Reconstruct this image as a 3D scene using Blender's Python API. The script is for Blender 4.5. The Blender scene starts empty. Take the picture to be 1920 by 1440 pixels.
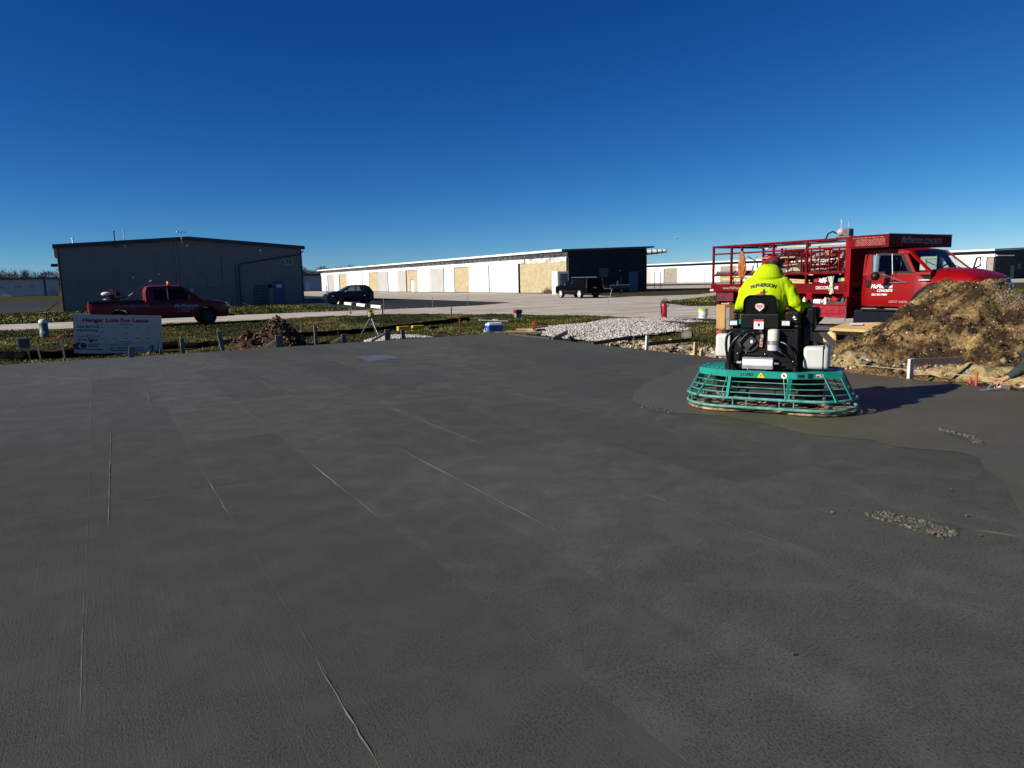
import bpy, bmesh, math, random
import numpy as np
from mathutils import Vector, Matrix, Euler

random.seed(7)
rng = np.random.default_rng(11)
scene = bpy.context.scene
COL = scene.collection
R = math.radians

# ------------------------------------------------------------------ camera
CAM_H = 1.65
PITCH = math.atan(195 / 1335.0)
ROLL = 0.022
cam_data = bpy.data.cameras.new("camera")
cam_data.sensor_width = 36.0
cam_data.lens = 36.0 * 1335.0 / 1920.0
cam_data.clip_start = 0.05
cam_data.clip_end = 6000.0
cam = bpy.data.objects.new("camera", cam_data)
COL.objects.link(cam)
_f = Vector((0, math.cos(PITCH), -math.sin(PITCH)))
_r0 = Vector((1, 0, 0))
_u0 = Vector((0, math.sin(PITCH), math.cos(PITCH)))
_r = math.cos(ROLL) * _r0 - math.sin(ROLL) * _u0
_u = math.cos(ROLL) * _u0 + math.sin(ROLL) * _r0
cm = Matrix.Identity(4)
for i in range(3):
    cm[i][0] = _r[i]; cm[i][1] = _u[i]; cm[i][2] = -_f[i]
cm[2][3] = CAM_H
cam.matrix_world = cm
scene.camera = cam

# ------------------------------------------------------------------ light
SUN_EL = R(27.0)
SUN_DIR = Vector((-math.cos(R(22.0)) * math.cos(SUN_EL), -math.sin(R(22.0)) * math.cos(SUN_EL), math.sin(SUN_EL)))
world = bpy.data.worlds.new("World")
scene.world = world
world.use_nodes = True
wn = world.node_tree
wn.nodes.clear()
w_out = wn.nodes.new("ShaderNodeOutputWorld")
w_bg = wn.nodes.new("ShaderNodeBackground")
w_sky = wn.nodes.new("ShaderNodeTexSky")
w_sky.sky_type = 'NISHITA'
w_sky.sun_disc = False
w_sky.sun_elevation = SUN_EL
w_sky.sun_rotation = math.atan2(SUN_DIR.x, SUN_DIR.y)
w_sky.air_density = 0.6
w_sky.dust_density = 0.0
w_sky.ozone_density = 6.0
w_sep = wn.nodes.new("ShaderNodeSeparateColor"); w_com = wn.nodes.new("ShaderNodeCombineColor")
wn.links.new(w_sky.outputs[0], w_sep.inputs[0])
# the camera's contrasty rendering of a clear winter sky: one tone curve per channel
for _i, (_k, _p) in enumerate(((0.165, 2.02), (0.425, 1.36), (0.90, 0.965))):
    _pw = wn.nodes.new("ShaderNodeMath"); _pw.operation = 'POWER'; _pw.inputs[1].default_value = _p
    _ml = wn.nodes.new("ShaderNodeMath"); _ml.operation = 'MULTIPLY'; _ml.inputs[1].default_value = _k
    wn.links.new(w_sep.outputs[_i], _pw.inputs[0]); wn.links.new(_pw.outputs[0], _ml.inputs[0]); wn.links.new(_ml.outputs[0], w_com.inputs[_i])
w_bg.inputs['Strength'].default_value = 0.0707
wn.links.new(w_com.outputs[0], w_bg.inputs[0])
wn.links.new(w_bg.outputs[0], w_out.inputs[0])

sun_data = bpy.data.lights.new("sun", 'SUN')
sun_data.energy = 5.0
sun_data.angle = R(0.5)
sun_data.color = (1.0, 0.93, 0.82)
sun = bpy.data.objects.new("sun", sun_data)
COL.objects.link(sun)
sun.rotation_euler = (-SUN_DIR).to_track_quat('-Z', 'Y').to_euler()
sun.location = (-30, -10, 30)

scene.view_settings.view_transform = 'Standard'
scene.view_settings.look = 'None'
scene.view_settings.gamma = 1.0
scene.view_settings.exposure = 0.5
scene.render.engine = 'CYCLES'
scene.cycles.max_bounces = 6
scene.cycles.use_denoising = True
scene.cycles.denoising_input_passes = 'RGB_ALBEDO_NORMAL'
scene.cycles.denoising_prefilter = 'ACCURATE'
scene.cycles.use_adaptive_sampling = False
scene.cycles.sample_clamp_indirect = 4.0

# ------------------------------------------------------------------ materials
MATS = {}
def M(name, base, rough=0.6, metal=0.0, var=0.12, vscale=6.0, bump=0.0, bscale=60.0, col2=None,
      coat=0.0, spec=0.5, trans=0.0, detail=4.0, stretch=None, emit=None):
    if name in MATS: return MATS[name]
    m = bpy.data.materials.new(name); m.use_nodes = True
    nt = m.node_tree; b = nt.nodes['Principled BSDF']
    b.inputs['Roughness'].default_value = rough
    b.inputs['Metallic'].default_value = metal
    b.inputs['Specular IOR Level'].default_value = spec
    if coat:
        b.inputs['Coat Weight'].default_value = coat
        b.inputs['Coat Roughness'].default_value = 0.06
    if trans: b.inputs['Transmission Weight'].default_value = trans
    tc = nt.nodes.new('ShaderNodeTexCoord')
    src = tc.outputs['Object']
    if stretch:
        mp = nt.nodes.new('ShaderNodeMapping'); mp.inputs['Scale'].default_value = stretch
        nt.links.new(src, mp.inputs[0]); src = mp.outputs[0]
    if var or col2:
        n = nt.nodes.new('ShaderNodeTexNoise'); n.inputs['Scale'].default_value = vscale
        n.inputs['Detail'].default_value = detail; n.inputs['Roughness'].default_value = 0.6
        nt.links.new(src, n.inputs['Vector'])
        rp = nt.nodes.new('ShaderNodeValToRGB')
        c1 = tuple(max(0, c * (1 - var)) for c in base); c2 = col2 or tuple(min(1, c * (1 + var)) for c in base)
        rp.color_ramp.elements[0].position = 0.36; rp.color_ramp.elements[1].position = 0.64
        rp.color_ramp.elements[0].color = (*c1, 1); rp.color_ramp.elements[1].color = (*c2, 1)
        nt.links.new(n.outputs[0], rp.inputs[0]); nt.links.new(rp.outputs[0], b.inputs['Base Color'])
    else:
        b.inputs['Base Color'].default_value = (*base, 1)
    if bump:
        n2 = nt.nodes.new('ShaderNodeTexNoise'); n2.inputs['Scale'].default_value = bscale
        n2.inputs['Detail'].default_value = 5.0
        nt.links.new(src, n2.inputs['Vector'])
        bp = nt.nodes.new('ShaderNodeBump'); bp.inputs['Strength'].default_value = 1.0
        bp.inputs['Distance'].default_value = bump
        nt.links.new(n2.outputs[0], bp.inputs['Height']); nt.links.new(bp.outputs[0], b.inputs['Normal'])
    if emit:
        b.inputs['Emission Color'].default_value = (*emit, 1); b.inputs['Emission Strength'].default_value = 1.0
    MATS[name] = m
    return m

# ------------------------------------------------------------------ mesh building
class MB:
    def __init__(self): self.v = []; self.f = []; self.m = []
    def add(self, vs, fs, m=0, T=None):
        o = len(self.v)
        if T is not None: vs = [tuple(T @ Vector(p)) for p in vs]
        self.v.extend([tuple(p) for p in vs])
        for f in fs: self.f.append([i + o for i in f]); self.m.append(m)
        return self
    def box(self, c, s, rot=(0, 0, 0), m=0, taper=1.0):
        hx, hy, hz = s[0] / 2, s[1] / 2, s[2] / 2
        vs = [(-hx, -hy, -hz), (hx, -hy, -hz), (hx, hy, -hz), (-hx, hy, -hz),
              (-hx * taper, -hy * taper, hz), (hx * taper, -hy * taper, hz), (hx * taper, hy * taper, hz), (-hx * taper, hy * taper, hz)]
        T = Matrix.Translation(c) @ Euler(rot).to_matrix().to_4x4()
        return self.add(vs, [(3, 2, 1, 0), (4, 5, 6, 7), (0, 1, 5, 4), (1, 2, 6, 5), (2, 3, 7, 6), (3, 0, 4, 7)], m, T)
    def bx(self, x0, x1, y0, y1, z0, z1, m=0):
        return self.box(((x0 + x1) / 2, (y0 + y1) / 2, (z0 + z1) / 2), (abs(x1 - x0), abs(y1 - y0), abs(z1 - z0)), m=m)
    def beam(self, p0, p1, w, h, m=0, up=(0, 0, 1)):
        p0, p1 = Vector(p0), Vector(p1); d = (p1 - p0); L = d.length; d.normalize()
        up = Vector(up)
        if abs(d.dot(up)) > 0.99: up = Vector((1, 0, 0))
        s = d.cross(up).normalized(); u = s.cross(d)
        vs = []
        for q in (p0, p1):
            for a, b in ((-1, -1), (1, -1), (1, 1), (-1, 1)): vs.append(q + s * a * w / 2 + u * b * h / 2)
        return self.add(vs, [(0, 3, 2, 1), (4, 5, 6, 7), (0, 1, 5, 4), (1, 2, 6, 5), (2, 3, 7, 6), (3, 0, 4, 7)], m)
    def tube(self, pts, r, n=8, m=0, closed=False, cap=True):
        pts = [Vector(p) for p in pts]; N = len(pts)
        rs = r if isinstance(r, (list, tuple)) else [r] * N
        vs = []; up = Vector((0.13, 0.21, 0.97)).normalized()
        for i, p in enumerate(pts):
            if closed: d = pts[(i + 1) % N] - pts[i - 1]
            else: d = pts[min(i + 1, N - 1)] - pts[max(i - 1, 0)]
            d.normalize()
            s = d.cross(up)
            if s.length < 0.15: s = d.cross(Vector((1, 0.1, 0)))
            s.normalize(); u = s.cross(d)
            for k in range(n):
                a = 2 * math.pi * k / n
                vs.append(p + (s * math.cos(a) + u * math.sin(a)) * rs[i])
        fs = []
        for i in range(N if closed else N - 1):
            j = (i + 1) % N
            for k in range(n):
                l = (k + 1) % n
                fs.append((i * n + k, i * n + l, j * n + l, j * n + k))
        if cap and not closed:
            fs.append(tuple(range(n))[::-1]); fs.append(tuple((N - 1) * n + k for k in range(n)))
        return self.add(vs, fs, m)
    def cyl(self, p0, p1, r0, r1=None, n=16, m=0):
        return self.tube([p0, p1], [r0, r0 if r1 is None else r1], n, m)
    def lathe(self, prof, n=24, m=0, T=None, close=False):
        vs = []; P = len(prof)
        for k in range(n):
            a = 2 * math.pi * k / n
            for r, z in prof: vs.append((r * math.cos(a), r * math.sin(a), z))
        fs = []
        for k in range(n):
            l = (k + 1) % n
            for i in range(P - 1 + (1 if close else 0)):
                j = (i + 1) % P
                fs.append((k * P + i, l * P + i, l * P + j, k * P + j))
        if not close:
            if prof[0][0] > 1e-4: fs.append(tuple(k * P for k in range(n))[::-1])
            if prof[-1][0] > 1e-4: fs.append(tuple(k * P + P - 1 for k in range(n)))
        return self.add(vs, fs, m, T)
    def prism(self, pts, vec, m=0):
        n = len(pts); vec = Vector(vec)
        vs = [Vector(p) for p in pts] + [Vector(p) + vec for p in pts]
        fs = [tuple(range(n))[::-1], tuple(range(n, 2 * n))]
        for i in range(n):
            j = (i + 1) % n; fs.append((i, j, n + j, n + i))
        return self.add(vs, fs, m)
    def loft(self, rings, closed=True, caps=True, m=0):
        n = len(rings[0]); vs = [p for r in rings for p in r]; fs = []
        for i in range(len(rings) - 1):
            for k in range(n if closed else n - 1):
                l = (k + 1) % n
                fs.append((i * n + k, i * n + l, (i + 1) * n + l, (i + 1) * n + k))
        if caps:
            fs.append(tuple(range(n))[::-1]); b = (len(rings) - 1) * n
            fs.append(tuple(b + k for k in range(n)))
        return self.add(vs, fs, m)
    def ball(self, c, r, nu=16, nv=10, m=0, rot=(0, 0, 0)):
        r = r if isinstance(r, (tuple, list)) else (r, r, r)
        vs = []; fs = []
        for j in range(nv + 1):
            t = math.pi * j / nv
            for i in range(nu):
                a = 2 * math.pi * i / nu
                vs.append((r[0] * math.sin(t) * math.cos(a), r[1] * math.sin(t) * math.sin(a), r[2] * math.cos(t)))
        for j in range(nv):
            for i in range(nu):
                k = (i + 1) % nu
                fs.append((j * nu + i, (j + 1) * nu + i, (j + 1) * nu + k, j * nu + k))
        return self.add(vs, fs, m, Matrix.Translation(c) @ Euler(rot).to_matrix().to_4x4())
    def rock(self, c, r, m=0, seed=None):
        rr = random.Random(seed if seed is not None else random.random())
        g = (1 + 5 ** .5) / 2
        base = [(-1, g, 0), (1, g, 0), (-1, -g, 0), (1, -g, 0), (0, -1, g), (0, 1, g), (0, -1, -g), (0, 1, -g), (g, 0, -1), (g, 0, 1), (-g, 0, -1), (-g, 0, 1)]
        fs = [(0, 11, 5), (0, 5, 1), (0, 1, 7), (0, 7, 10), (0, 10, 11), (1, 5, 9), (5, 11, 4), (11, 10, 2), (10, 7, 6), (7, 1, 8), (3, 9, 4), (3, 4, 2), (3, 2, 6), (3, 6, 8), (3, 8, 9), (4, 9, 5), (2, 4, 11), (6, 2, 10), (8, 6, 7), (9, 8, 1)]
        r = r if isinstance(r, (tuple, list)) else (r, r, r)
        T = Matrix.Translation(c) @ Euler((rr.uniform(-.4, .4), rr.uniform(-.4, .4), rr.uniform(0, 6.3))).to_matrix().to_4x4()
        vs = [tuple(q / 1.9 * s * rr.uniform(.75, 1.2) for q, s in zip(p, r)) for p in base]
        return self.add(vs, fs, m, T)
    def build(self, name, mats, parent=None, loc=(0, 0, 0), rot=(0, 0, 0), smooth=None, bevel=0.0, subsurf=0, segs=2):
        me = bpy.data.meshes.new(name)
        me.from_pydata(self.v, [], self.f); 
        mats = mats if isinstance(mats, (list, tuple)) else [mats]
        for q in mats: me.materials.append(q)
        if len(mats) > 1: me.polygons.foreach_set('material_index', self.m)
        bm = bmesh.new(); bm.from_mesh(me); bmesh.ops.recalc_face_normals(bm, faces=bm.faces); bm.to_mesh(me); bm.free()
        if smooth is not None:
            me.shade_smooth(); me.set_sharp_from_angle(angle=R(smooth))
        me.update()
        o = bpy.data.objects.new(name, me); COL.objects.link(o)
        o.location = loc; o.rotation_euler = rot
        if parent: o.parent = parent
        if bevel:
            b = o.modifiers.new('bevel', 'BEVEL'); b.width = bevel; b.segments = segs; b.limit_method = 'ANGLE'; b.angle_limit = R(40)
            b.harden_normals = False
        if subsurf:
            s = o.modifiers.new('subsurf', 'SUBSURF'); s.levels = subsurf; s.render_levels = subsurf
        return o

def raw_mesh(name, verts, faces_tri, mats, matidx=None, smooth=False):
    """Fast triangle mesh from arrays."""
    me = bpy.data.meshes.new(name); nv, nf = len(verts), len(faces_tri); k = faces_tri.shape[1]
    me.vertices.add(nv); me.vertices.foreach_set('co', np.asarray(verts, np.float32).ravel())
    me.loops.add(nf * k); me.loops.foreach_set('vertex_index', np.asarray(faces_tri, np.int32).ravel())
    me.polygons.add(nf); me.polygons.foreach_set('loop_start', np.arange(0, nf * k, k, dtype=np.int32))
    me.polygons.foreach_set('loop_total', np.full(nf, k, np.int32))
    for q in (mats if isinstance(mats, (list, tuple)) else [mats]): me.materials.append(q)
    if matidx is not None: me.polygons.foreach_set('material_index', np.asarray(matidx, np.int32))
    me.update(calc_edges=True); me.validate()
    if smooth: me.shade_smooth()
    o = bpy.data.objects.new(name, me); COL.objects.link(o)
    return o

def thing(name, label, cat, loc=(0, 0, 0), rotz=0.0, group=None):
    o = bpy.data.objects.new(name, None); COL.objects.link(o)
    o.empty_display_size = 0.2
    o.location = loc; o.rotation_euler = (0, 0, rotz); o['label'] = label; o['category'] = cat
    if group: o['group'] = group
    return o
def tag(o, label, cat, group=None, kind=None):
    o['label'] = label; o['category'] = cat
    if group: o['group'] = group
    if kind: o['kind'] = kind
    return o
def setting(o, kind='structure'):
    o['kind'] = kind; return o
def copy_tree(o, parent=None):
    c = o.copy(); COL.objects.link(c)
    if parent: c.parent = parent
    for ch in list(o.children): copy_tree(ch, c)
    return c

def text(body, size, mat, parent, loc, rot, name='lettering', align='LEFT', shear=0.0, bold=0.0, sx=1.0, ext=0.002, arc=0.0):
    cu = bpy.data.curves.new(name, 'FONT'); cu.body = body; cu.size = size; cu.align_x = align; cu.align_y = 'CENTER'
    cu.shear = shear; cu.offset = bold * 0.35; cu.extrude = ext; cu.resolution_u = 3
    t = bpy.data.objects.new('tmp_text', cu); COL.objects.link(t)
    dg = bpy.context.evaluated_depsgraph_get(); dg.update()
    me = bpy.data.meshes.new_from_object(t.evaluated_get(dg))
    bpy.data.objects.remove(t); bpy.data.curves.remove(cu)
    for v in me.vertices:
        v.co.x *= sx
        if arc:
            a = v.co.x / arc; rr = arc + v.co.y
            v.co.x = rr * math.sin(a); v.co.y = rr * math.cos(a) - arc
    me.materials.clear(); me.materials.append(mat)
    o = bpy.data.objects.new(name, me); COL.objects.link(o)
    o.location = loc; o.rotation_euler = rot; o.parent = parent
    return o

# ---- value noise, terrain
_tab = rng.random((256, 256))
def vnoise(x, y, s, seed=0):
    x = np.asarray(x, float) * s + seed * 17.3; y = np.asarray(y, float) * s + seed * 7.7
    xi = np.floor(x).astype(int); yi = np.floor(y).astype(int); fx = x - xi; fy = y - yi
    fx = fx * fx * (3 - 2 * fx); fy = fy * fy * (3 - 2 * fy)
    g = lambda a, b: _tab[a & 255, b & 255]
    return (g(xi, yi) * (1 - fx) + g(xi + 1, yi) * fx) * (1 - fy) + (g(xi, yi + 1) * (1 - fx) + g(xi + 1, yi + 1) * fx) * fy
def fbm(x, y, s, oct=4, seed=0, gain=0.5):
    t = 0; a = 1; tot = 0
    for i in range(oct):
        t = t + a * vnoise(x, y, s * 2 ** i, seed + i); tot += a; a *= gain
    return t / tot
def inside(poly, x, y):
    x = np.asarray(x); y = np.asarray(y); c = np.zeros(x.shape, bool); n = len(poly)
    for i in range(n):
        (x0, y0), (x1, y1) = poly[i], poly[i - 1]
        k = ((y0 > y) != (y1 > y)) & (x < (x1 - x0) * (y - y0) / (y1 - y0 + 1e-12) + x0)
        c ^= k
    return c

# site grid: everything on this airfield is laid out along these two directions
AX = Vector((math.cos(R(30)), math.sin(R(30)), 0)); BX = Vector((-math.sin(R(30)), math.cos(R(30)), 0))
CORNER = Vector((-0.47, 22.4, 0))        # far corner of the new slab
def site(s, o, z=0.0):
    """s metres from the slab's far corner towards the viewer along its right edge, o metres outwards from that edge."""
    return CORNER - BX * s + AX * o + Vector((0, 0, z))
GZ = -0.2
# ================================================================== SETTING
# ---- paved outlines (world metres)
ROAD = [(-75, 4), (-23.6, 33.1), (-16.5, 37.6), (-9.9, 41.0), (-4.85, 41.6), (0.08, 38.7), (3.8, 35.7), (6.76, 32.0), (8.95, 28.3),
        (11.2, 26.2), (15.2, 19.3), (20.4, 10), (40, -28), (52, -20), (30, 30), (22, 40), (14.35, 43.4), (11.1, 44.5), (10.8, 51.5), (11.7, 53.7),
        (19.5, 67.7), (32, 90), (29, 92), (18.9, 72), (14, 70.2), (10.7, 71.5), (6.9, 85.9), (7.2, 89.4),
        (-52.8, 193.3), (-71.0, 183.0), (0.15, 59.7), (-2.6, 54.2), (-4.9, 52.2), (-11.6, 49.0), (-17.2, 46.3), (-28.4, 39.9), (-80, 12)]
LOT = [(-10.2, 50.6), (-5.0, 52.7), (-2.9, 54.6), (-0.05, 59.3), (-71.2, 182.6), (-83, 176)]
FARLOT = [(-43.5, 50), (-41.5, 64), (-76, 121), (-170, 126), (-170, 60), (-90, 38)]
STRIP = [(-260, 262), (-260, 282), (-60, 282), (-60, 262)]
TAXI = [(20, 113), (24, 148), (84, 139), (160, 128), (160, 88), (70, 98)]
APRON = [tuple((Vector((89, 133, 0)) + AX * a + BX * b)[:2]) for a, b in ((0.3, -6), (-22, -6), (-22, 150), (0.3, 150))]
PAVED = [ROAD, LOT, FARLOT, TAXI]

def grass_bump(x, y):
    return 0.10 * (fbm(x, y, 0.5, 3, 1) - 0.5) + 0.11 * (fbm(x, y, 2.3, 3, 5) - 0.5)
def zg(x, y):
    """height of the ground sheet"""
    x = np.asarray(x, float); y = np.asarray(y, float)
    z = GZ + np.where((np.abs(x) < 45) & (y < 64) & (y > -12), grass_bump(x, y), -0.03)
    dx, dy = x - CORNER.x, y - CORNER.y
    o = dx * AX.x + dy * AX.y; s = -(dx * BX.x + dy * BX.y)
    # shallow trench along the slab's edges
    edge = np.where(s > 0, np.clip(o, 0, None), 99); edge2 = np.where(o < 0.5, np.clip(-s, 0, None), 99)
    d = np.minimum(edge, edge2)
    z = z - 0.10 * np.exp(-(d / 0.5) ** 2)
    lift = np.clip((s + 3) / 1.5, 0, 1) * np.clip((15 - s) / 2, 0, 1) * np.clip((o - 5.0) / 1.2, 0, 1) * np.clip((11.2 - o) / 1.2, 0, 1)
    z = z + 0.19 * lift - 0.24 * np.exp(-(((x + 12.0) / 3.2) ** 2 + ((y - 21.8) / 2.6) ** 2) ** 2)
    for p in PAVED: z = np.where(inside(p, x, y), GZ - 0.05, z)
    return z
# the stretch of white stone beside the slab lies a little proud of the grass
GRAVEL = [(0.5, 25.2), (1.06, 27.0), (2.9, 27.3), (3.8, 29.6), (4.6, 31.2), (6.4, 30.9), (8.2, 27.9), (8.3, 25.0), (6.8, 23.8), (5.3, 22.8), (3.96, 21.9), (3.2, 20.7), (2.5, 20.6), (1.7, 22.0), (0.9, 23.6)]

def axis_vals(lo, hi, f0, f1, fine, far):
    a = list(np.arange(f0, f1 + fine, fine)); st = fine; v = a[-1]
    while v < hi: st *= 1.35; v += st; a.append(v)
    st = fine; v = f0; b = []
    while v > lo: st *= 1.35; v -= st; b.append(v)
    return np.array(b[::-1] + a)
gx = axis_vals(-3500, 3500, -38, 30, 0.3, 0); gy = axis_vals(-400, 5200, 6, 58, 0.3, 0)
XX, YY = np.meshgrid(gx, gy); ZZ = zg(XX, YY)
nx, ny = len(gx), len(gy)
ii = (np.arange(ny - 1)[:, None] * nx + np.arange(nx - 1)[None, :]).ravel()
gquads = np.stack([ii, ii + 1, ii + nx + 1, ii + nx], 1)

def ground_mat():
    m = M('turf', (0.034, 0.036, 0.009), 0.95, 0, 0.5, 3.5, 0.05, 22, col2=(0.07, 0.062, 0.02), spec=0.1, detail=8)
    nt = m.node_tree; b = nt.nodes['Principled BSDF']; rp = [n for n in nt.nodes if n.type == 'VALTORGB'][0]
    tc = [n for n in nt.nodes if n.type == 'TEX_COORD'][0]
    n = nt.nodes.new('ShaderNodeTexNoise'); n.inputs['Scale'].default_value = 0.45; n.inputs['Detail'].default_value = 5
    r2 = nt.nodes.new('ShaderNodeValToRGB'); r2.color_ramp.elements[0].position = 0.5; r2.color_ramp.elements[1].position = 0.72
    mx = nt.nodes.new('ShaderNodeMixRGB'); mx.inputs['Color2'].default_value = (0.055, 0.034, 0.015, 1)
    nt.links.new(tc.outputs['Object'], n.inputs['Vector']); nt.links.new(n.outputs[0], r2.inputs[0]); nt.links.new(r2.outputs[0], mx.inputs['Fac'])
    nt.links.new(rp.outputs[0], mx.inputs['Color1']); nt.links.new(mx.outputs[0], b.inputs['Base Color'])
    return m
ground = raw_mesh('ground', np.stack([XX.ravel(), YY.ravel(), ZZ.ravel()], 1), gquads, ground_mat(), smooth=True)
setting(ground)

def sheet(name, poly, z, mat):
    b = MB(); b.add([(x, y, z) for x, y in poly], [tuple(range(len(poly)))])
    o = b.build(name, mat); 
    if o.data.polygons[0].normal.z < 0:
        o.data.flip_normals()
    return setting(o)

def pave_mat(name, c1, c2, joint, dark, stain=0.35):
    m = bpy.data.materials.new(name); m.use_nodes = True; nt = m.node_tree; b = nt.nodes['Principled BSDF']
    b.inputs['Roughness'].default_value = 0.85; b.inputs['Specular IOR Level'].default_value = 0.25
    tc = nt.nodes.new('ShaderNodeTexCoord'); mp = nt.nodes.new('ShaderNodeMapping'); mp.inputs['Rotation'].default_value = (0, 0, R(-30))
    nt.links.new(tc.outputs['Object'], mp.inputs[0])
    n = nt.nodes.new('ShaderNodeTexNoise'); n.inputs['Scale'].default_value = 0.6; n.inputs['Detail'].default_value = 9; n.inputs['Roughness'].default_value = 0.7
    nt.links.new(mp.outputs[0], n.inputs['Vector'])
    rp = nt.nodes.new('ShaderNodeValToRGB'); rp.color_ramp.elements[0].position = stain; rp.color_ramp.elements[1].position = 0.66
    rp.color_ramp.elements[0].color = (*c1, 1); rp.color_ramp.elements[1].color = (*c2, 1)
    nt.links.new(n.outputs[0], rp.inputs[0])
    br = nt.nodes.new('ShaderNodeTexBrick'); br.inputs['Scale'].default_value = 1.0
    br.inputs['Brick Width'].default_value = joint; br.inputs['Row Height'].default_value = joint; br.offset = 0.0
    br.inputs['Mortar Size'].default_value = 0.035; br.inputs['Color1'].default_value = (1, 1, 1, 1); br.inputs['Color2'].default_value = (.9, .9, .9, 1)
    br.inputs['Mortar'].default_value = (dark, dark, dark, 1)
    nt.links.new(mp.outputs[0], br.inputs['Vector'])
    # tyre streaks and patching running along the lane
    mp2 = nt.nodes.new('ShaderNodeMapping'); mp2.inputs['Scale'].default_value = (0.12, 1.4, 1)
    nt.links.new(mp.outputs[0], mp2.inputs[0])
    n3 = nt.nodes.new('ShaderNodeTexNoise'); n3.inputs['Scale'].default_value = 0.8; n3.inputs['Detail'].default_value = 4
    nt.links.new(mp2.outputs[0], n3.inputs['Vector'])
    r3 = nt.nodes.new('ShaderNodeValToRGB'); r3.color_ramp.elements[0].position = 0.38; r3.color_ramp.elements[0].color = (.72, .70, .68, 1); r3.color_ramp.elements[1].position = 0.55
    nt.links.new(n3.outputs[0], r3.inputs[0])
    mu = nt.nodes.new('ShaderNodeMixRGB'); mu.blend_type = 'MULTIPLY'; mu.inputs['Fac'].default_value = 1
    nt.links.new(rp.outputs[0], mu.inputs['Color1']); nt.links.new(br.outputs['Color'], mu.inputs['Color2'])
    mu2 = nt.nodes.new('ShaderNodeMixRGB'); mu2.blend_type = 'MULTIPLY'; mu2.inputs['Fac'].default_value = 0.8
    nt.links.new(mu.outputs[0], mu2.inputs['Color1']); nt.links.new(r3.outputs[0], mu2.inputs['Color2'])
    nt.links.new(mu2.outputs[0], b.inputs['Base Color'])
    n2 = nt.nodes.new('ShaderNodeTexNoise'); n2.inputs['Scale'].default_value = 14; n2.inputs['Detail'].default_value = 6
    bp = nt.nodes.new('ShaderNodeBump'); bp.inputs['Distance'].default_value = 0.01
    nt.links.new(tc.outputs['Object'], n2.inputs['Vector']); nt.links.new(n2.outputs[0], bp.inputs['Height']); nt.links.new(bp.outputs[0], b.inputs['Normal'])
    return m
pale = pave_mat('old_concrete', (0.40, 0.355, 0.285), (0.60, 0.545, 0.46), 5.2, 0.5)
tar = pave_mat('asphalt', (0.012, 0.014, 0.018), (0.028, 0.031, 0.036), 9.0, 0.7)
sheet('road', ROAD, GZ + 0.000, pale)
sheet('parking_lot', LOT, GZ + 0.004, tar)
sheet('asphalt_ramp', FARLOT, GZ + 0.004, tar)
sheet('far_taxiway', STRIP, GZ - 0.02, pale)
sheet('taxiway', TAXI, GZ + 0.004, pale)
sheet('hangar_apron', APRON, GZ + 0.008, pale)

# parking lines, painted across the lot
lb = MB()
for k in range(9):
    p = Vector((-10.6, 51.0, GZ + 0.010)) + BX * (1.2 + 2.75 * k) + AX * 0.6
    q = p + AX * 5.4; w = BX * 0.05
    lb.add([p - w, q - w, q + w, p + w], [(0, 1, 2, 3)])
for k in range(6):
    p = Vector((-44.5, 60, GZ + 0.012)) + BX * (3 + 6 * k); q = p - AX * 60; w = BX * 0.1
    lb.add([p - w, q - w, q + w, p + w], [(0, 1, 2, 3)])
setting(lb.build('painted_lines', M('worn_paint', (0.10, 0.10, 0.10), 0.8, var=0.5, vscale=3)))

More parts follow.
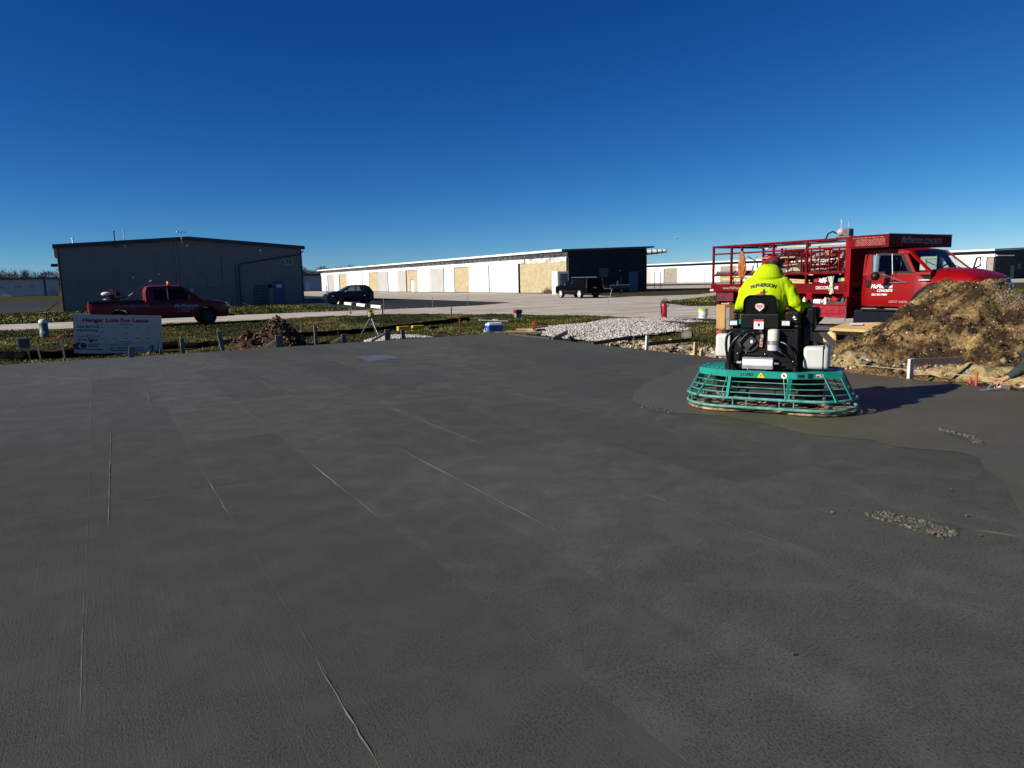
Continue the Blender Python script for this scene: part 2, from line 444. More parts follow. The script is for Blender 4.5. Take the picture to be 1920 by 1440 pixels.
# ---- the fresh slab
def slab_mat(wet):
    m = bpy.data.materials.new('trowelled_concrete' if wet else 'floated_concrete'); m.use_nodes = True; nt = m.node_tree; L = nt.links.new
    b = nt.nodes['Principled BSDF']; N = nt.nodes.new
    tc = N('ShaderNodeTexCoord'); mp = N('ShaderNodeMapping'); mp.inputs['Rotation'].default_value = (0, 0, R(-120))
    L(tc.outputs['Object'], mp.inputs[0])
    def noise(scale, detail, src=None, rough=.55, dist=0.0):
        n = N('ShaderNodeTexNoise'); n.inputs['Scale'].default_value = scale; n.inputs['Detail'].default_value = detail; n.inputs['Roughness'].default_value = rough; n.inputs['Distortion'].default_value = dist
        L(src or tc.outputs['Object'], n.inputs['Vector']); return n
    def ramp(src, p0, p1, c0=(0, 0, 0), c1=(1, 1, 1)):
        r = N('ShaderNodeValToRGB'); r.color_ramp.elements[0].position = p0; r.color_ramp.elements[1].position = p1
        r.color_ramp.elements[0].color = (*c0, 1); r.color_ramp.elements[1].color = (*c1, 1); L(src, r.inputs[0]); return r.outputs[0]
    def mix(kind, fac, a_, b_):
        x = N('ShaderNodeMixRGB'); x.blend_type = kind
        for k, v in (('Fac', fac), ('Color1', a_), ('Color2', b_)):
            if isinstance(v, (int, float)): x.inputs[k].default_value = v
            elif isinstance(v, tuple): x.inputs[k].default_value = (*v, 1)
            else: L(v, x.inputs[k])
        return x.outputs[0]
    def stretch(sx_, sy_):
        q = N('ShaderNodeMapping'); q.inputs['Scale'].default_value = (sx_, sy_, 1); L(mp.outputs[0], q.inputs[0]); return q.outputs[0]
    warp = mix('ADD', 0.025, mp.outputs[0], noise(.8, 3, mp.outputs[0]).outputs[1])
    def brick(w_, h_, off, mort, shift):
        q = N('ShaderNodeMapping'); q.inputs['Location'].default_value = shift; L(warp, q.inputs[0])
        br = N('ShaderNodeTexBrick'); br.inputs['Scale'].default_value = 1; br.inputs['Brick Width'].default_value = w_; br.inputs['Row Height'].default_value = h_; br.offset = off
        br.inputs['Mortar Size'].default_value = mort; br.inputs['Mortar Smooth'].default_value = .6; br.inputs['Color1'].default_value = (0, 0, 0, 1); br.inputs['Color2'].default_value = (1, 1, 1, 1); br.inputs['Mortar'].default_value = (.5, .5, .5, 1)
        L(q.outputs[0], br.inputs['Vector']); return br
    b1 = brick(4.3, .90, .37, .006, (.4, .70, 0)); b2 = brick(3.0, 1.8, .55, 0.0, (1.3, .45, 0))
    tone = mix('MIX', .4, b1.outputs['Color'], b2.outputs['Color'])
    big = noise(.3, 6); mid = noise(1.7, 6, rough=.65, dist=.6)
    if wet: col = mix('MIX', ramp(big.outputs[0], .35, .65), (.079, .0745, .0455), (.094, .0885, .0575))
    else: col = mix('MIX', ramp(big.outputs[0], .38, .62), (.0735, .0740, .0565), (.0825, .0830, .0710))
    if not wet: col = mix('MULTIPLY', 1.0, col, ramp(tone, .24, .76, (.84, .84, .84), (1.24, 1.24, 1.25)))
    col = mix('MULTIPLY', 1.0, col, ramp(mid.outputs[0], .3, .7, (.94, .94, .93), (1.06, 1.06, 1.06)))
    if not wet: # colour turns paler towards the far left, most on the paler passes
        dv = N('ShaderNodeVectorMath'); dv.operation = 'DISTANCE'; dv.inputs[1].default_value = (-9.5, 12.5, 0); L(tc.outputs['Object'], dv.inputs[0])
        dr = N('ShaderNodeMapRange'); dr.inputs['From Min'].default_value = 7.5; dr.inputs['From Max'].default_value = 1.5; L(dv.outputs['Value'], dr.inputs[0])
        col = mix('MIX', mix('MULTIPLY', 1.0, dr.outputs[0], ramp(tone, .2, .7, (.25, .25, .25), (1, 1, 1))), col, (.108, .110, .104))
    # cement paste dragged out by the float: pale feathered streaks along each pass
    drag = ramp(noise(1, 4, stretch(.55, 5.0), .6).outputs[0], .56, .80)
    col = mix('ADD', .07 if not wet else .05, col, mix('MULTIPLY', 1.0, drag, (.14, .14, .14)))
    # faint joint between float passes, here and there
    sepx = N('ShaderNodeSeparateXYZ'); L(mp.outputs[0], sepx.inputs[0]); fr = N('ShaderNodeMapRange'); fr.inputs['From Min'].default_value = 9.0; fr.inputs['From Max'].default_value = 10.5; L(sepx.outputs[0], fr.inputs[0])
    brk = mix('MULTIPLY', 1.0, ramp(noise(.9, 3).outputs[0], .48, .58), fr.outputs[0]); seam = mix('MULTIPLY', 1.0, b1.outputs['Fac'], brk)
    if not wet: col = mix('MIX', mix('MULTIPLY', 1.0, seam, (.35, .35, .35)), col, (.13, .13, .125))
    clus = mix('MULTIPLY', 1.0, ramp(noise(3.2, 4, dist=.5).outputs[0], .36, .62, (.35, .35, .35)), ramp(tone, .24, .76, (.40, .40, .40), (1, 1, 1)))
    pitn = noise(1, 4, stretch(62, 125), .6); pit = mix('MULTIPLY', 1.0, ramp(pitn.outputs[0], .54, .66), clus)
    chipn = noise(120, 1); chipc = ramp(chipn.outputs[0], .715, .755)
    col = mix('MIX', mix('MULTIPLY', 1.0, chipc, (.7, .7, .7)), col, (.24, .23, .20))
    col = mix('MULTIPLY', mix('MULTIPLY', 1.0, pit, (.4, .4, .4)), col, (.5, .5, .5))
    L(col, b.inputs['Base Color'])
    rr_ = N('ShaderNodeMapRange'); rr_.inputs['To Min'].default_value = .50 if not wet else .36; rr_.inputs['To Max'].default_value = .78 if not wet else .58; L(mid.outputs[0], rr_.inputs[0]); L(rr_.outputs[0], b.inputs['Roughness'])
    b.inputs['Specular IOR Level'].default_value = 0.16
    def bump(h, dist, prev=None, inv=False):
        q = N('ShaderNodeBump'); q.inputs['Distance'].default_value = dist; q.invert = inv; L(h, q.inputs['Height'])
        if prev is not None: L(prev, q.inputs['Normal'])
        return q.outputs[0]
    k = .25 if wet else 1.0
    n_ = bump(pit, .0115 * k, None, True)
    grit = mix('MULTIPLY', 1.0, ramp(noise(150, 5, rough=.65).outputs[0], .3, .75), clus)
    n_ = bump(grit, .0085 * k, n_)
    n_ = bump(noise(1, 3, stretch(1.1, 95)).outputs[0], .0013 if not wet else .0009, n_)
    if not wet: n_ = bump(seam, .004, n_)
    n_ = bump(tone, .0014 * k, n_)
    n_ = bump(mid.outputs[0], .0025 if not wet else .010, n_)
    L(n_, b.inputs['Normal'])
    return m
sl = MB()
c0 = CORNER; c1 = CORNER - AX * 48; c2 = c1 - BX * 46; c3 = CORNER - BX * 46
top = [tuple(c0), tuple(c1), tuple(c2), tuple(c3)]
sl.prism([(p[0], p[1], -0.32) for p in top], (0, 0, 0.32))
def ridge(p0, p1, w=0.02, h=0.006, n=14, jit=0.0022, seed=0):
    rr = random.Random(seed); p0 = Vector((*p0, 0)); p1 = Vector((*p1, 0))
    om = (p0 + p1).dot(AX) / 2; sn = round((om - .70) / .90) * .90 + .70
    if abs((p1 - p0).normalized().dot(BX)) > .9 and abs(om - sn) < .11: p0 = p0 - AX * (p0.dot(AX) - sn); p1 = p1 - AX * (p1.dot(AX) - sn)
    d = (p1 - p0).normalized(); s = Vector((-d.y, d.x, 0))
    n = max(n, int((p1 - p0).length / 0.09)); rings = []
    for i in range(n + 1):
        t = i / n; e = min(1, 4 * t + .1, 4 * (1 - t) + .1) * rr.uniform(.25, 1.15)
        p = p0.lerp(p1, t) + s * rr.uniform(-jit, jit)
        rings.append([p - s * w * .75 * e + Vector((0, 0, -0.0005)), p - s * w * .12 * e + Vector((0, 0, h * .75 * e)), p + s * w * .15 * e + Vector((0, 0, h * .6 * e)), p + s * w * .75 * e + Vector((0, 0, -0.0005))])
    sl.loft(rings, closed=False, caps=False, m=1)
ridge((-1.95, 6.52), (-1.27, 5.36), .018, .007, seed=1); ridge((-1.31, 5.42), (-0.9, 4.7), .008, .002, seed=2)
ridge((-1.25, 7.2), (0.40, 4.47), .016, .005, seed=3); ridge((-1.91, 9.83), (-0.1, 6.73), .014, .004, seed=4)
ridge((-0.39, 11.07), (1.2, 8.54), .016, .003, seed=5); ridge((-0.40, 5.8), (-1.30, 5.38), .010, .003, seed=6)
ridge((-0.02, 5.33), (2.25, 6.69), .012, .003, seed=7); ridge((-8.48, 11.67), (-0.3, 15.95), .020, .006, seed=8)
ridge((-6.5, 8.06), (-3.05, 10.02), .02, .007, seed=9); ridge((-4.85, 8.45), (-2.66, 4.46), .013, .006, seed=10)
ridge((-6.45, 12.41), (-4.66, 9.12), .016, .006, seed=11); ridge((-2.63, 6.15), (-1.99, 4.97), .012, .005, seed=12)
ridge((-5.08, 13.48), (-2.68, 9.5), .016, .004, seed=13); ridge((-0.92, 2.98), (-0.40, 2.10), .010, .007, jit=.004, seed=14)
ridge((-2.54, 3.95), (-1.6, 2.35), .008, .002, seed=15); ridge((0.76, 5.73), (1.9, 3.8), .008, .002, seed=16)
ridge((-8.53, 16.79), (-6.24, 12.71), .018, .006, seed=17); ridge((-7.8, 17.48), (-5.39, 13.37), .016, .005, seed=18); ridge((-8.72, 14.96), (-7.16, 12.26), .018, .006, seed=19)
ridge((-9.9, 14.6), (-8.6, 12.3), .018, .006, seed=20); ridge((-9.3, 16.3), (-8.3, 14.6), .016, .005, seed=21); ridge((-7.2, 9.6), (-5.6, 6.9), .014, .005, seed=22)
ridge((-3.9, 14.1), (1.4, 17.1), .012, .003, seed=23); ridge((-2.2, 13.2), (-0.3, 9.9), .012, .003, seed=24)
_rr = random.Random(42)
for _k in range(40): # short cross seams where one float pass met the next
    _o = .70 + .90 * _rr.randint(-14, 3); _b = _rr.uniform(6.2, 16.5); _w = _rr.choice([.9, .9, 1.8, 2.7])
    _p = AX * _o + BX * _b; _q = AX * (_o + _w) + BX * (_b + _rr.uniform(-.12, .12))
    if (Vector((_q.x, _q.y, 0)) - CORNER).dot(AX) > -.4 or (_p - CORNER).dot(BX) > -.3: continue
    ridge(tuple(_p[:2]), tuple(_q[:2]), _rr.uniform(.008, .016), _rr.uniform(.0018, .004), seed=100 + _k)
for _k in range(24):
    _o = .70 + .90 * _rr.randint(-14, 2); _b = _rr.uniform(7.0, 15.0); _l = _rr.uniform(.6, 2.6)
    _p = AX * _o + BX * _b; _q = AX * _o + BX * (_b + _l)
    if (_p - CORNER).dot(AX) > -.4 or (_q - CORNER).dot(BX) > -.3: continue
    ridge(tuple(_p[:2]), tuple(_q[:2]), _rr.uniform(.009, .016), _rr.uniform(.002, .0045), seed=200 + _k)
slab = setting(sl.build('concrete_slab', [slab_mat(False), M('dry_paste', (.070, .071, .062), .8, var=.3, vscale=2.2, col2=(.118, .117, .105), spec=.15)]))  # paste ridges coloured paler to stand in for sun catching their edges
wet = [(1.62, 9.35), (1.80, 8.75), (2.15, 8.45), (2.44, 8.30), (2.75, 7.75), (3.05, 7.2), (3.3, 6.95), (3.62, 6.9), (3.72, 6.5), (3.98, 6.3), (4.1, 6.08), (3.92, 5.75), (3.86, 5.45), (3.62, 5.0), (3.42, 4.6),
       (3.38, 4.1), (3.6, 3.3), (4.5, 2.2), (8.5, 2.2), (10.4, 3.5), (6.1, 10.95), (4.4, 13.8), (3.4, 13.2), (2.4, 11.6), (1.75, 10.3)]
wp = []
for i in range(len(wet)):
    a, b_ = Vector((*wet[i], 0)), Vector((*wet[(i + 1) % len(wet)], 0)); n = max(1, int((b_ - a).length / 0.10))
    for k in range(n):
        p = a.lerp(b_, k / n); q = 0.16 * (float(vnoise(p.x, p.y, 2.2, 3)) - .5) + 0.05 * (float(vnoise(p.x, p.y, 9, 4)) - .5)
        if 9 < i < 21: q = 0
        wp.append((p.x + q, p.y + q * .7))
sheet('trowelled_concrete', wp, 0.004, slab_mat(True))
pu = M('bleed_water', (0.105, 0.11, 0.105), 0.38, var=0.12, vscale=3, spec=0.5)
sheet('bleed_water', [(-3.5, 16.1), (-3.2, 16.32), (-2.95, 16.40), (-2.6, 15.95), (-2.46, 15.67), (-2.75, 15.3), (-3.05, 15.1), (-3.3, 15.6)], 0.004, pu)

# ---- white stone and grass
pave = M('limestone_chips', (0.34, 0.32, 0.29), 0.9, var=0.5, vscale=40, col2=(0.52, 0.50, 0.46), bump=0.03, bscale=25)
def mound(x, y): # extra height of the stone bed
    return 0.13 * np.clip(1 - ((np.asarray(x) - 5.2) / 4.5) ** 2 - ((np.asarray(y) - 26.3) / 5.5) ** 2, 0, 1)
def stones(name, poly, count, zf, size, mats, probs, zlift=0.25):
    P = np.array(poly); lo, hi = P.min(0), P.max(0); pts = np.zeros((0, 2))
    while len(pts) < count:
        c = rng.uniform(lo, hi, (count * 2, 2)); pts = np.vstack([pts, c[inside(poly, c[:, 0], c[:, 1])]])
    pts = pts[:count]; z = zf(pts[:, 0], pts[:, 1])
    base = np.array([(1, 0, 0), (-1, 0, 0), (0, 1, 0), (0, -1, 0), (0, 0, 1), (0, 0, -1)], float)
    tri = np.array([(0, 2, 4), (2, 1, 4), (1, 3, 4), (3, 0, 4), (2, 0, 5), (1, 2, 5), (3, 1, 5), (0, 3, 5)])
    s = rng.uniform(size[0], size[1], (count, 1, 1)) * rng.uniform(.6, 1.25, (count, 6, 3)); s[:, :, 2] *= 0.75
    th = rng.uniform(0, 6.28, count); ct, sn = np.cos(th), np.sin(th); tl = rng.uniform(-.7, .7, count)
    v = base[None] * s
    x = v[..., 0] * ct[:, None] - v[..., 1] * sn[:, None]; y = v[..., 0] * sn[:, None] + v[..., 1] * ct[:, None]; zz = v[..., 2] + x * tl[:, None] * .6
    V = np.stack([x + pts[:, 0, None], y + pts[:, 1, None], zz + z[:, None] + s[:, :1, 0] * zlift], -1).reshape(-1, 3)
    F = (tri[None] + (np.arange(count) * 6)[:, None, None]).reshape(-1, 3)
    mi = np.repeat(rng.choice(len(mats), count, p=probs), 8)
    return raw_mesh(name, V, F, mats, mi)
chip = [M('chip_white', (0.50, 0.475, 0.44), 0.85, var=0.15), M('chip_grey', (0.36, 0.33, 0.31), 0.85, var=0.2), M('chip_dark', (0.14, 0.12, 0.11), 0.9, var=0.2), M('chip_rust', (0.30, 0.17, 0.11), 0.9, var=0.2)]
# bed under the chips
gp = np.array([(x, y) for x in np.arange(-.5, 9.5, .3) for y in np.arange(20, 32, .3)])
gb = MB(); idx = {}
for x in np.arange(-.5, 9.6, .3):
    for y in np.arange(20, 32.1, .3):
        idx[(round(x, 2), round(y, 2))] = len(gb.v); gb.v.append((x, y, float(zg(x, y)) * 0 + GZ + 0.03 + float(mound(x, y))))
for x in np.arange(-.5, 9.3, .3):
    for y in np.arange(20, 31.8, .3):
        if inside(GRAVEL, np.array([x + .15]), np.array([y + .15]))[0]:
            k = [(x, y), (x + .3, y), (x + .3, y + .3), (x, y + .3)]
            gb.f.append([idx[(round(a, 2), round(b_, 2))] for a, b_ in k]); gb.m.append(0)
setting(gb.build('gravel_bed', pave, smooth=60))
setting(stones('gravel', GRAVEL, 19000, lambda x, y: GZ + 0.035 + mound(x, y), (0.016, 0.062), chip, [.50, .34, .13, .03]), 'stuff')
SMALLG = [(-4.35, 21.0), (-4.5, 21.9), (-3.9, 22.9), (-3.0, 23.3), (-2.5, 22.9), (-2.6, 22.1)]
setting(stones('gravel_heap', SMALLG, 1500, lambda x, y: GZ + 0.06 + 0.14 * np.clip(1 - ((x + 3.5) / 1.2) ** 2 - ((y - 22.2) / 1.2) ** 2, 0, 1), (0.018, 0.05), chip, [.7, .25, .04, .01]), 'stuff')

gm = [M('blade_green', (0.052, 0.070, 0.011), 0.8, var=0.35, vscale=2, spec=0.15), M('blade_dark', (0.016, 0.024, 0.005), 0.8, var=0.3, vscale=2, spec=0.15),
      M('blade_straw', (0.22, 0.18, 0.06), 0.85, var=0.3, vscale=2, spec=0.15), M('blade_olive', (0.115, 0.115, 0.024), 0.85, var=0.3, vscale=2, spec=0.15)]
def grass(name, poly, count, hh, ww, excl=(), clump=True):
    P = np.array(poly, float); lo, hi = P.min(0), P.max(0); pts = np.zeros((0, 2))
    while len(pts) < count:
        c = rng.uniform(lo, hi, (count * 2, 2)); k = inside(poly, c[:, 0], c[:, 1])
        for e in excl: k &= ~inside(e, c[:, 0], c[:, 1])
        if clump: k &= rng.random(len(c)) < np.clip(2.6 * fbm(c[:, 0], c[:, 1], 1.1, 3, 9) - .75, 0.05, 1)
        pts = np.vstack([pts, c[k]])
    pts = pts[:count]; z = zg(pts[:, 0], pts[:, 1])
    th = rng.uniform(0, 6.28, count); h = rng.uniform(*hh, count); w = rng.uniform(*ww, count)
    lean = rng.normal(0, .5, (count, 2)) * h[:, None]
    d = np.stack([np.cos(th), np.sin(th)], 1) * w[:, None]
    a = np.column_stack([pts - d, z - .01]); b = np.column_stack([pts + d, z - .01]); c = np.column_stack([pts + lean, z + h])
    V = np.stack([a, b, c], 1).reshape(-1, 3); F = np.arange(count * 3).reshape(-1, 3)
    tone = fbm(pts[:, 0], pts[:, 1], 0.45, 3, 21) + rng.normal(0, .09, count)
    mi = np.where(tone < .43, 1, np.where(tone < .54, 0, np.where(tone < .66, 3, 2)))
    return setting(raw_mesh(name, V, F, gm, mi), 'stuff')
nearpoly = [tuple((CORNER + AX * 0.0 + BX * 0.3)[:2]), tuple((CORNER - AX * 16 + BX * 0.3)[:2]), (-32, 20), (-30, 29), (-23.6, 33.3), (-16.5, 37.8), (-9.9, 41.2), (-4.85, 41.8), (0.08, 38.9), (3.8, 35.9), (6.76, 32.2), (8.9, 28.3), (9.6, 26.6), (7.6, 22.9), (3.0, 21)]
slabpoly = [tuple(p[:2]) for p in top]
grass('grass', nearpoly, 120000, (0.02, 0.075), (0.008, 0.03), excl=[GRAVEL, SMALLG, slabpoly])
grass('verge_grass', [(-75, 14), (-41, 57), (-19.5, 73.5), (-10.0, 51.0), (-4.8, 52.3), (-11.6, 49.2), (-17.2, 46.5), (-28.4, 40.1)], 34000, (0.05, 0.13), (0.03, 0.08), excl=[FARLOT, LOT], clump=False)
grass('island_grass', [(11.3, 44.7), (11.0, 51.5), (11.9, 53.6), (19.5, 67.5), (32, 88), (50, 60), (30, 38), (22, 40.2), (14.35, 43.6)], 14000, (0.05, 0.14), (0.03, 0.09), clump=False)
grass('side_grass', [tuple(site(3, .2)[:2]), tuple(site(3, 6)[:2]), tuple(site(9, 6)[:2]), tuple(site(17, 2.6)[:2]), tuple(site(17, .25)[:2])], 9000, (0.03, 0.11), (0.006, 0.02), excl=[GRAVEL])
# ================================================================== BUILDINGS
siding = M('grey_siding', (0.215, 0.200, 0.175), 0.55, var=0.06, vscale=0.7)
siding_trim = M('dark_trim', (0.022, 0.026, 0.032), 0.5, var=0.1)
steel_door = M('slate_door', (0.055, 0.085, 0.13), 0.5, var=0.08)
white_paint = M('white_paint', (0.74, 0.73, 0.70), 0.6, var=0.05, vscale=1.2)
galv = M('galvanised', (0.42, 0.43, 0.44), 0.4, 0.7, var=0.15)
dark_metal = M('dark_metal', (0.03, 0.032, 0.035), 0.45, 0.4, var=0.2)
black = M('black_paint', (0.0035, 0.0035, 0.004), 0.5, var=0.2, spec=.22)
glass_dark = M('dark_glass', (0.010, 0.014, 0.018), 0.05, var=0, spec=0.8)
black_letter = M('black_lettering', (0.008, 0.008, 0.010), 0.6, var=0)
white_letter = M('white_lettering', (0.72, 0.72, 0.72), 0.6, var=0)

# ---------- grey steel hangar on the left
T32 = R(32)
W, DEP, HE, HR = 20.6, 26.0, 5.52, 6.28
h = thing('steel_hangar', 'grey ribbed steel hangar with low gable roof and house number behind the red pickup', 'hangar', (-38.15, 61.2, GZ), T32)
b = MB()
prof = [(0, 0), (W, 0), (W, HE), (W * .5, HR), (0, HE)]
b.prism([(x, 0, z) for x, z in prof], (0, DEP, 0))
def topz(x): return HE + (HR - HE) * (1 - abs(x - W / 2) / (W / 2))
x = 0.15
while x < W - 0.1:
    b.bx(x - .03, x + .03, -0.045, 0.0, 0.08, topz(x) - 0.06)
    b.bx(x + .13, x + .142, -0.012, 0.0, 0.08, topz(x) - 0.06); b.bx(x + .20, x + .212, -0.012, 0.0, 0.08, topz(x) - 0.06)
    x += 0.3
y = 0.15
while y < DEP - .1:
    for xx, s in ((0, -1), (W, 1)): b.bx(xx, xx + s * .03, y - .02, y + .02, .08, HE - .06)
    y += 0.6
b.build('wall', siding, h)
b = MB()
for s in (0, 1):
    x0, x1 = (-.25, W / 2) if s == 0 else (W / 2, W + .25)
    z0, z1 = (HE - .03, HR) if s == 0 else (HR, HE - .03)
    b.prism([(x0, -.22, z0), (x1, -.22, z1), (x1, -.22, z1 + .16), (x0, -.22, z0 + .16)], (0, DEP + .44, 0))
b.build('roof', M('steel_roof', (0.20, 0.21, 0.22), 0.5, 0.3, var=0.1), h)
b = MB()
b.prism([(-.3, -.26, HE - .22), (W / 2, -.26, HR - .18), (W / 2, -.26, HR + .15), (-.3, -.26, HE + .12)], (0, .05, 0))
b.prism([(W / 2, -.26, HR - .18), (W + .3, -.26, HE - .22), (W + .3, -.26, HE + .12), (W / 2, -.26, HR + .15)], (0, .05, 0))
b.bx(.0, .14, -.045, .0, 0, HE - .2); b.bx(W - .14, W, -.045, .0, 0, HE - .2)
b.bx(W + .03, W + .17, -.2, DEP + .2, HE - .08, HE + .08); b.bx(-.17, -.03, -.2, DEP + .2, HE - .08, HE + .08)
b.build('trim', siding_trim, h)
# drain pipes
b = MB()
b.tube([(W + .1, -.12, HE - .05), (W + .12, -.22, HE - .4), (W - .25, -.14, HE - .7), (14.75, -.13, 3.95), (14.55, -.13, 3.8), (14.5, -.12, .5), (14.6, -.2, .25)], .055, 8)
b.tube([(14.2, -.1, 3.8), (14.2, -.1, .4)], .035, 6)
b.build('drain_pipe', siding_trim, h, smooth=40)
b = MB(); b.tube([(14.6, -.2, .26), (14.95, -.75, .08)], .06, 8)
b.build('drain_elbow', white_paint, h, smooth=40)
b = MB(); b.tube([(9.15, -.08, HR - .4), (9.15, -.08, 2.0)], .04, 8); b.tube([(9.4, -.06, 3.4), (9.4, -.06, 1.9)], .02, 6); b.tube([(9.4, -.06, 3.4), (9.15, -.06, 3.4)], .02, 6)
b.build('vent_pipe', M('dull_galv', (.26, .27, .28), .5, .2), h, smooth=40)
b = MB()
b.tube([(13.0, -.04, 4.6), (13.0, -.04, 1.75), (11.6, -.04, 1.75), (11.6, -.04, 2.9)], .022, 6)
b.build('conduit', siding_trim, h)
b = MB(); b.bx(9.25, 9.75, -.2, -.02, 1.45, 2.05); b.bx(9.95, 10.5, -.25, -.02, 1.25, 1.8)
b.build('meter_box', M('meter_grey', (0.16, 0.17, 0.18), .5), h, bevel=.01)
b = MB(); b.cyl((10.25, -.25, 1.58), (10.25, -.31, 1.58), .16, n=16); b.build('meter_dial', M('dial_glass', (0.3, .32, .32), .2), h, smooth=40)
for px, pz in ((10.15, 5.6), (16.6, 5.2)):
    b = MB(); b.ball((px, -.08, pz), (.13, .16, .13), 12, 8); b.build('dome_light', white_paint, h, smooth=60)
for px, pz in ((7.6, 3.05), (5.5, 2.8)):
    b = MB(); b.box((px, -.06, pz), (.16, .1, .16)); b.build('junction_box', galv, h, bevel=.01)
# door and grille
b = MB(); b.bx(17.74, 18.62, -.07, -.02, .05, 2.15); dr = b.build('door', steel_door, h)
b = MB(); b.bx(17.66, 17.74, -.09, -.02, 0, 2.23); b.bx(18.62, 18.70, -.09, -.02, 0, 2.23); b.bx(17.74, 18.62, -.09, -.02, 2.15, 2.23); b.build('door_frame', M('blue_trim', (0.05, .085, .115), .5), dr)
b = MB(); b.bx(17.9, 18.42, -.078, -.07, 1.62, 1.92); b.build('door_sign', white_paint, dr)
b = MB(); b.prism([(17.98, -.0785, 1.82), (18.16, -.0785, 1.70), (18.34, -.0785, 1.82), (18.16, -.0785, 1.76)], (0, -.004, 0)); b.build('sign_emblem', M('grey_blue', (.18, .22, .30), .6, var=0), dr)
b = MB(); b.tube([(18.5, -.07, 1.02), (18.5, -.13, 1.02), (18.4, -.13, 1.02)], .014, 6); b.build('handle', galv, dr)
b = MB(); b.bx(15.8, 17.05, -.035, -.02, .1, 1.85); gl = b.build('window', M('window_grey', (0.11, .125, .15), .4, var=0.1), h)
b = MB()
for k in range(7): b.bx(15.8 + k * 1.25 / 6 - .02, 15.8 + k * 1.25 / 6 + .02, -.085, -.04, .05, 1.9)
for k in range(7): b.bx(15.72, 17.13, -.075, -.045, .1 + k * .29 - .016, .1 + k * .29 + .016)
b.build('grille', black, gl)
b = MB(); b.box((17.28, -.14, 1.9), (.22, .22, .16), (0, 0, 0)); b.box((17.32, -.24, 1.72), (.3, .1, .2), (.5, 0, .2)); b.build('wall_lamp', black, h)
b = MB(); b.bx(18.55, 19.65, -.055, -.04, 3.75, 4.35); ns = b.build('number_sign', M('sign_grey', (.34, .33, .31), .6), h)
text('678', .66, black_letter, ns, (19.1, -.058, 4.05), (R(90), 0, 0), 'digits', 'CENTER', bold=.014)
# roof pipes and mast
for px, hh, mt, rr_ in ((1.25, .55, white_paint, .07), (4.35, .9, dark_metal, .045), (5.1, .95, galv, .045)):
    b = MB(); b.cyl((px, -.18 if px > 2 else 1.0, topz(px) - (.5 if px > 2 else 0)), (px, -.18 if px > 2 else 1.0, topz(px) + hh), rr_, n=10); b.cyl((px, -.18 if px > 2 else 1.0, topz(px) + hh), (px, -.18 if px > 2 else 1.0, topz(px) + hh + .1), rr_ * 1.5, n=10); b.build('flue', mt, h, smooth=40)
b = MB(); b.cyl((9.7, -.3, HR - .5), (9.7, -.3, HR + .62), .04); b.cyl((9.4, -.3, HR + .55), (10.05, -.3, HR + .55), .025); b.ball((9.4, -.3, HR + .55), .09); b.ball((10.05, -.3, HR + .55), (.06, .02, .08)); b.build('weather_mast', galv, h, smooth=40)
b = MB(); b.bx(-.55, -.05, .3, .6, 3.8, 4.05); b.build('floodlight', black, h, bevel=.02)

# ---------- rows of white hangars (builder used for both rows)
tan_block = None
def block_mat(name, c1, c2, mort):
    m = bpy.data.materials.new(name); m.use_nodes = True; nt = m.node_tree; b = nt.nodes['Principled BSDF']; b.inputs['Roughness'].default_value = .85; b.inputs['Specular IOR Level'].default_value = .2
    tc = nt.nodes.new('ShaderNodeTexCoord'); mp = nt.nodes.new('ShaderNodeMapping'); mp.inputs['Rotation'].default_value = (R(90), 0, 0)
    cx = nt.nodes.new('ShaderNodeSeparateXYZ'); ad = nt.nodes.new('ShaderNodeMath'); cb = nt.nodes.new('ShaderNodeCombineXYZ')
    nt.links.new(tc.outputs['Object'], cx.inputs[0]); nt.links.new(cx.outputs[0], ad.inputs[0]); nt.links.new(cx.outputs[1], ad.inputs[1])
    nt.links.new(ad.outputs[0], cb.inputs[0]); nt.links.new(cx.outputs[2], cb.inputs[1])
    br = nt.nodes.new('ShaderNodeTexBrick'); br.inputs['Scale'].default_value = 1; br.inputs['Brick Width'].default_value = .41; br.inputs['Row Height'].default_value = .205; br.inputs['Mortar Size'].default_value = .014
    br.inputs['Color1'].default_value = (*c1, 1); br.inputs['Color2'].default_value = (*c2, 1); br.inputs['Mortar'].default_value = (*mort, 1)
    nt.links.new(cb.outputs[0], br.inputs['Vector'])
    n = nt.nodes.new('ShaderNodeTexNoise'); n.inputs['Scale'].default_value = 1.6; n.inputs['Detail'].default_value = 8; n.inputs['Roughness'].default_value = .7
    nt.links.new(tc.outputs['Object'], n.inputs['Vector'])
    rp = nt.nodes.new('ShaderNodeValToRGB'); rp.color_ramp.elements[0].position = .3; rp.color_ramp.elements[0].color = (.62, .60, .58, 1); rp.color_ramp.elements[1].position = .6
    nt.links.new(n.outputs[0], rp.inputs[0])
    mu = nt.nodes.new('ShaderNodeMixRGB'); mu.blend_type = 'MULTIPLY'; mu.inputs['Fac'].default_value = .8
    nt.links.new(br.outputs[0], mu.inputs['Color1']); nt.links.new(rp.outputs[0], mu.inputs['Color2']); nt.links.new(mu.outputs[0], b.inputs['Base Color'])
    return m
tan_block = block_mat('tan_block', (.46, .39, .24), (.40, .34, .21), (.36, .31, .2))
dark_block = block_mat('dark_block', (.026, .034, .036), (.021, .029, .031), (.034, .042, .044))
grey_block = block_mat('grey_block', (.30, .27, .22), (.27, .24, .2), (.3, .28, .25))
peel = M('peeling_paint', (0.16, 0.16, 0.16), .8, var=0, vscale=1.6, col2=(.76, .75, .73), detail=9)
door_white = M('door_white', (0.70, 0.70, 0.69), 0.55, var=0.06, vscale=0.9, stretch=(3, 3, .35))
door_dull = M('door_dull', (0.46, 0.45, 0.44), 0.6, var=0.10, vscale=0.9, stretch=(3, 3, .35))
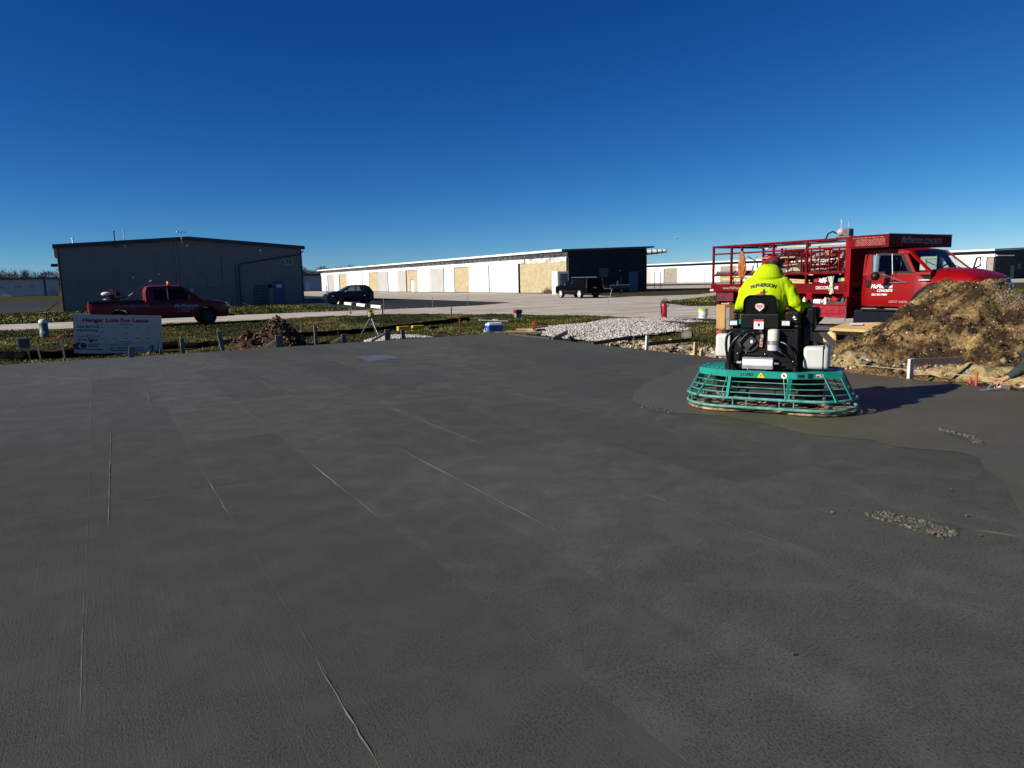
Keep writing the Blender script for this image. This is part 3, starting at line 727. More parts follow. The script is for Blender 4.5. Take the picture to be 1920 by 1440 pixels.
rust = M('rust', (.16, .07, .035), .9, var=.4, vscale=8)
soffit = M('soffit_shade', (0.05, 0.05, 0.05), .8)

def hangar_row(name, label, loc, length, width, bays, hd, hroof, end_mat, pier_mat, first_pier, peeled):
    """local x runs along the end wall (away from the doors), local y along the long door side; doors face -x."""
    h = thing(name, label, 'hangar row', loc, R(30))
    b = MB(); b.bx(0.25, width, 0.0, length, 0, hroof - .12); b.build('core_wall', pier_mat, h)
    b = MB(); b.bx(0.02, width, -.16, -.004, 0, hroof - .75); b.prism([(0.02, -.12, hroof - .75), (width, -.12, hroof - .75), (width, -.12, hroof + .36), (0.02, -.12, hroof - .05)], (0, .11, 0)); b.build('end_wall', end_mat, h)
    b = MB(); b.prism([(-1.25, -.55, hroof - .05), (width + .9, -.55, hroof + .42), (width + .9, -.55, hroof + .62), (-1.25, -.55, hroof + .17)], (0, length + 1.1, 0)); rf = b.build('roof', M('tar_roof', (.075, .085, .09), .7), h)
    b = MB(); b.bx(-1.29, -1.25, -.55, length + .55, hroof - .06, hroof + .20); b.build('fascia', white_paint, rf)
    b = MB(); b.prism([(-1.25, -.60, hroof - .05), (width + .9, -.60, hroof + .42), (width + .9, -.60, hroof + .64), (-1.25, -.60, hroof + .19)], (0, .05, 0)); b.build('end_fascia', M('slate_fascia', (.045, .075, .085), .5), rf)
    # beam over the doors, sliding-door rail
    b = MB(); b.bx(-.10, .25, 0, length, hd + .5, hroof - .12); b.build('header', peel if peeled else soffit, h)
    b = MB(); b.bx(-.42, -.10, bays[0][2] - 1.4, length, hd, hd + .5); b.bx(-.46, -.42, bays[0][2] - 1.4, length, hd + .06, hd + .44); b.build('door_rail', white_paint, h)
    b = MB(); b.bx(-.21, -.16, bays[0][2], length, .0, hd); b.build('door_recess', black, h)  # black sheet added behind the doors so the gaps look shaded
    dk = 0
    for (kind, y0, y1) in bays:
        if kind == 'p':
            b = MB(); b.bx(-.235, .25, y0, y1, 0, hd + .5); b.build('pier', pier_mat, h)
        elif kind == 'd':
            dk += 1; sh_ = -.10 * (dk % 2); b = MB(); b.bx(-.30 + sh_, -.24 + sh_, y0 + .08, y1 - .08, .10, hd)
            n = max(2, int((y1 - y0) / .30))
            for k in range(n + 1): yy = y0 + .08 + (y1 - y0 - .16) * k / n; b.bx(-.325 + sh_, -.30 + sh_, yy - .03, yy + .03, .12, hd - .02)
            d = b.build('sliding_door', [door_white, door_dull][(dk * 7 + dk // 3) % 3 == 0], h)
        elif kind == 'w':
            b = MB(); b.bx(-.265, -.238, y0, y1, .05, 2.2); d = b.build('walk_door', white_paint, h)
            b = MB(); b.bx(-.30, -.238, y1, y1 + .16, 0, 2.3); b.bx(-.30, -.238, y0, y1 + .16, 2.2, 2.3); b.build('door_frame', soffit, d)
    b = MB(); b.bx(-.44, -.18, 0, length, .0, .09); b.build('floor_rail', dark_metal, h)
    return h
GY = 4.05
bays1 = [('p', 0, 11.2), ('d', 11.4, 15.3), ('d', 15.3, 20.0), ('d', 20.0, 26.5), ('p', 26.5, 32.0), ('d', 32.0, 36.0), ('d', 36.0, 41.6), ('d', 41.6, 47.4), ('p', 47.4, 52.7), ('w', 49.2, 50.6), ('d', 52.7, 57.0), ('d', 57.0, 62.4), ('d', 62.4, 68.1), ('p', 68.1, 73.8), ('d', 73.8, 78.3), ('d', 78.3, 83.7), ('d', 83.7, 89.5), ('p', 89.5, 95.3), ('d', 95.3, 99.3), ('d', 99.3, 105), ('d', 105, 110.5)]
mh = hangar_row('hangar_row', 'long white hangar row with tan piers and a dark end wall behind the black SUV', (7.25, 89.6, GZ), 110.7, 12.6, bays1, GY, 5.25, dark_block, tan_block, 11, True)
b = MB(); b.bx(-.242, -.236, 0.0, 11.2, GY - .05, GY + .5); b.build('peeling_band', peel, mh)
b = MB(); b.bx(9.55, 11.05, -.21, -.165, .05, 2.55); d = b.build('end_door', steel_door, mh)
b = MB(); b.bx(9.43, 9.55, -.23, -.165, 0, 2.67); b.bx(11.05, 11.17, -.23, -.165, 0, 2.67); b.bx(9.55, 11.05, -.23, -.165, 2.55, 2.67); b.build('door_frame', soffit, d)
b = MB(); b.ball((10.9, -.25, 1.15), .05); b.build('handle', galv, d)
b = MB(); b.bx(4.75, 6.15, -.185, -.165, 2.0, 3.1); wd = b.build('notice_board', M('faded_notice', (.075, .09, .10), .6, var=.5, vscale=3), mh)
b = MB(); b.ball((7.95, -.25, 2.75), .14); b.build('wall_lamp', galv, mh, smooth=60)
b = MB(); b.bx(7.5, 7.72, -.3, -.18, .55, 1.45); b.build('meter_cover', white_paint, mh, bevel=.01)
b = MB(); b.bx(8.0, 8.35, -.22, -.17, .2, 1.9); b.build('conduit_box', M('dim_grey', (.035, .042, .044), .6), mh)

bl = []
y0 = 0.0
bl.append(('p', 0, 1.1)); y0 = 1.1
k = 0
while y0 < 118:
    for w_, kd in ((5.6, 'd'), (5.6, 'd'), (5.2, 'd'), (5.4, 'p')):
        bl.append((kd, y0, y0 + w_)); y0 += w_
bh = hangar_row('hangar_row', 'farther long white hangar row running behind the red rack truck', (89.2, 132.6, GZ), y0, 14.0, bl, 4.15, 5.35, dark_block, grey_block, 1, False)
b = MB(); b.bx(-1.0, 5.0, -.95, -.75, 4.25, 4.45); b.build('rail_overhang', white_paint, bh)
b = MB(); b.bx(5.6, 6.9, -.21, -.165, .05, 2.5); b.build('end_door', steel_door, bh)
b = MB(); b.bx(8.2, 9.3, -.185, -.165, 1.9, 2.8); b.build('notice_board', M('faded_notice', (.075, .09, .10), .6), bh)

# ---------- far buildings
def far_shed(label, loc, rot, w, d, hh, mats, wins):
    h = thing('storage_hangar', label, 'hangar', loc, rot)
    b = MB(); b.bx(0, w, 0, d, 0, hh); b.build('wall', mats[0], h)
    b = MB(); b.bx(-.9, w + .9, -.7, d + .7, hh + .004, hh + .65); b.build('roof', mats[1], h)
    b = MB(); b.bx(-.5, .0, -.25, -.01, 0, hh - .01); b.bx(w, w + .5, -.25, -.01, 0, hh - .01); b.build('corner_post', siding_trim, h)
    for x in wins:
        b = MB(); b.bx(x, x + 1.7, -.06, -.01, hh * .52, hh * .62); b.build('window', glass_dark, h)
    b = MB(); b.bx(w * .12, w * .12 + 1.1, -.05, -.012, 0, 2.2); b.build('door', white_paint, h)
    return h
far_shed('small pale hangar with a row of four dark windows beyond the ramp', (-176.5, 238, GZ), R(20), 19.5, 20, 5.6, (M('pale_siding', (.50, .49, .45), .6), siding_trim), (2.2, 6.3, 11.2, 15.2))
far_shed('grey shed half hidden behind the left wall of the steel hangar', (-166, 268, GZ), R(20), 22, 18, 6.0, (M('dim_siding', (.12, .13, .15), .6), siding_trim), ())
far_shed('pale shed seen in the gap beside the white hangar row', (-62.5, 218, GZ), R(20), 5.5, 18, 4.4, (M('pale_siding', (.26, .28, .31), .6), siding_trim), ())

# ---------- far bare wood
def woods(name, spots, label):
    V = []; F = []; mi = []
    rr = np.random.default_rng(5)
    for (x, y, hgt) in spots:
        def tri(p, q, w, m):
            p = np.array(p); q = np.array(q); s = np.array([rr.normal(), rr.normal(), rr.normal() * .3]); s = s / np.linalg.norm(s) * w
            k = len(V); V.extend([p - s, p + s, q]); F.append((k, k + 1, k + 2)); mi.append(m)
        tri((x, y, GZ), (x, y, hgt * .9), .35, 0); tri((x + .2, y, GZ), (x, y, hgt * .8), .3, 0)
        for k in range(190):
            a = rr.uniform(0, 6.28); t = rr.uniform(.22, .95); rad = hgt * .33 * math.sin(math.pi * min(1, t * .85 + .1))
            c = np.array([x, y, hgt * t * .85]); e = c + np.array([math.cos(a) * rad, math.sin(a) * rad, hgt * rr.uniform(.05, .22)])
            m = c + (e - c) * rr.uniform(.2, .7)
            tri(m, e, rr.uniform(.06, .2), int(rr.random() < .35))
    return raw_mesh(name, np.array(V, float), np.array(F), [M('bare_bark', (.030, .024, .021), .9, var=.3, vscale=.2), M('bare_twig', (.050, .037, .030), .9, var=.3, vscale=.2)], mi)
spots = []
for k in range(210): spots.append((rng.uniform(-360, -205), rng.uniform(350, 420), rng.uniform(9, 14)))
for k in range(220): spots.append((rng.uniform(-215, -70), rng.uniform(400, 470), rng.uniform(9, 13.5)))
for k in range(70): spots.append((rng.uniform(-80, 10), rng.uniform(440, 520), rng.uniform(7, 11)))
for k in range(60): spots.append((rng.uniform(190, 420), rng.uniform(480, 560), rng.uniform(5, 9)))
wd = woods('bare_woods', spots, '')
tag(wd, 'leafless brown wood along the far edge of the airfield', 'wood', kind='stuff')
tl = MB()
for x0, x1, y, hh in ((-420, -60, 425, 9), (-110, 60, 530, 7)):
    n = 80; pts = [(x0 + (x1 - x0) * i / n, y, GZ + hh * (.55 + .5 * float(fbm(i * .35, y, 1, 3, 8)))) for i in range(n + 1)]
    ring = [[(p[0], p[1] - 8, GZ - .5), p, (p[0], p[1] + 40, GZ - .5)] for p in pts]
    tl.loft(ring, closed=False, caps=False)
setting(tl.build('hill', M('brush', (.024, .019, .015), .95, var=.4, vscale=.3)))
# ================================================================== VEHICLES
red_paint = M('red_paint', (0.215, 0.0012, 0.002), 0.38, var=0.08, vscale=1.5, coat=0.06, spec=.22)
deep_red = M('deep_red_paint', (0.17, 0.001, 0.003), 0.35, var=0.1, vscale=1.5, coat=0.15, spec=.3)
rack_red = M('rack_red', (0.125, 0.0012, 0.0035), 0.55, var=0.25, vscale=4, spec=.10)
scuffed_red = M('scuffed_red', (0.22, 0.003, 0.012), 0.5, var=0.1, vscale=9, col2=(.30, .015, .03), detail=8, spec=.3)
rubber = M('rubber', (0.006, 0.006, 0.006), 0.85, var=0.2, spec=.2)
chrome = M('chrome', (0.75, 0.76, 0.78), 0.12, 1.0, var=0)
alu = M('aluminium', (0.60, 0.61, 0.62), 0.35, 0.85, var=0.1)
plastic_black = M('black_plastic', (0.006, 0.006, 0.0065), 0.5, var=0.1, spec=.3)
lamp_clear = M('lamp_lens', (0.6, 0.63, 0.66), 0.1, var=0.2, vscale=20, spec=0.8)
lamp_red = M('red_lens', (0.5, 0.01, 0.01), 0.15, var=0.1, spec=0.8)
amber = M('amber_lens', (0.75, 0.18, 0.01), 0.2, var=0.1)
window_glass = M('tinted_glass', (0.004, 0.006, 0.007), 0.05, var=0, spec=0.14)

bright_alloy = M('bright_alloy', (0.78, 0.78, 0.78), 0.4, 0.15, var=.05)
def clear_glass():
    m = bpy.data.materials.new('clear_glass'); m.use_nodes = True; nt = m.node_tree; nt.nodes.clear()
    o = nt.nodes.new('ShaderNodeOutputMaterial'); mx = nt.nodes.new('ShaderNodeMixShader'); t = nt.nodes.new('ShaderNodeBsdfTransparent'); g = nt.nodes.new('ShaderNodeBsdfGlossy')
    t.inputs[0].default_value = (.62, .72, .70, 1); g.inputs['Roughness'].default_value = .02; f = nt.nodes.new('ShaderNodeFresnel'); f.inputs[0].default_value = 1.5
    nt.links.new(f.outputs[0], mx.inputs[0]); nt.links.new(t.outputs[0], mx.inputs[1]); nt.links.new(g.outputs[0], mx.inputs[2]); nt.links.new(mx.outputs[0], o.inputs[0])
    return m
clear = clear_glass()

def car_loft(xs, zb, zt, w, nz=9, nc=5, crown=.03):
    """rings across the car: right side up, over the top, left side down. open underneath."""
    rings = []
    for x in xs:
        a, t = zb(x), zt(x); side = []
        for j in range(nz + 1):
            z = a + (t - a) * j / nz; side.append((x, w(x, z), z))
        wt = side[-1][1]; top_ = [(x, wt * (1 - 2 * k / (nc + 1)), t + crown * (1 - (1 - 2 * k / (nc + 1)) ** 2)) for k in range(1, nc + 1)]
        rings.append([(p[0], p[1], p[2]) for p in side] + top_ + [(p[0], -p[1], p[2]) for p in side[::-1]])
    return rings
def lerp_tab(tab):
    xs = [p[0] for p in tab]; ys = [p[1] for p in tab]
    return lambda x: float(np.interp(x, xs, ys))
def with_arches(base, arches):
    def f(x):
        z = base(x)
        for (cx, cz, r) in arches:
            if abs(x - cx) < r: z = max(z, cz + math.sqrt(r * r - (x - cx) ** 2))
        return z
    return f
def stations(x0, x1, n, arches):
    s = set(np.round(np.linspace(x0, x1, n), 4))
    for cx, cz, r in arches:
        for k in range(13): s.add(round(cx - r + 2 * r * k / 12, 4))
        s.add(round(cx - r - .004, 4)); s.add(round(cx + r + .004, 4))
    return sorted(x for x in s if x0 <= x <= x1)
def side_patch(mb, quad, w, sgn, off=.006, n=5, m=0):
    """a pane lying on the body's side; quad in (x, z): bottom-rear, bottom-front, top-front, top-rear"""
    vs = []
    for j in range(n + 1):
        for i in range(n + 1):
            a = Vector(quad[0]).lerp(Vector(quad[1]), i / n); b = Vector(quad[3]).lerp(Vector(quad[2]), i / n); p = a.lerp(b, j / n)
            vs.append((p.x, sgn * (w(p.x, p.y) + off), p.y))
    fs = [(j * (n + 1) + i, j * (n + 1) + i + 1, (j + 1) * (n + 1) + i + 1, (j + 1) * (n + 1) + i) for j in range(n) for i in range(n)]
    mb.add(vs, fs, m)
def wheel(parent, x, y, r, width, rim_mat, spokes=6, rim_r=.62, out=1):
    b = MB(); T = Matrix.Translation((x, y, r)) @ Matrix.Rotation(R(90), 4, 'X')
    hw = width / 2
    b.lathe([(r * rim_r, -hw), (r * .93, -hw), (r, -hw * .7), (r, hw * .7), (r * .93, hw), (r * rim_r, hw)], 32, 0, T, close=True)
    wh = b.build('wheel', rubber, parent, smooth=35)
    b = MB(); T2 = T if out < 0 else T @ Matrix.Rotation(math.pi, 4, 'X')
    # T's +z axis points to -y after the rotation
    b.lathe([(r * rim_r, hw * .8), (r * rim_r * .92, hw * .75), (r * rim_r * .85, hw * .2), (0.0001, hw * .25)], 32, 1, T2)
    b.lathe([(r * .17, hw * .2), (r * .17, hw * .82), (0.0001, hw * .86)], 16, 0, T2)
    for k in range(spokes):
        a = 2 * math.pi * k / spokes
        p0 = T2 @ Vector((math.cos(a) * r * .12, math.sin(a) * r * .12, hw * .72)); p1 = T2 @ Vector((math.cos(a) * r * rim_r * .95, math.sin(a) * r * rim_r * .95, hw * .70))
        b.beam(p0, p1, r * .16, .03, 0, up=(0, 1, 0))
    b.lathe([(r * rim_r * 1.0, hw * .72), (r * rim_r * 1.0, hw * .90), (r * rim_r * .9, hw * .90), (r * rim_r * .88, hw * .6)], 32, 0, T2)
    b.build('rim', [rim_mat, plastic_black], wh, smooth=35)
    return wh

# ---------------------------------------------------------------- red pickup at the roadside (local x forward, right side is -y)
def pickup(loc, rz):
    t = thing('pickup_truck', 'dark red extended-cab pickup with amber roof beacon parked behind the lease sign', 'pickup', loc, rz)
    L_ = 6.15
    aw = [(1.25, .40, .50), (5.05, .40, .50)]
    base = lerp_tab([(0, .62), (.25, .52), (1.9, .50), (4.3, .50), (5.8, .42), (6.15, .52)])
    zb = with_arches(base, aw)
    hood = lerp_tab([(0, 1.15), (.02, 1.18), (2.35, 1.20), (2.36, 1.20), (4.25, 1.22), (4.55, 1.24), (5.6, 1.15), (5.95, 1.06), (6.08, .95), (6.15, .80)])
    wx = lerp_tab([(0, .93), (.12, .97), (5.3, .97), (5.75, .93), (6.0, .84), (6.15, .70)])
    def wb(x, z):
        w = wx(x); k = max(0, (z - .95) / .35); return w - .07 * k * k - .05 * max(0, (.62 - z) / .3)
    b = MB(); b.loft(car_loft(stations(0, L_, 46, aw), zb, hood, wb, crown=.035), closed=False, caps=False)
    # end closures
    for x in (0.0, L_):
        r0 = car_loft([x], zb, hood, wb)[0]; b.add(r0, [tuple(range(len(r0)))])
    body = b.build('body', deep_red, t, smooth=38)
    # bed cavity reads as a dark liner with rails
    b = MB(); b.bx(.10, 2.25, -.80, .80, 1.205, 1.245); b.build('bed_liner', plastic_black, t)
    b = MB(); b.bx(.02, 2.33, -.95, -.82, 1.19, 1.28); b.bx(.02, 2.33, .82, .95, 1.19, 1.28); b.bx(.0, .10, -.82, .82, 1.17, 1.27); b.build('bed_rail', plastic_black, t, bevel=.015)
    # cab
    zt = lerp_tab([(2.38, 1.62), (2.42, 1.86), (2.6, 1.93), (3.9, 1.92), (4.05, 1.86), (4.85, 1.24)])
    def wc(x, z):
        k = (z - 1.18) / .75; return min(wb(x, 1.18), .93) - .17 * k - .03 * max(0, k - .8) * 3
    b = MB(); xs = [2.38, 2.40, 2.46, 2.6, 3.0, 3.4, 3.75, 3.9, 3.98, 4.06, 4.2, 4.4, 4.6, 4.85]
    b.loft(car_loft(xs, lambda x: 1.17, zt, wc, crown=.04), closed=False, caps=False)
    r0 = car_loft([2.38], lambda x: 1.17, zt, wc)[0]; b.add(r0, [tuple(range(len(r0)))])
    cab = b.build('cab', deep_red, t, smooth=38)
    for s in (-1, 1):
        b = MB(); side_patch(b, [(2.72, 1.26), (3.22, 1.26), (3.24, 1.80), (2.76, 1.80)], wc, s); b.build('window', window_glass, cab, smooth=40)
        b = MB(); side_patch(b, [(3.36, 1.26), (4.45, 1.26), (3.98, 1.79), (3.38, 1.80)], wc, s); b.build('window', window_glass, cab, smooth=40)
        b = MB(); side_patch(b, [(3.28, .62), (4.42, .62), (4.42, .635), (3.28, .635)], wb, s, .004); side_patch(b, [(3.28, .62), (3.292, .62), (3.292, 1.2), (3.28, 1.2)], wb, s, .004); side_patch(b, [(4.42, .62), (4.432, .62), (4.432, 1.2), (4.42, 1.2)], wb, s, .004); b.build('door_seam', plastic_black, t)
        b = MB(); b.box((3.42, s * 1.0, 1.06), (.18, .04, .05)); b.build('handle', plastic_black, t, bevel=.01)
        b = MB(); b.box((4.30, s * 1.09, 1.36), (.13, .20, .22)); b.beam((4.32, s * .9, 1.28), (4.3, s * 1.03, 1.3), .04, .04); b.build('side_mirror', plastic_black, t, bevel=.03)
    b = MB(); b.bx(3.315, 3.335, -.925, -.915, 1.27, 1.80); b.build('door_pillar_trim', alu, cab, rot=(0, 0, 0))
    # windscreen pane on the sloping front
    b = MB(); rows = []
    for i in range(6):
        x = 4.09 + (4.80 - 4.09) * i / 5; z = zt(x); w = wc(x, z) - .05; rows.append([(x, w * (1 - 2 * k / 6), z + .04 * (1 - (1 - 2 * k / 6) ** 2) + .006) for k in range(7)])
    b.loft(rows, closed=False, caps=False); b.build('windscreen', window_glass, cab, smooth=40)
    # front end
    b = MB(); b.bx(6.10, 6.17, -.50, .50, .74, 1.00); b.build('grille', plastic_black, t, bevel=.02)
    for s in (-1, 1):
        b = MB(); b.ball((5.98, s * .70, .93), (.14, .17, .13), 14, 8); b.build('headlight', lamp_clear, t, smooth=60)
        b = MB(); b.bx(-.02, .05, s * .82 - .08, s * .82 + .08, .80, 1.12); b.build('tail_light', lamp_red, t, bevel=.02)
    b = MB(); b.loft([[(6.02, y, .50), (6.28 - .16 * abs(y) ** 2, y, .52), (6.28 - .16 * abs(y) ** 2, y, .72), (6.02, y, .74)] for y in np.linspace(-.97, .97, 9)]); b.build('front_bumper', chrome, t, smooth=30)
    b = MB(); b.box((6.22, -.55, .42), (.28, .12, .10)); b.box((6.22, .55, .42), (.28, .12, .10)); b.bx(6.05, 6.2, -.7, .7, .38, .46); b.build('tow_hook', plastic_black, t, bevel=.02)
    b = MB(); b.bx(-.16, .02, -.92, .92, .56, .74); b.build('rear_bumper', chrome, t, bevel=.03)
    b = MB(); b.bx(-.45, -.15, -.05, .05, .5, .6); b.bx(-.30, -.22, -.10, .10, .55, .85); b.build('tow_hitch', plastic_black, t)
    b = MB(); b.bx(1.9, 4.4, -.86, .86, .38, .52); b.bx(5.3, 6.0, -.7, .7, .36, .5); b.bx(.2, .9, -.7, .7, .5, .62); b.build('chassis', plastic_black, t)
    for x in (1.25, 5.05):
        for s in (-1, 1): wheel(t, x, s * .84, .40, .26, dark_metal, 5, .58, s)
    # beacon
    b = MB(); b.cyl((3.45, -.35, 1.95), (3.45, -.35, 1.99), .10); bc = b.build('beacon', plastic_black, t, smooth=40)
    b = MB(); b.lathe([(.075, 1.99), (.075, 2.10), (.05, 2.14), (.0001, 2.15)], 16, 0, Matrix.Translation((3.45, -.35, 0))); b.build('lens', amber, bc, smooth=40)
    # writing
    text('Concrete Resurfacing', .17, M('faded_lettering', (.28, .22, .22), .6, var=0), t, (.95, -.982, 1.05), (R(90), 0, 0), shear=.2, bold=.004)
    text('McPherson', .24, M('door_lettering', (.42, .40, .40), .6, var=0), t, (3.55, -.978, .96), (R(90), 0, 0), shear=.3, bold=.008)
    text('CONCRETE', .11, M('door_lettering', (.42, .40, .40), .6, var=0), t, (3.86, -.980, .80), (R(90), 0, 0), shear=.2)
    text('262-363-9200', .10, M('door_lettering', (.42, .40, .40), .6, var=0), t, (3.66, -.980, .68), (R(90), 0, 0))
    return t
PK = pickup((-19.75, 33.55, GZ), R(31.5))
def on_pickup(x, y, z): return PK.matrix_basis @ Vector((x, y, z))

# things carried in the pickup's bed
T0 = R(31.5)
def loc_pk(x, y, z):
    c, s = math.cos(T0), math.sin(T0); return (-19.75 + c * x - s * y, 33.55 + s * x + c * y, GZ + z)
e = thing('power_trowel', 'small walk-behind power trowel with white tank and red frame in the pickup bed', 'power trowel', loc_pk(.95, -.1, 1.25), T0)
b = MB(); b.lathe([(.34, .06), (.36, .10), (.34, .14)], 20, 0, None, True); b.tube([(.0, -.3, .1), (.0, .3, .1)], .02); b.tube([(-.3, 0, .1), (.3, 0, .1)], .02); b.build('guard_ring', dark_metal, e, smooth=40)
b = MB(); b.ball((-.16, 0, .36), (.22, .16, .10), 14, 8); b.build('fuel_tank', white_paint, e, smooth=60)
b = MB(); b.box((.05, 0, .22), (.25, .25, .22)); b.tube([(.0, .1, .2), (.02, .1, .55), (.1, .0, .58), (.14, -.1, .25)], .022); b.build('engine', red_paint, e, bevel=.02)
b = MB(); b.ball((.32, .02, .36), (.13, .12, .10), 12, 8); b.build('air_cleaner', plastic_black, e, smooth=60)
b = MB(); b.tube([(.15, 0, .12), (.75, -.05, .22), (1.75, -.1, .92)], .028, 8); b.build('handle_tube', dark_metal, e, smooth=40)
b = MB(); b.tube([(1.70, -.1, .885), (1.80, -.1, .955)], .04, 8); b.tube([(.72, -.05, .2), (.95, -.06, .36)], .034, 8); b.build('grip', alu, e, smooth=40)

# ---------------------------------------------------------------- generic small cars
def hatchback(loc, rz):
    t = thing('hatchback_car', 'dark blue three-door hatchback parked nose to the white wheel stops', 'car', loc, rz)
    paint = M('navy_paint', (0.004, 0.006, 0.018), 0.35, var=0.1, coat=0.1, spec=.25)
    aw = [(.62, .31, .37), (3.08, .31, .37)]
    zb = with_arches(lerp_tab([(0, .42), (.2, .25), (3.5, .22), (3.82, .34)]), aw)
    zt = lerp_tab([(0, .62), (.04, .90), (.2, .98), (2.5, .96), (2.75, .95), (3.3, .88), (3.62, .76), (3.76, .62), (3.82, .5)])
    wx = lerp_tab([(0, .66), (.15, .80), (.5, .85), (3.2, .85), (3.6, .76), (3.82, .52)])
    def wb(x, z): return wx(x) - .06 * max(0, (z - .7) / .25) ** 2 - .04 * max(0, (.45 - z) / .2)
    b = MB(); b.loft(car_loft(stations(0, 3.82, 40, aw), zb, zt, wb, crown=.05), closed=False, caps=False)
    for x in (0, 3.82):
        r0 = car_loft([x], zb, zt, wb)[0]; b.add(r0, [tuple(range(len(r0)))])
    b.build('body', paint, t, smooth=40)
    zr = lerp_tab([(.08, .98), (.35, 1.30), (.55, 1.39), (1.2, 1.41), (1.75, 1.38), (1.95, 1.32), (2.68, .95)])
    def wc(x, z): return min(wb(x, .93), .80) - .16 * (z - .93) / .47
    xs = [.08, .2, .35, .55, .9, 1.3, 1.7, 1.85, 2.0, 2.2, 2.45, 2.68]
    b = MB(); b.loft(car_loft(xs, lambda x: .93, zr, wc, crown=.03), closed=False, caps=False); cab = b.build('cabin', M('black_roof', (.008, .009, .012), .5, var=.1), t, smooth=40)
    pale = M('pale_glass', (.24, .28, .27), .08, var=0.1, spec=.8)
    for s in (-1, 1):
        b = MB(); side_patch(b, [(1.42, .99), (2.10, .99), (1.80, 1.31), (1.44, 1.33)], wc, s); b.build('window', pale, cab)
        b = MB(); side_patch(b, [(1.02, .99), (1.34, .99), (1.36, 1.33), (1.08, 1.32)], wc, s); b.build('window', pale, cab)
        b = MB(); b.ball((3.50, s * .60, .70), (.13, .12, .13), 12, 8); b.build('headlight', lamp_clear, t, smooth=60)
        b = MB(); b.ball((2.2, s * .95, .98), (.09, .11, .08), 10, 6); b.beam((2.2, s * .8, .95), (2.2, s * .9, .97), .05, .04); b.build('side_mirror', chrome, t, smooth=60)
        b = MB(); b.bx(-.01, .08, s * .62 - .07, s * .62 + .07, .68, .92); b.build('tail_light', lamp_red, t, bevel=.02)
    b = MB(); rows = []
    for i in range(5):
        x = 2.0 + .62 * i / 4; z = zr(x); w = wc(x, z) - .05; rows.append([(x, w * (1 - 2 * k / 6), z + .03 * (1 - (1 - 2 * k / 6) ** 2) + .006) for k in range(7)])
    b.loft(rows, closed=False, caps=False); b.build('windscreen', M('slate_glass', (.07, .085, .09), .08, var=0, spec=.8), cab, smooth=40)
    b = MB(); b.bx(3.74, 3.83, -.42, .42, .38, .56); b.build('grille', plastic_black, t, bevel=.03)
    b = MB(); b.ball((3.72, .38, .42), .06, 10, 6); b.ball((3.72, -.38, .42), .06, 10, 6); b.build('fog_lamp', lamp_clear, t, smooth=60)
    for x in (.62, 3.08):
        for s in (-1, 1): wheel(t, x, s * .75, .31, .2, dark_metal, 8, .66, s)
    return t
hb = hatchback((-12.75, 66.4, GZ), R(202)); hb.scale = (1.17, 1.17, 1.2)

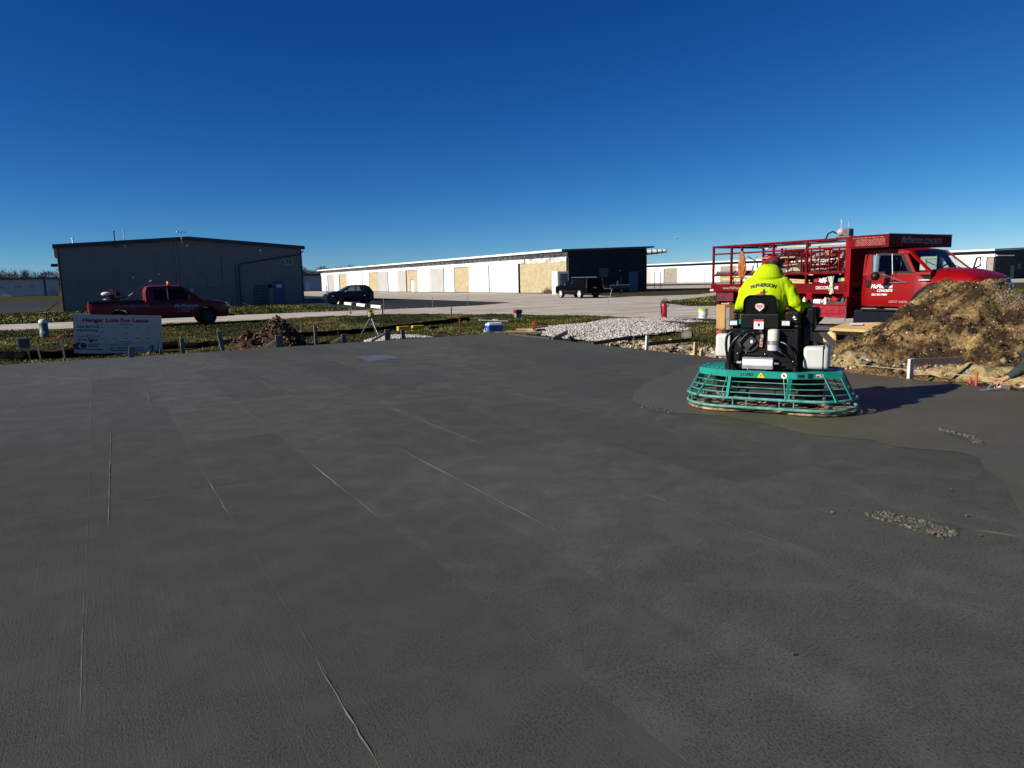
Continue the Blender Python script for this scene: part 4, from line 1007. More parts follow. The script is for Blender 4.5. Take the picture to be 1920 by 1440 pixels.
suv_glass = M('privacy_glass', (.002, .002, .0025), .5, var=0, spec=.04)
def suv(loc, rz):
    t = thing('estate_suv', 'long black SUV with bright alloy wheels beside the white cabinet', 'SUV', loc, rz)
    paint = M('black_car_paint', (0.0018, 0.0018, 0.0024), 0.3, var=0.1, spec=.06)
    aw = [(1.15, .41, .48), (4.45, .41, .48)]
    zb = with_arches(lerp_tab([(0, .52), (.2, .40), (5.2, .38), (5.65, .48)]), aw)
    zt = lerp_tab([(0, 1.0), (.03, 1.22), (3.9, 1.22), (4.2, 1.22), (5.2, 1.16), (5.55, 1.06), (5.65, .85)])
    wx = lerp_tab([(0, .92), (.15, 1.0), (5.2, 1.0), (5.5, .94), (5.65, .84)])
    def wb(x, z): return wx(x) - .05 * max(0, (z - .9) / .3) ** 2 - .04 * max(0, (.6 - z) / .3)
    b = MB(); b.loft(car_loft(stations(0, 5.65, 40, aw), zb, zt, wb, crown=.04), closed=False, caps=False)
    for x in (0, 5.65):
        r0 = car_loft([x], zb, zt, wb)[0]; b.add(r0, [tuple(range(len(r0)))])
    b.build('body', paint, t, smooth=40)
    zr = lerp_tab([(.02, 1.22), (.05, 1.62), (.12, 1.82), (.4, 1.89), (2.6, 1.90), (3.0, 1.85), (3.95, 1.22)])
    def wc(x, z): return min(wb(x, 1.2), .95) - .15 * (z - 1.2) / .7
    b = MB(); b.loft(car_loft([.02, .05, .08, .12, .25, .5, 1, 1.6, 2.2, 2.6, 2.85, 3.0, 3.3, 3.6, 3.95], lambda x: 1.19, zr, wc, crown=.03), closed=False, caps=False); cab = b.build('cabin', paint, t, smooth=40)
    for s in (-1, 1):
        for q in ([(2.55, 1.27), (3.45, 1.27), (2.95, 1.76), (2.58, 1.77)], [(1.6, 1.27), (2.45, 1.27), (2.45, 1.77), (1.62, 1.77)], [(.45, 1.27), (1.5, 1.27), (1.5, 1.77), (.6, 1.75)]):
            b = MB(); side_patch(b, q, wc, s); b.build('window', suv_glass, cab)
        b = MB(); side_patch(b, [(2.46, 1.27), (2.53, 1.27), (2.53, 1.77), (2.46, 1.77)], wc, s, .012); b.build('pillar_trim', chrome, cab)
        b = MB(); b.bx(-.01, .06, s * .88 - .05, s * .88 + .05, .95, 1.80); b.build('tail_light', M('lit_red_lens', (.03, .006, .006), .4, var=.1), t, bevel=.02)  # tail-light lens in plain dark red, no glow
        b = MB(); b.tube([(.7, s * .70, 1.95), (3.0, s * .68, 1.96)], .022, 6); b.build('roof_rail', alu, cab)
        b = MB(); side_patch(b, [(1.75, .62), (3.85, .62), (3.85, .67), (1.75, .67)], wb, s, .012); b.build('door_trim', chrome, t)
        b = MB(); b.box((3.35, s * 1.1, 1.32), (.12, .22, .18)); b.build('side_mirror', chrome, t, bevel=.03)
        b = MB(); b.box((2.7, s * 1.0, 1.1), (.2, .03, .04)); b.box((1.75, s * 1.0, 1.1), (.2, .03, .04)); b.build('handle', chrome, t)
        b = MB(); b.ball((5.55, s * .78, .92), (.09, .14, .12), 10, 6); b.build('headlight', lamp_clear, t, smooth=60)
    b = MB(); b.bx(-.02, .0, -.74, .74, 1.24, 1.255); b.build('tailgate_trim', dark_metal, t)
    b = MB(); b.box((.028, 0, 1.52), (.03, 1.42, .46), (0, R(5), 0)); b.build('rear_window', suv_glass, cab)
    b = MB(); b.bx(-.03, -.01, -.22, .22, .92, 1.06); b.build('number_plate', M('plate_grey', (.12, .13, .14), .5, var=.3, vscale=20), t)
    b = MB(); b.bx(-.14, .05, -.95, .95, .45, .70); b.build('rear_bumper', paint, t, bevel=.05)
    for x in (1.15, 4.45):
        for s in (-1, 1): wheel(t, x, s * .88, .41, .28, bright_alloy, 7, .74, s)
    return t
suv((7.95, 67.2, GZ), R(118))

# low utility trailer behind the SUV's far side
t = thing('utility_trailer', 'low dark utility trailer standing between the black SUV and the end wall', 'trailer', (13.1, 88.5, GZ), R(30))
b = MB(); b.bx(-1.4, 1.4, -.7, .7, .50, .60); b.bx(-1.4, 1.4, -.72, -.66, .6, .95); b.bx(-1.4, 1.4, .66, .72, .6, .95); b.bx(1.34, 1.4, -.66, .66, .6, .95); b.build('bed', M('trailer_grey', (.05, .055, .06), .6), t)
b = MB(); b.bx(-1.45, 1.45, -.76, -.72, .93, .99); b.build('top_rail', alu, t)
b = MB(); b.beam((-1.4, -.5, .52), (-2.7, 0, .5), .08, .08); b.beam((-1.4, .5, .52), (-2.7, 0, .5), .08, .08); b.build('drawbar', dark_metal, t)
for s in (-1, 1): wheel(t, .1, s * .82, .30, .18, galv, 5, .55, s)
# ---------------------------------------------------------------- red rack truck (local x forward, its right side, -y, faces the slab)
TR_A = R(-60); TR_O = Vector((7.64, 24.1, 0.0))
truck = thing('rack_truck', 'big red bonneted flatbed truck with a tall tool rack and lettering on its door', 'truck', tuple(TR_O), TR_A)
def tl_(x, y, z):
    c, s = math.cos(TR_A), math.sin(TR_A); return (TR_O.x + c * x - s * y, TR_O.y + s * x + c * y, z)
def S(mb, name, mat, parent=None, **k): return mb.build(name, mat, parent or truck, **k)
# flatbed
b = MB(); b.bx(0, 4.92, -1.16, 1.16, 1.25, 1.365); S(b, 'bed_floor', M('deck_wood', (.10, .07, .05), .9, var=.4, vscale=2, stretch=(1, 8, 8)))
b = MB(); b.bx(-.03, 4.90, -1.20, -1.16, 1.13, 1.37); b.bx(-.03, 4.90, 1.16, 1.20, 1.13, 1.37); b.bx(-.05, -.01, -1.16, 1.16, 1.13, 1.37)
S(b, 'bed_side', rack_red, bevel=.008)
b = MB(); b.bx(-.055, .10, -1.212, -1.2, 1.15, 1.21); S(b, 'rear_reflector', M('reflector', (.7, .45, .42), .3, var=.2, vscale=30))
# rack
def rk(mb):
    for s in (-1, 1):
        y = s * 1.17
        for x in (.04, .80, 1.22, 2.42, 3.58): mb.bx(x - .03, x + .03, y - .03, y + .03, 1.37, 2.56)
        mb.bx(.01, 4.9, y - .035, y + .035, 2.52, 2.585)
        mb.bx(.01, 4.85, y - .028, y + .028, 2.30, 2.35)
        mb.bx(.01, 4.85, y - .035, y + .035, 1.62, 1.68)
    for x in (.04, 1.22, 2.42, 3.58, 4.85): mb.bx(x - .03, x + .03, -1.14, 1.14, 2.52, 2.58); mb.bx(x - .025, x + .025, -1.14, 1.14, 1.62, 1.67)
b = MB(); rk(b); S(b, 'rack_frame', rack_red, bevel=.006)
b = MB(); b.bx(.05, 4.8, -1.10, 1.10, 1.68, 1.70); S(b, 'rack_shelf', M('shelf_ply', (.07, .05, .04), .9, var=.4))
# expanded-metal side panel
def lattice(mb, x0, x1, z0, z1, y, step, w):
    h = z1 - z0; n = int((x1 - x0 + h) / step)
    for k in range(n + 1):
        for sg in (1, -1):
            a = x0 - h + k * step if sg == 1 else x0 + k * step
            p = (a, z0); q = (a + sg * h, z1)
            # clip to [x0,x1]
            t0, t1 = 0.0, 1.0; dx = q[0] - p[0]
            ta, tb = sorted(((x0 - p[0]) / dx, (x1 - p[0]) / dx)); t0, t1 = max(t0, ta), min(t1, tb)
            if t1 - t0 < .02: continue
            P0 = (p[0] + dx * t0, y, p[1] + h * t0); P1 = (p[0] + dx * t1, y, p[1] + h * t1)
            mb.beam(P0, P1, .004, w, up=(0, 1, 0)) if False else mb.beam(P0, P1, w, .004, up=(0, 1, 0))
b = MB(); lattice(b, 3.40, 4.82, 1.69, 2.30, -1.165, .085, .0065); lattice(b, 1.25, 4.82, 1.69, 2.30, 1.165, .085, .010); S(b, 'mesh_panel', rack_red)
b = MB()
for x in (2.95, 3.40, 3.72, 4.0, 4.30, 4.60): b.bx(x - .014, x + .014, -1.185, -1.155, 1.68, 2.31)
S(b, 'panel_bar', rack_red)
# headboard and canopy over the cab
b = MB(); b.bx(4.80, 4.96, -1.20, -1.02, 1.0, 2.52); b.bx(4.80, 4.96, 1.02, 1.20, 1.0, 2.52); b.bx(4.86, 4.94, -1.02, 1.02, 1.37, 2.52); S(b, 'headboard', red_paint, bevel=.01)
b = MB(); b.bx(4.96, 6.0, -1.2, 1.25, 2.27, 2.30); b.bx(4.9, 5.97, -1.215, -1.175, 2.30, 2.57); b.bx(4.9, 5.97, 1.225, 1.265, 2.30, 2.57); b.bx(4.9, 6.0, -1.22, -1.17, 2.57, 2.60); S(b, 'canopy', rack_red, bevel=.006)
b = MB()
for k in range(8): b.bx(5.02 + k * .11, 5.10 + k * .11, -1.222, -1.216, 2.525, 2.545)
lattice(b, 5.1, 5.92, 2.33, 2.5, -1.221, .06, .012); S(b, 'canopy_grating', M('worn_edge', (.34, .10, .09), .6, var=.4, vscale=20))
b = MB(); b.bx(5.97, 6.02, -1.22, 1.62, 2.27, 2.60); fb = S(b, 'front_board', M('board_maroon', (.095, .0015, .004), .7, var=.1, spec=.15), bevel=.006)
b = MB(); b.bx(5.95, 6.03, -1.24, 1.64, 2.60, 2.615); b.build('board_edge', alu, fb)
dim_letter = M('board_lettering', (.24, .21, .21), .5, var=0)
text('McPherson', .26, dim_letter, fb, (6.023, -.72, 2.45), (R(90), 0, R(90)), shear=.3, bold=.008, sx=.8)
text('CONCRETE', .19, dim_letter, fb, (6.023, .28, 2.42), (R(90), 0, R(90)), shear=.25, bold=.006, sx=.85)
# chassis, boxes, tanks
b = MB(); b.bx(.1, 7.6, -.45, -.32, .72, .95); b.bx(.1, 7.6, .32, .45, .72, .95); b.bx(.1, .25, -1.1, 1.1, .75, 1.12); b.bx(2.0, 2.2, -.9, .9, .35, .5); S(b, 'chassis', plastic_black)
b = MB(); b.bx(.15, .85, -1.12, -.7, .82, 1.12); S(b, 'rear_tool_box', M('box_dark_red', (.12, .008, .014), .5, var=.3, vscale=5), bevel=.01)
b = MB()
b.bx(2.75, 4.90, -1.18, -.55, 1.09, 1.13); b.bx(2.75, 4.90, -1.18, -.55, .76, .79); b.bx(2.75, 2.80, -1.18, -.55, .42, 1.09); b.bx(3.62, 3.80, -1.19, -.55, .42, 1.09); b.bx(4.85, 4.90, -1.18, -.55, .42, 1.09); b.bx(2.75, 4.9, -.58, -.55, .42, 1.09)
S(b, 'tool_cabinet', red_paint)
b = MB(); b.bx(2.75, 4.90, .55, 1.18, .42, 1.13); b.bx(.9, 1.5, .5, 1.15, .45, 1.12); S(b, 'far_cabinet', rack_red, bevel=.01)
b = MB(); b.bx(5.0, 6.45, .5, 1.05, .28, .72); b.bx(1.6, 2.6, -.4, .4, .3, .75); S(b, 'underbody_tank', plastic_black, bevel=.03)
for x0, x1 in ((2.82, 3.60), (3.82, 4.84)):
    b = MB(); b.bx(x0, x1, -1.20, -.6, .44, .755); dw = S(b, 'drawer', scuffed_red, bevel=.015)
    b = MB(); b.bx(x0 + .04, x1 - .04, -1.222, -1.20, .545, .575); b.bx(x0, x1, -1.215, -1.2, .44, .47); b.build('drawer_lip', scuffed_red, dw)
b = MB(); b.tube([(4.86, -1.2, .74), (4.9, -1.24, .72), (4.9, -1.24, .40), (4.88, -1.2, .36)], .012, 6); S(b, 'grab_bar', alu)
b = MB(); b.bx(5.0, 6.45, -1.05, -.55, .28, .66); S(b, 'fuel_tank', M('tank_blue_black', (.003, .004, .009), .5, var=.1, spec=.15), bevel=.04)
b = MB(); b.bx(5.25, 6.5, -1.12, -.95, .66, .70); S(b, 'running_board', plastic_black)
b = MB(); b.bx(5.30, 5.72, -1.13, -1.0, .702, .715); b.bx(5.95, 6.4, -1.13, -1.0, .702, .715); S(b, 'step_tread', alu)
for x, y in ((2.1, 1), (2.1, -1), (7.2, 1), (7.2, -1)):
    wheel(truck, x, y * (.92 if x > 5 else .90), .50, .30 if x > 5 else .5, galv, 8, .55, y)
# cab and bonnet
HX = lambda x: 6.7 + (x - 6.7) * .66 if x > 6.7 else x
HT_ = lambda tab: lerp_tab([(HX(p[0]), p[1]) for p in tab])
awf = [(7.2, .62, .66)]
zb = with_arches(HT_([(5.18, .76), (6.6, .76), (8.3, .78), (8.72, .85)]), awf)
zt = HT_([(5.18, 1.60), (6.55, 1.60), (6.75, 1.63), (7.1, 1.66), (7.9, 1.62), (8.35, 1.53), (8.6, 1.43), (8.72, 1.25)])
wx = HT_([(5.18, .98), (5.3, 1.02), (6.6, 1.02), (6.95, .98), (7.4, 1.0), (8.2, .96), (8.5, .88), (8.72, .70)])
def wb(x, z):
    k = max(0, (z - 1.15) / .5); w = wx(x); hood = np.clip((x - 6.7) / .33, 0, 1)
    return w - (.03 + .30 * hood * k * k) * k - .03 * max(0, (.95 - z) / .2) ** 2
b = MB(); b.loft(car_loft(stations(5.18, HX(8.72), 44, awf), zb, zt, wb, nz=12, nc=7, crown=.07), closed=False, caps=False)
for x in (5.18, HX(8.72)):
    r0 = car_loft([x], zb, zt, wb, nz=12, nc=7)[0]; b.add(r0, [tuple(range(len(r0)))])
S(b, 'body', red_paint, smooth=40)
zr = lerp_tab([(5.20, 2.08), (5.28, 2.17), (5.5, 2.21), (6.2, 2.20), (6.35, 2.16), (6.98, 1.62)])
def wc(x, z): return 1.0 - .13 * (z - 1.58) / .6 - .0
xs = [5.20, 5.23, 5.28, 5.4, 5.7, 6.0, 6.2, 6.28, 6.36, 6.5, 6.65, 6.8, 6.98]
# cab shell: roof, back wall and pillars only, so that one sees through the panes
b = MB()
xs_r = [x for x in xs if x <= 6.36]
b.loft([[(x, y, zr(x) + .04 * (1 - (y / .9) ** 2)) for y in np.linspace(-wc(x, zr(x)), wc(x, zr(x)), 9)] + [(x, y, zr(x) - .06) for y in np.linspace(wc(x, zr(x)), -wc(x, zr(x)), 9)] for x in xs_r])
b.loft([[(5.20, -1.0, 1.56), (5.20, 1.0, 1.56), (5.26, 1.0, 1.56), (5.26, -1.0, 1.56)], [(5.20, -.93, 2.09), (5.20, .93, 2.09), (5.26, .93, 2.12), (5.26, -.93, 2.12)]])
for s in (-1, 1):
    def qd(q, th=.05):
        o_ = [(x, s * wc(x, z), z) for x, z in q]; i_ = [(x, s * (wc(x, z) - th), z) for x, z in q]; n_ = len(q)
        b.add(o_ + i_, [tuple(range(n_)), tuple(range(n_, 2 * n_))[::-1]] + [(k, (k + 1) % n_, n_ + (k + 1) % n_, n_ + k) for k in range(n_)])
    qd([(5.20, 1.56), (5.53, 1.56), (5.61, 2.09), (5.28, 2.14)])
    qd([(5.28, 2.09), (6.30, 2.07), (6.36, 2.15), (5.28, 2.16)])
    qd([(5.5, 1.56), (6.99, 1.56), (6.99, 1.62), (5.5, 1.64)])
    qd([(6.46, 1.60), (6.62, 1.60), (6.28, 2.15), (6.17, 2.07)])
    b.loft([[(x, s * (wc(x, z) + .0), z + .00), (x, s * (wc(x, z) - .07), z + .035), (x, s * (wc(x, z) - .07), z - .03), (x, s * wc(x, z), z - .05)] for x, z in [(xx, zr(xx)) for xx in (6.30, 6.36, 6.5, 6.65, 6.8, 6.99)]])
cab_glass = bpy.data.materials['clear_glass'].copy(); cab_glass.name = 'smoked_glass'
[n for n in cab_glass.node_tree.nodes if n.type == 'BSDF_TRANSPARENT'][0].inputs[0].default_value = (.42, .50, .48, 1)
cabp = S(b, 'cab', red_paint, smooth=40)
for s in (-1, 1):
    b = MB()
    for q in ([(5.49, 1.60), (5.545, 1.64), (5.62, 2.08), (5.57, 2.12)], [(5.56, 2.075), (6.17, 2.055), (6.20, 2.10), (5.57, 2.12)], [(5.49, 1.60), (6.56, 1.595), (6.5, 1.645), (5.53, 1.655)], [(6.43, 1.63), (6.55, 1.60), (6.22, 2.10), (6.15, 2.06)]): side_patch(b, q, wc, s, .004, n=2)
    w_ = b.build('window_surround', black, cabp)
    b = MB(); side_patch(b, [(5.53, 1.64), (6.46, 1.63), (6.17, 2.07), (5.61, 2.09)], wc, s, -.012); b.build('window', cab_glass, w_)
    b = MB()
    for q in ([(5.27, .80), (5.28, .80), (5.28, 1.62), (5.27, 1.62)], [(6.55, .80), (6.56, .80), (6.60, 1.60), (6.59, 1.60)], [(5.27, .80), (6.55, .80), (6.55, .812), (5.27, .812)]): side_patch(b, q, wb, s, .004)
    S(b, 'door_seam', M('seam_shadow', (.05, .002, .003), .6, var=0))
    b = MB(); b.box((5.38, s * 1.02, 1.35), (.13, .04, .20)); S(b, 'door_handle', plastic_black, bevel=.02)
    # tall chrome mirror on a tripod
    b = MB(); b.tube([(5.86, s * 1.05, 2.12), (5.84, s * 1.42, 2.10), (5.84, s * 1.42, 1.52)], .012, 6); b.tube([(6.12, s * 1.03, 1.45), (5.84, s * 1.42, 1.58)], .011, 6); b.tube([(6.42, s * 1.03, 1.36), (5.98, s * 1.36, 1.60)], .010, 6); b.tube([(6.05, s * 1.1, 2.1), (6.1, s * 1.12, 1.6)], .012, 6); b.tube([(5.84, s * 1.42, 2.09), (6.05, s * 1.1, 2.1)], .010, 6); b.tube([(5.95, s * 1.035, 1.37), (6.42, s * 1.035, 1.37)], .012, 6)
    mb_ = S(b, 'mirror_bracket', alu, smooth=40)
    b = MB(); b.loft([[(5.84 + .085 * math.cos(a), s * 1.44 + .075 * math.sin(a), z) for a in np.linspace(0, 2 * math.pi, 16, endpoint=False)] for z in (1.65, 2.06)]); b.build('mirror_head', chrome, mb_, smooth=50)
    b = MB(); b.ball((5.84, s * 1.44, 1.54), (.11, .10, .11), 14, 10); b.build('round_mirror', plastic_black, mb_, smooth=60)
b = MB(); rows = []
for i in range(7):
    x = 6.37 + (6.98 - 6.37) * i / 6; z = zr(x); w = wc(x, z) - .06; rows.append([(x, w * (1 - 2 * k / 8), z + .05 * (1 - (1 - 2 * k / 8) ** 2)) for k in range(9)])
b.loft(rows, closed=False, caps=False); S(b, 'windscreen', clear, smooth=40)
b = MB(); b.bx(6.55, 6.98, -.95, .95, 1.45, 1.60); b.bx(5.24, 5.27, -.97, .97, 1.4, 1.62); S(b, 'dashboard', black, bevel=.03)
b = MB(); b.tube([(6.48 + .10 * math.cos(a), .5 + .19 * math.sin(a), 1.66 + .16 * math.cos(a)) for a in np.linspace(0, 2 * math.pi, 20, endpoint=False)], .018, 6, closed=True); b.beam((6.48, .5, 1.66), (6.65, .5, 1.56), .05, .05); S(b, 'steering_wheel', black, smooth=40)
b = MB(); b.box((6.42, 0, 2.05), (.03, .28, .07)); b.beam((6.42, 0, 2.08), (6.40, 0, 2.18), .02, .02); S(b, 'rear_view_mirror', black, bevel=.01)
for y in (-.5, .5):
    b = MB(); b.box((5.65, y, 1.35), (.5, .5, .14)); b.box((5.42, y, 1.72), (.13, .48, .62), (0, R(-10), 0)); b.box((5.38, y, 2.0), (.09, .26, .16)); S(b, 'seat', M('seat_grey', (.05, .05, .055), .8), bevel=.04)
b = MB(); b.tube([(6.93, .5, 1.70), (6.70, .0, 1.92), (6.68, .0, 1.93)], .01, 5); b.tube([(6.95, -.3, 1.68), (6.72, -.75, 1.88)], .01, 5); S(b, 'wiper', black)
# wheel-arch flare, grille, lamps, bumper
for s in (-1, 1):
    b = MB(); ring = []
    for a in np.linspace(R(-8), R(188), 22):
        c_, s_ = math.cos(a), math.sin(a)
        ring.append([(7.2 + r_ * c_, s * y_, .62 + r_ * s_) for r_, y_ in ((.62, .94), (.62, 1.06), (.72, 1.05), (.75, .96))])
    b.loft(ring); S(b, 'arch_flare', black, smooth=40)
    b = MB(); b.ball((HX(8.52), s * .72, 1.22), (.13, .16, .15), 12, 8); S(b, 'headlight', lamp_clear, smooth=60)
b = MB(); b.bx(HX(8.66), HX(8.78), -.55, .55, .92, 1.32); S(b, 'grille', chrome, bevel=.03)
b = MB(); b.bx(HX(8.6), HX(8.9), -1.08, 1.08, .5, .78); S(b, 'front_bumper', chrome, bevel=.05)
b = MB(); b.tube([(6.9, 1.02, 1.55), (6.95, 1.12, 1.95), (6.95, 1.30, 1.98), (6.95, 1.30, 1.75), (6.92, 1.12, 1.7)], .022, 6); S(b, 'fender_mirror', black, smooth=40)
b = MB(); b.box((6.85, -1.016, 1.43), (.26, .012, .035)); S(b, 'side_badge', M('badge', (.5, .4, .42), .3, var=.3, vscale=20))
# lettering on the door and bed side
text('McPherson', .150, white_letter, truck, (5.47, -1.034, 1.275), (R(90), 0, 0), shear=.32, bold=.012, sx=.86)
text('CONCRETE', .080, white_letter, truck, (5.64, -1.034, 1.165), (R(90), 0, 0), shear=.25, bold=.008)
text('262-363-9200', .072, white_letter, truck, (5.50, -1.034, 1.065), (R(90), 0, 0), bold=.006, sx=1.05)
text('USDOT 1648306', .078, M('thin_lettering', (.45, .30, .30), .6, var=0), truck, (5.98, -1.034, .885), (R(90), 0, 0), sx=.9)
text('DECORATIVE', .118, white_letter, truck, (3.93, -1.205, 1.245), (R(90), 0, 0), bold=.004)
text('S', .118, white_letter, truck, (3.14, -1.205, 1.245), (R(90), 0, 0), bold=.004)
text('www.McPhersonConcrete.com', .118, M('thin_lettering', (.45, .30, .30), .6, var=0), truck, (.5, -1.205, 1.245), (R(90), 0, 0))

# ---------------------------------------------------------------- the load: every tool on the rack is its own thing
wood_new = M('new_timber', (0.46, 0.33, 0.17), 0.8, var=0.2, vscale=2.5, stretch=(2, 14, 14), bump=.002, bscale=30)
wood_old = M('grey_timber', (0.16, 0.13, 0.105), 0.85, var=0.3, vscale=2.5, stretch=(2, 14, 14), bump=.002, bscale=30)
wood_dark = M('dark_timber', (0.06, 0.045, 0.035), 0.9, var=0.3, vscale=2.5, stretch=(2, 14, 14))
def load(mb, name, mat, label, cat, group=None, **k):
    o = mb.build(name, mat, None, tuple(TR_O), (0, 0, TR_A), **k); return tag(o, label, cat, group)
GT = 'tools loaded on the red truck'
JM = [M('gear_dark', (.010, .009, .009), .7, var=.3, spec=.2), M('gear_maroon', (.085, .004, .008), .6, var=.3, spec=.2), M('gear_brown', (.05, .033, .022), .8, var=.3), M('gear_grey', (.16, .15, .14), .7, var=.3), M('gear_pale', (.5, .48, .44), .7, var=.2)]
b = MB()
for k in range(24):
    a0 = k * .5; ln = random.uniform(.62, .88); ph = random.uniform(-.12, .12)
    b.tube([(1.30 + ph * .25 + (.012 + .10 * (k % 8) / 7) * math.cos(t_) * (1.0 - .75 * math.sin(t_)) + .02 * math.sin(5 * t_ + k), -1.225 - .02 * (k % 3), 2.36 - ln / 2 + ln / 2 * math.sin(t_)) for t_ in np.linspace(0, 2 * math.pi, 22, endpoint=False)], .011, 5, closed=True)
load(b, 'extension_cord', M('orange_cord', (.55, .20, .02), .6, var=.3, vscale=9, col2=(.40, .10, .02)), 'orange extension cord coiled and hung from the rack rail', 'cord')
for k, (y, z, x0, x1, w_, th) in enumerate([(-.95, 1.72, .06, 1.6, .24, .04), (-.92, 1.76, .05, 1.9, .2, .04), (-.6, 1.72, .1, 2.1, .28, .04), (-.62, 1.765, .0, 1.7, .22, .04)]):
    b = MB(); b.bx(x0, x1, y - w_ / 2, y + w_ / 2, z - .02, z + th - .02)
    load(b, 'plank', [wood_dark, wood_old][k % 2], 'weathered plank lying on the upper shelf at the rear of the rack', 'plank', 'planks on the upper rack shelf')
for k, (y, z, x0, x1) in enumerate([(-1.0, 1.385, .03, 2.6), (-.85, 1.385, .1, 2.4), (-1.0, 1.425, .2, 1.9), (-.83, 1.425, .05, 2.2)]):
    b = MB(); b.bx(x0, x1, y - .07, y + .07, z - .018, z + .02)
    load(b, 'form_board', wood_old if k < 3 else wood_new, 'timber form board stacked on the truck bed below the shelf', 'board', 'boards on the truck bed')
b = MB(); b.bx(.35, 1.15, -1.1, -1.04, 1.50, 1.56); load(b, 'spirit_level', M('yellow_tool', (.62, .42, .03), .5, var=.1), 'yellow spirit level lying on boards at the back of the truck bed', 'level')
b = MB(); b.tube([(.6, -.95, 1.56), (1.0, -1.05, 1.58), (1.25, -1.0, 1.55), (1.4, -1.08, 1.52), (1.6, -.95, 1.55), (1.9, -1.05, 1.52)], .014, 6); load(b, 'hose', M('cream_hose', (.5, .45, .34), .6), 'pale hose snaking over the boards on the truck bed', 'hose', smooth=40)
b = MB(); b.tube([(1.72, -1.0, 2.44), (1.82, -1.02, 2.50), (2.0, -1.02, 2.43), (2.08, -1.02, 2.42), (2.15, -1.02, 2.50), (2.32, -1.0, 2.38)], .022, 8); load(b, 'bent_pipe', white_paint, 'bent white pipe lying across the top of the rack behind the cap', 'pipe', smooth=50)
b = MB(); b.bx(2.46, 4.75, -1.08, -.98, 2.405, 2.50); b.bx(2.46, 4.75, -1.08, -.96, 2.40, 2.408); load(b, 'straightedge', M('mill_alu', (.55, .55, .54), .4, .5, var=.25, vscale=2, stretch=(.8, 6, 6)), 'long aluminium straightedge lying under the top rail of the rack', 'straightedge')
b = MB(); b.bx(2.46, 4.7, -.7, -.55, 2.36, 2.44); load(b, 'channel_bar', alu, 'second metal channel lying deeper under the rack top rail', 'straightedge')
b = MB(); b.loft([[(1.75, -.9, 1.95), (1.78, -.7, 1.95), (1.78, -.7, 2.08), (1.75, -.9, 2.08)], [(2.1, -1.0, 2.02), (2.1, -.65, 2.02), (2.1, -.65, 2.26), (2.1, -1.0, 2.26)], [(2.5, -.95, 1.9), (2.5, -.65, 1.9), (2.5, -.65, 2.15), (2.5, -.95, 2.15)]]); b.box((2.12, -.82, 1.84), (.6, .4, .28)); load(b, 'engine_unit', M('tool_red', (.38, .01, .02), .4, var=.2, vscale=5, coat=.4), 'red engine unit of a power tool standing on the rack shelf', 'engine', bevel=.03)
for k in range(16):
    x = random.uniform(1.5, 4.4); z = 1.72 + (k % 4) * .13 + random.uniform(0, .04); y = -1.08 + .05 * (k // 4) + random.uniform(0, .05); d = random.uniform(.7, 1.3)
    b = MB(); b.tube([(x, y, z), (min(4.78, x + d), y + random.uniform(-.02, .2), z + random.uniform(-.05, .12))], random.choice([.013, .016, .02]), 6)
    load(b, 'tool_pole', random.choice([white_paint, wood_old, wood_new, alu, dark_metal]), 'long tool pole poking through the jumble on the rack shelf', 'tool pole', 'tool poles on the rack shelf', smooth=50)
for k, (x, y, z, rx) in enumerate([(3.75, -1.02, 2.15, .5), (3.95, -1.03, 2.18, .2), (4.55, -1.0, 2.12, .8), (3.50, -1.0, 2.0, .4), (4.72, -1.02, 2.0, 1.2)]):
    b = MB(); b.box((x, y, z), (.20, .012, .07), (0, -rx, 0)); b.beam((x, y + .02, z), (x - .35 * math.cos(rx), y + .03, z - .35 * math.sin(rx)), .018, .018)
    load(b, 'float_blade', M('float_grey', (.34, .33, .32), .5, var=.2), 'bright flat float blade seen behind the red mesh panel', 'float', 'float blades behind the mesh panel')
b = MB(); b.loft([[(2.75, -1.0, 1.72), (2.75, -.8, 1.72), (2.75, -.8, 1.84), (2.75, -1.0, 1.84)], [(2.95, -1.05, 1.70), (2.95, -.75, 1.70), (2.95, -.78, 1.90), (2.95, -1.0, 1.90)], [(3.25, -1.05, 1.70), (3.25, -.8, 1.70), (3.25, -.82, 1.80), (3.25, -1.02, 1.80)], [(3.42, -1.0, 1.71), (3.42, -.9, 1.71), (3.42, -.9, 1.745), (3.42, -1.0, 1.745)]]); load(b, 'canvas_sack', M('canvas', (.32, .27, .22), .9, var=.2, bump=.01, bscale=12), 'slumped canvas sack on the shelf edge beside the driver', 'sack', subsurf=1, smooth=60)
b = MB(); b.lathe([(.0001, 0), (.11, .0), (.11, .02), (.0001, .02)], 18, 0, Matrix.Translation((4.25, -1.12, 2.25)) @ Matrix.Rotation(R(80), 4, 'X')); load(b, 'scrub_pad', M('tan_pad', (.36, .22, .15), .9), 'round tan pad hanging inside the red mesh panel', 'pad', smooth=40)
for k in range(12):
    x = random.uniform(1.4, 3.3); z0 = 1.70; a = random.uniform(-.5, .5)
    b = MB(); b.tube([(x, -.95 + .04 * (k % 5), z0), (x + a * .3, -.9 + .04 * (k % 5), z0 + .35), (x + a, -.85, z0 + random.uniform(.45, .6))], random.choice([.012, .018]), 6)
    load(b, 'rake', random.choice([wood_old, dark_metal, M('tool_red', (.38, .01, .02), .4), wood_dark]), 'slanting rake among the tools stacked upright on the rack', 'rake', 'rakes stacked on the rack', smooth=50)
for k, (x, z, ln) in enumerate([(2.70, 1.50, .95), (2.72, 1.455, .9), (2.62, 1.42, 1.1)]):
    b = MB(); b.beam((x, -1.05, z), (x + ln, -1.08, z - .05), .05, .04); load(b, 'wooden_stake', wood_new, 'bundled pale timber stake on the truck bed beside the driver', 'stake', 'pale stakes on the truck bed')
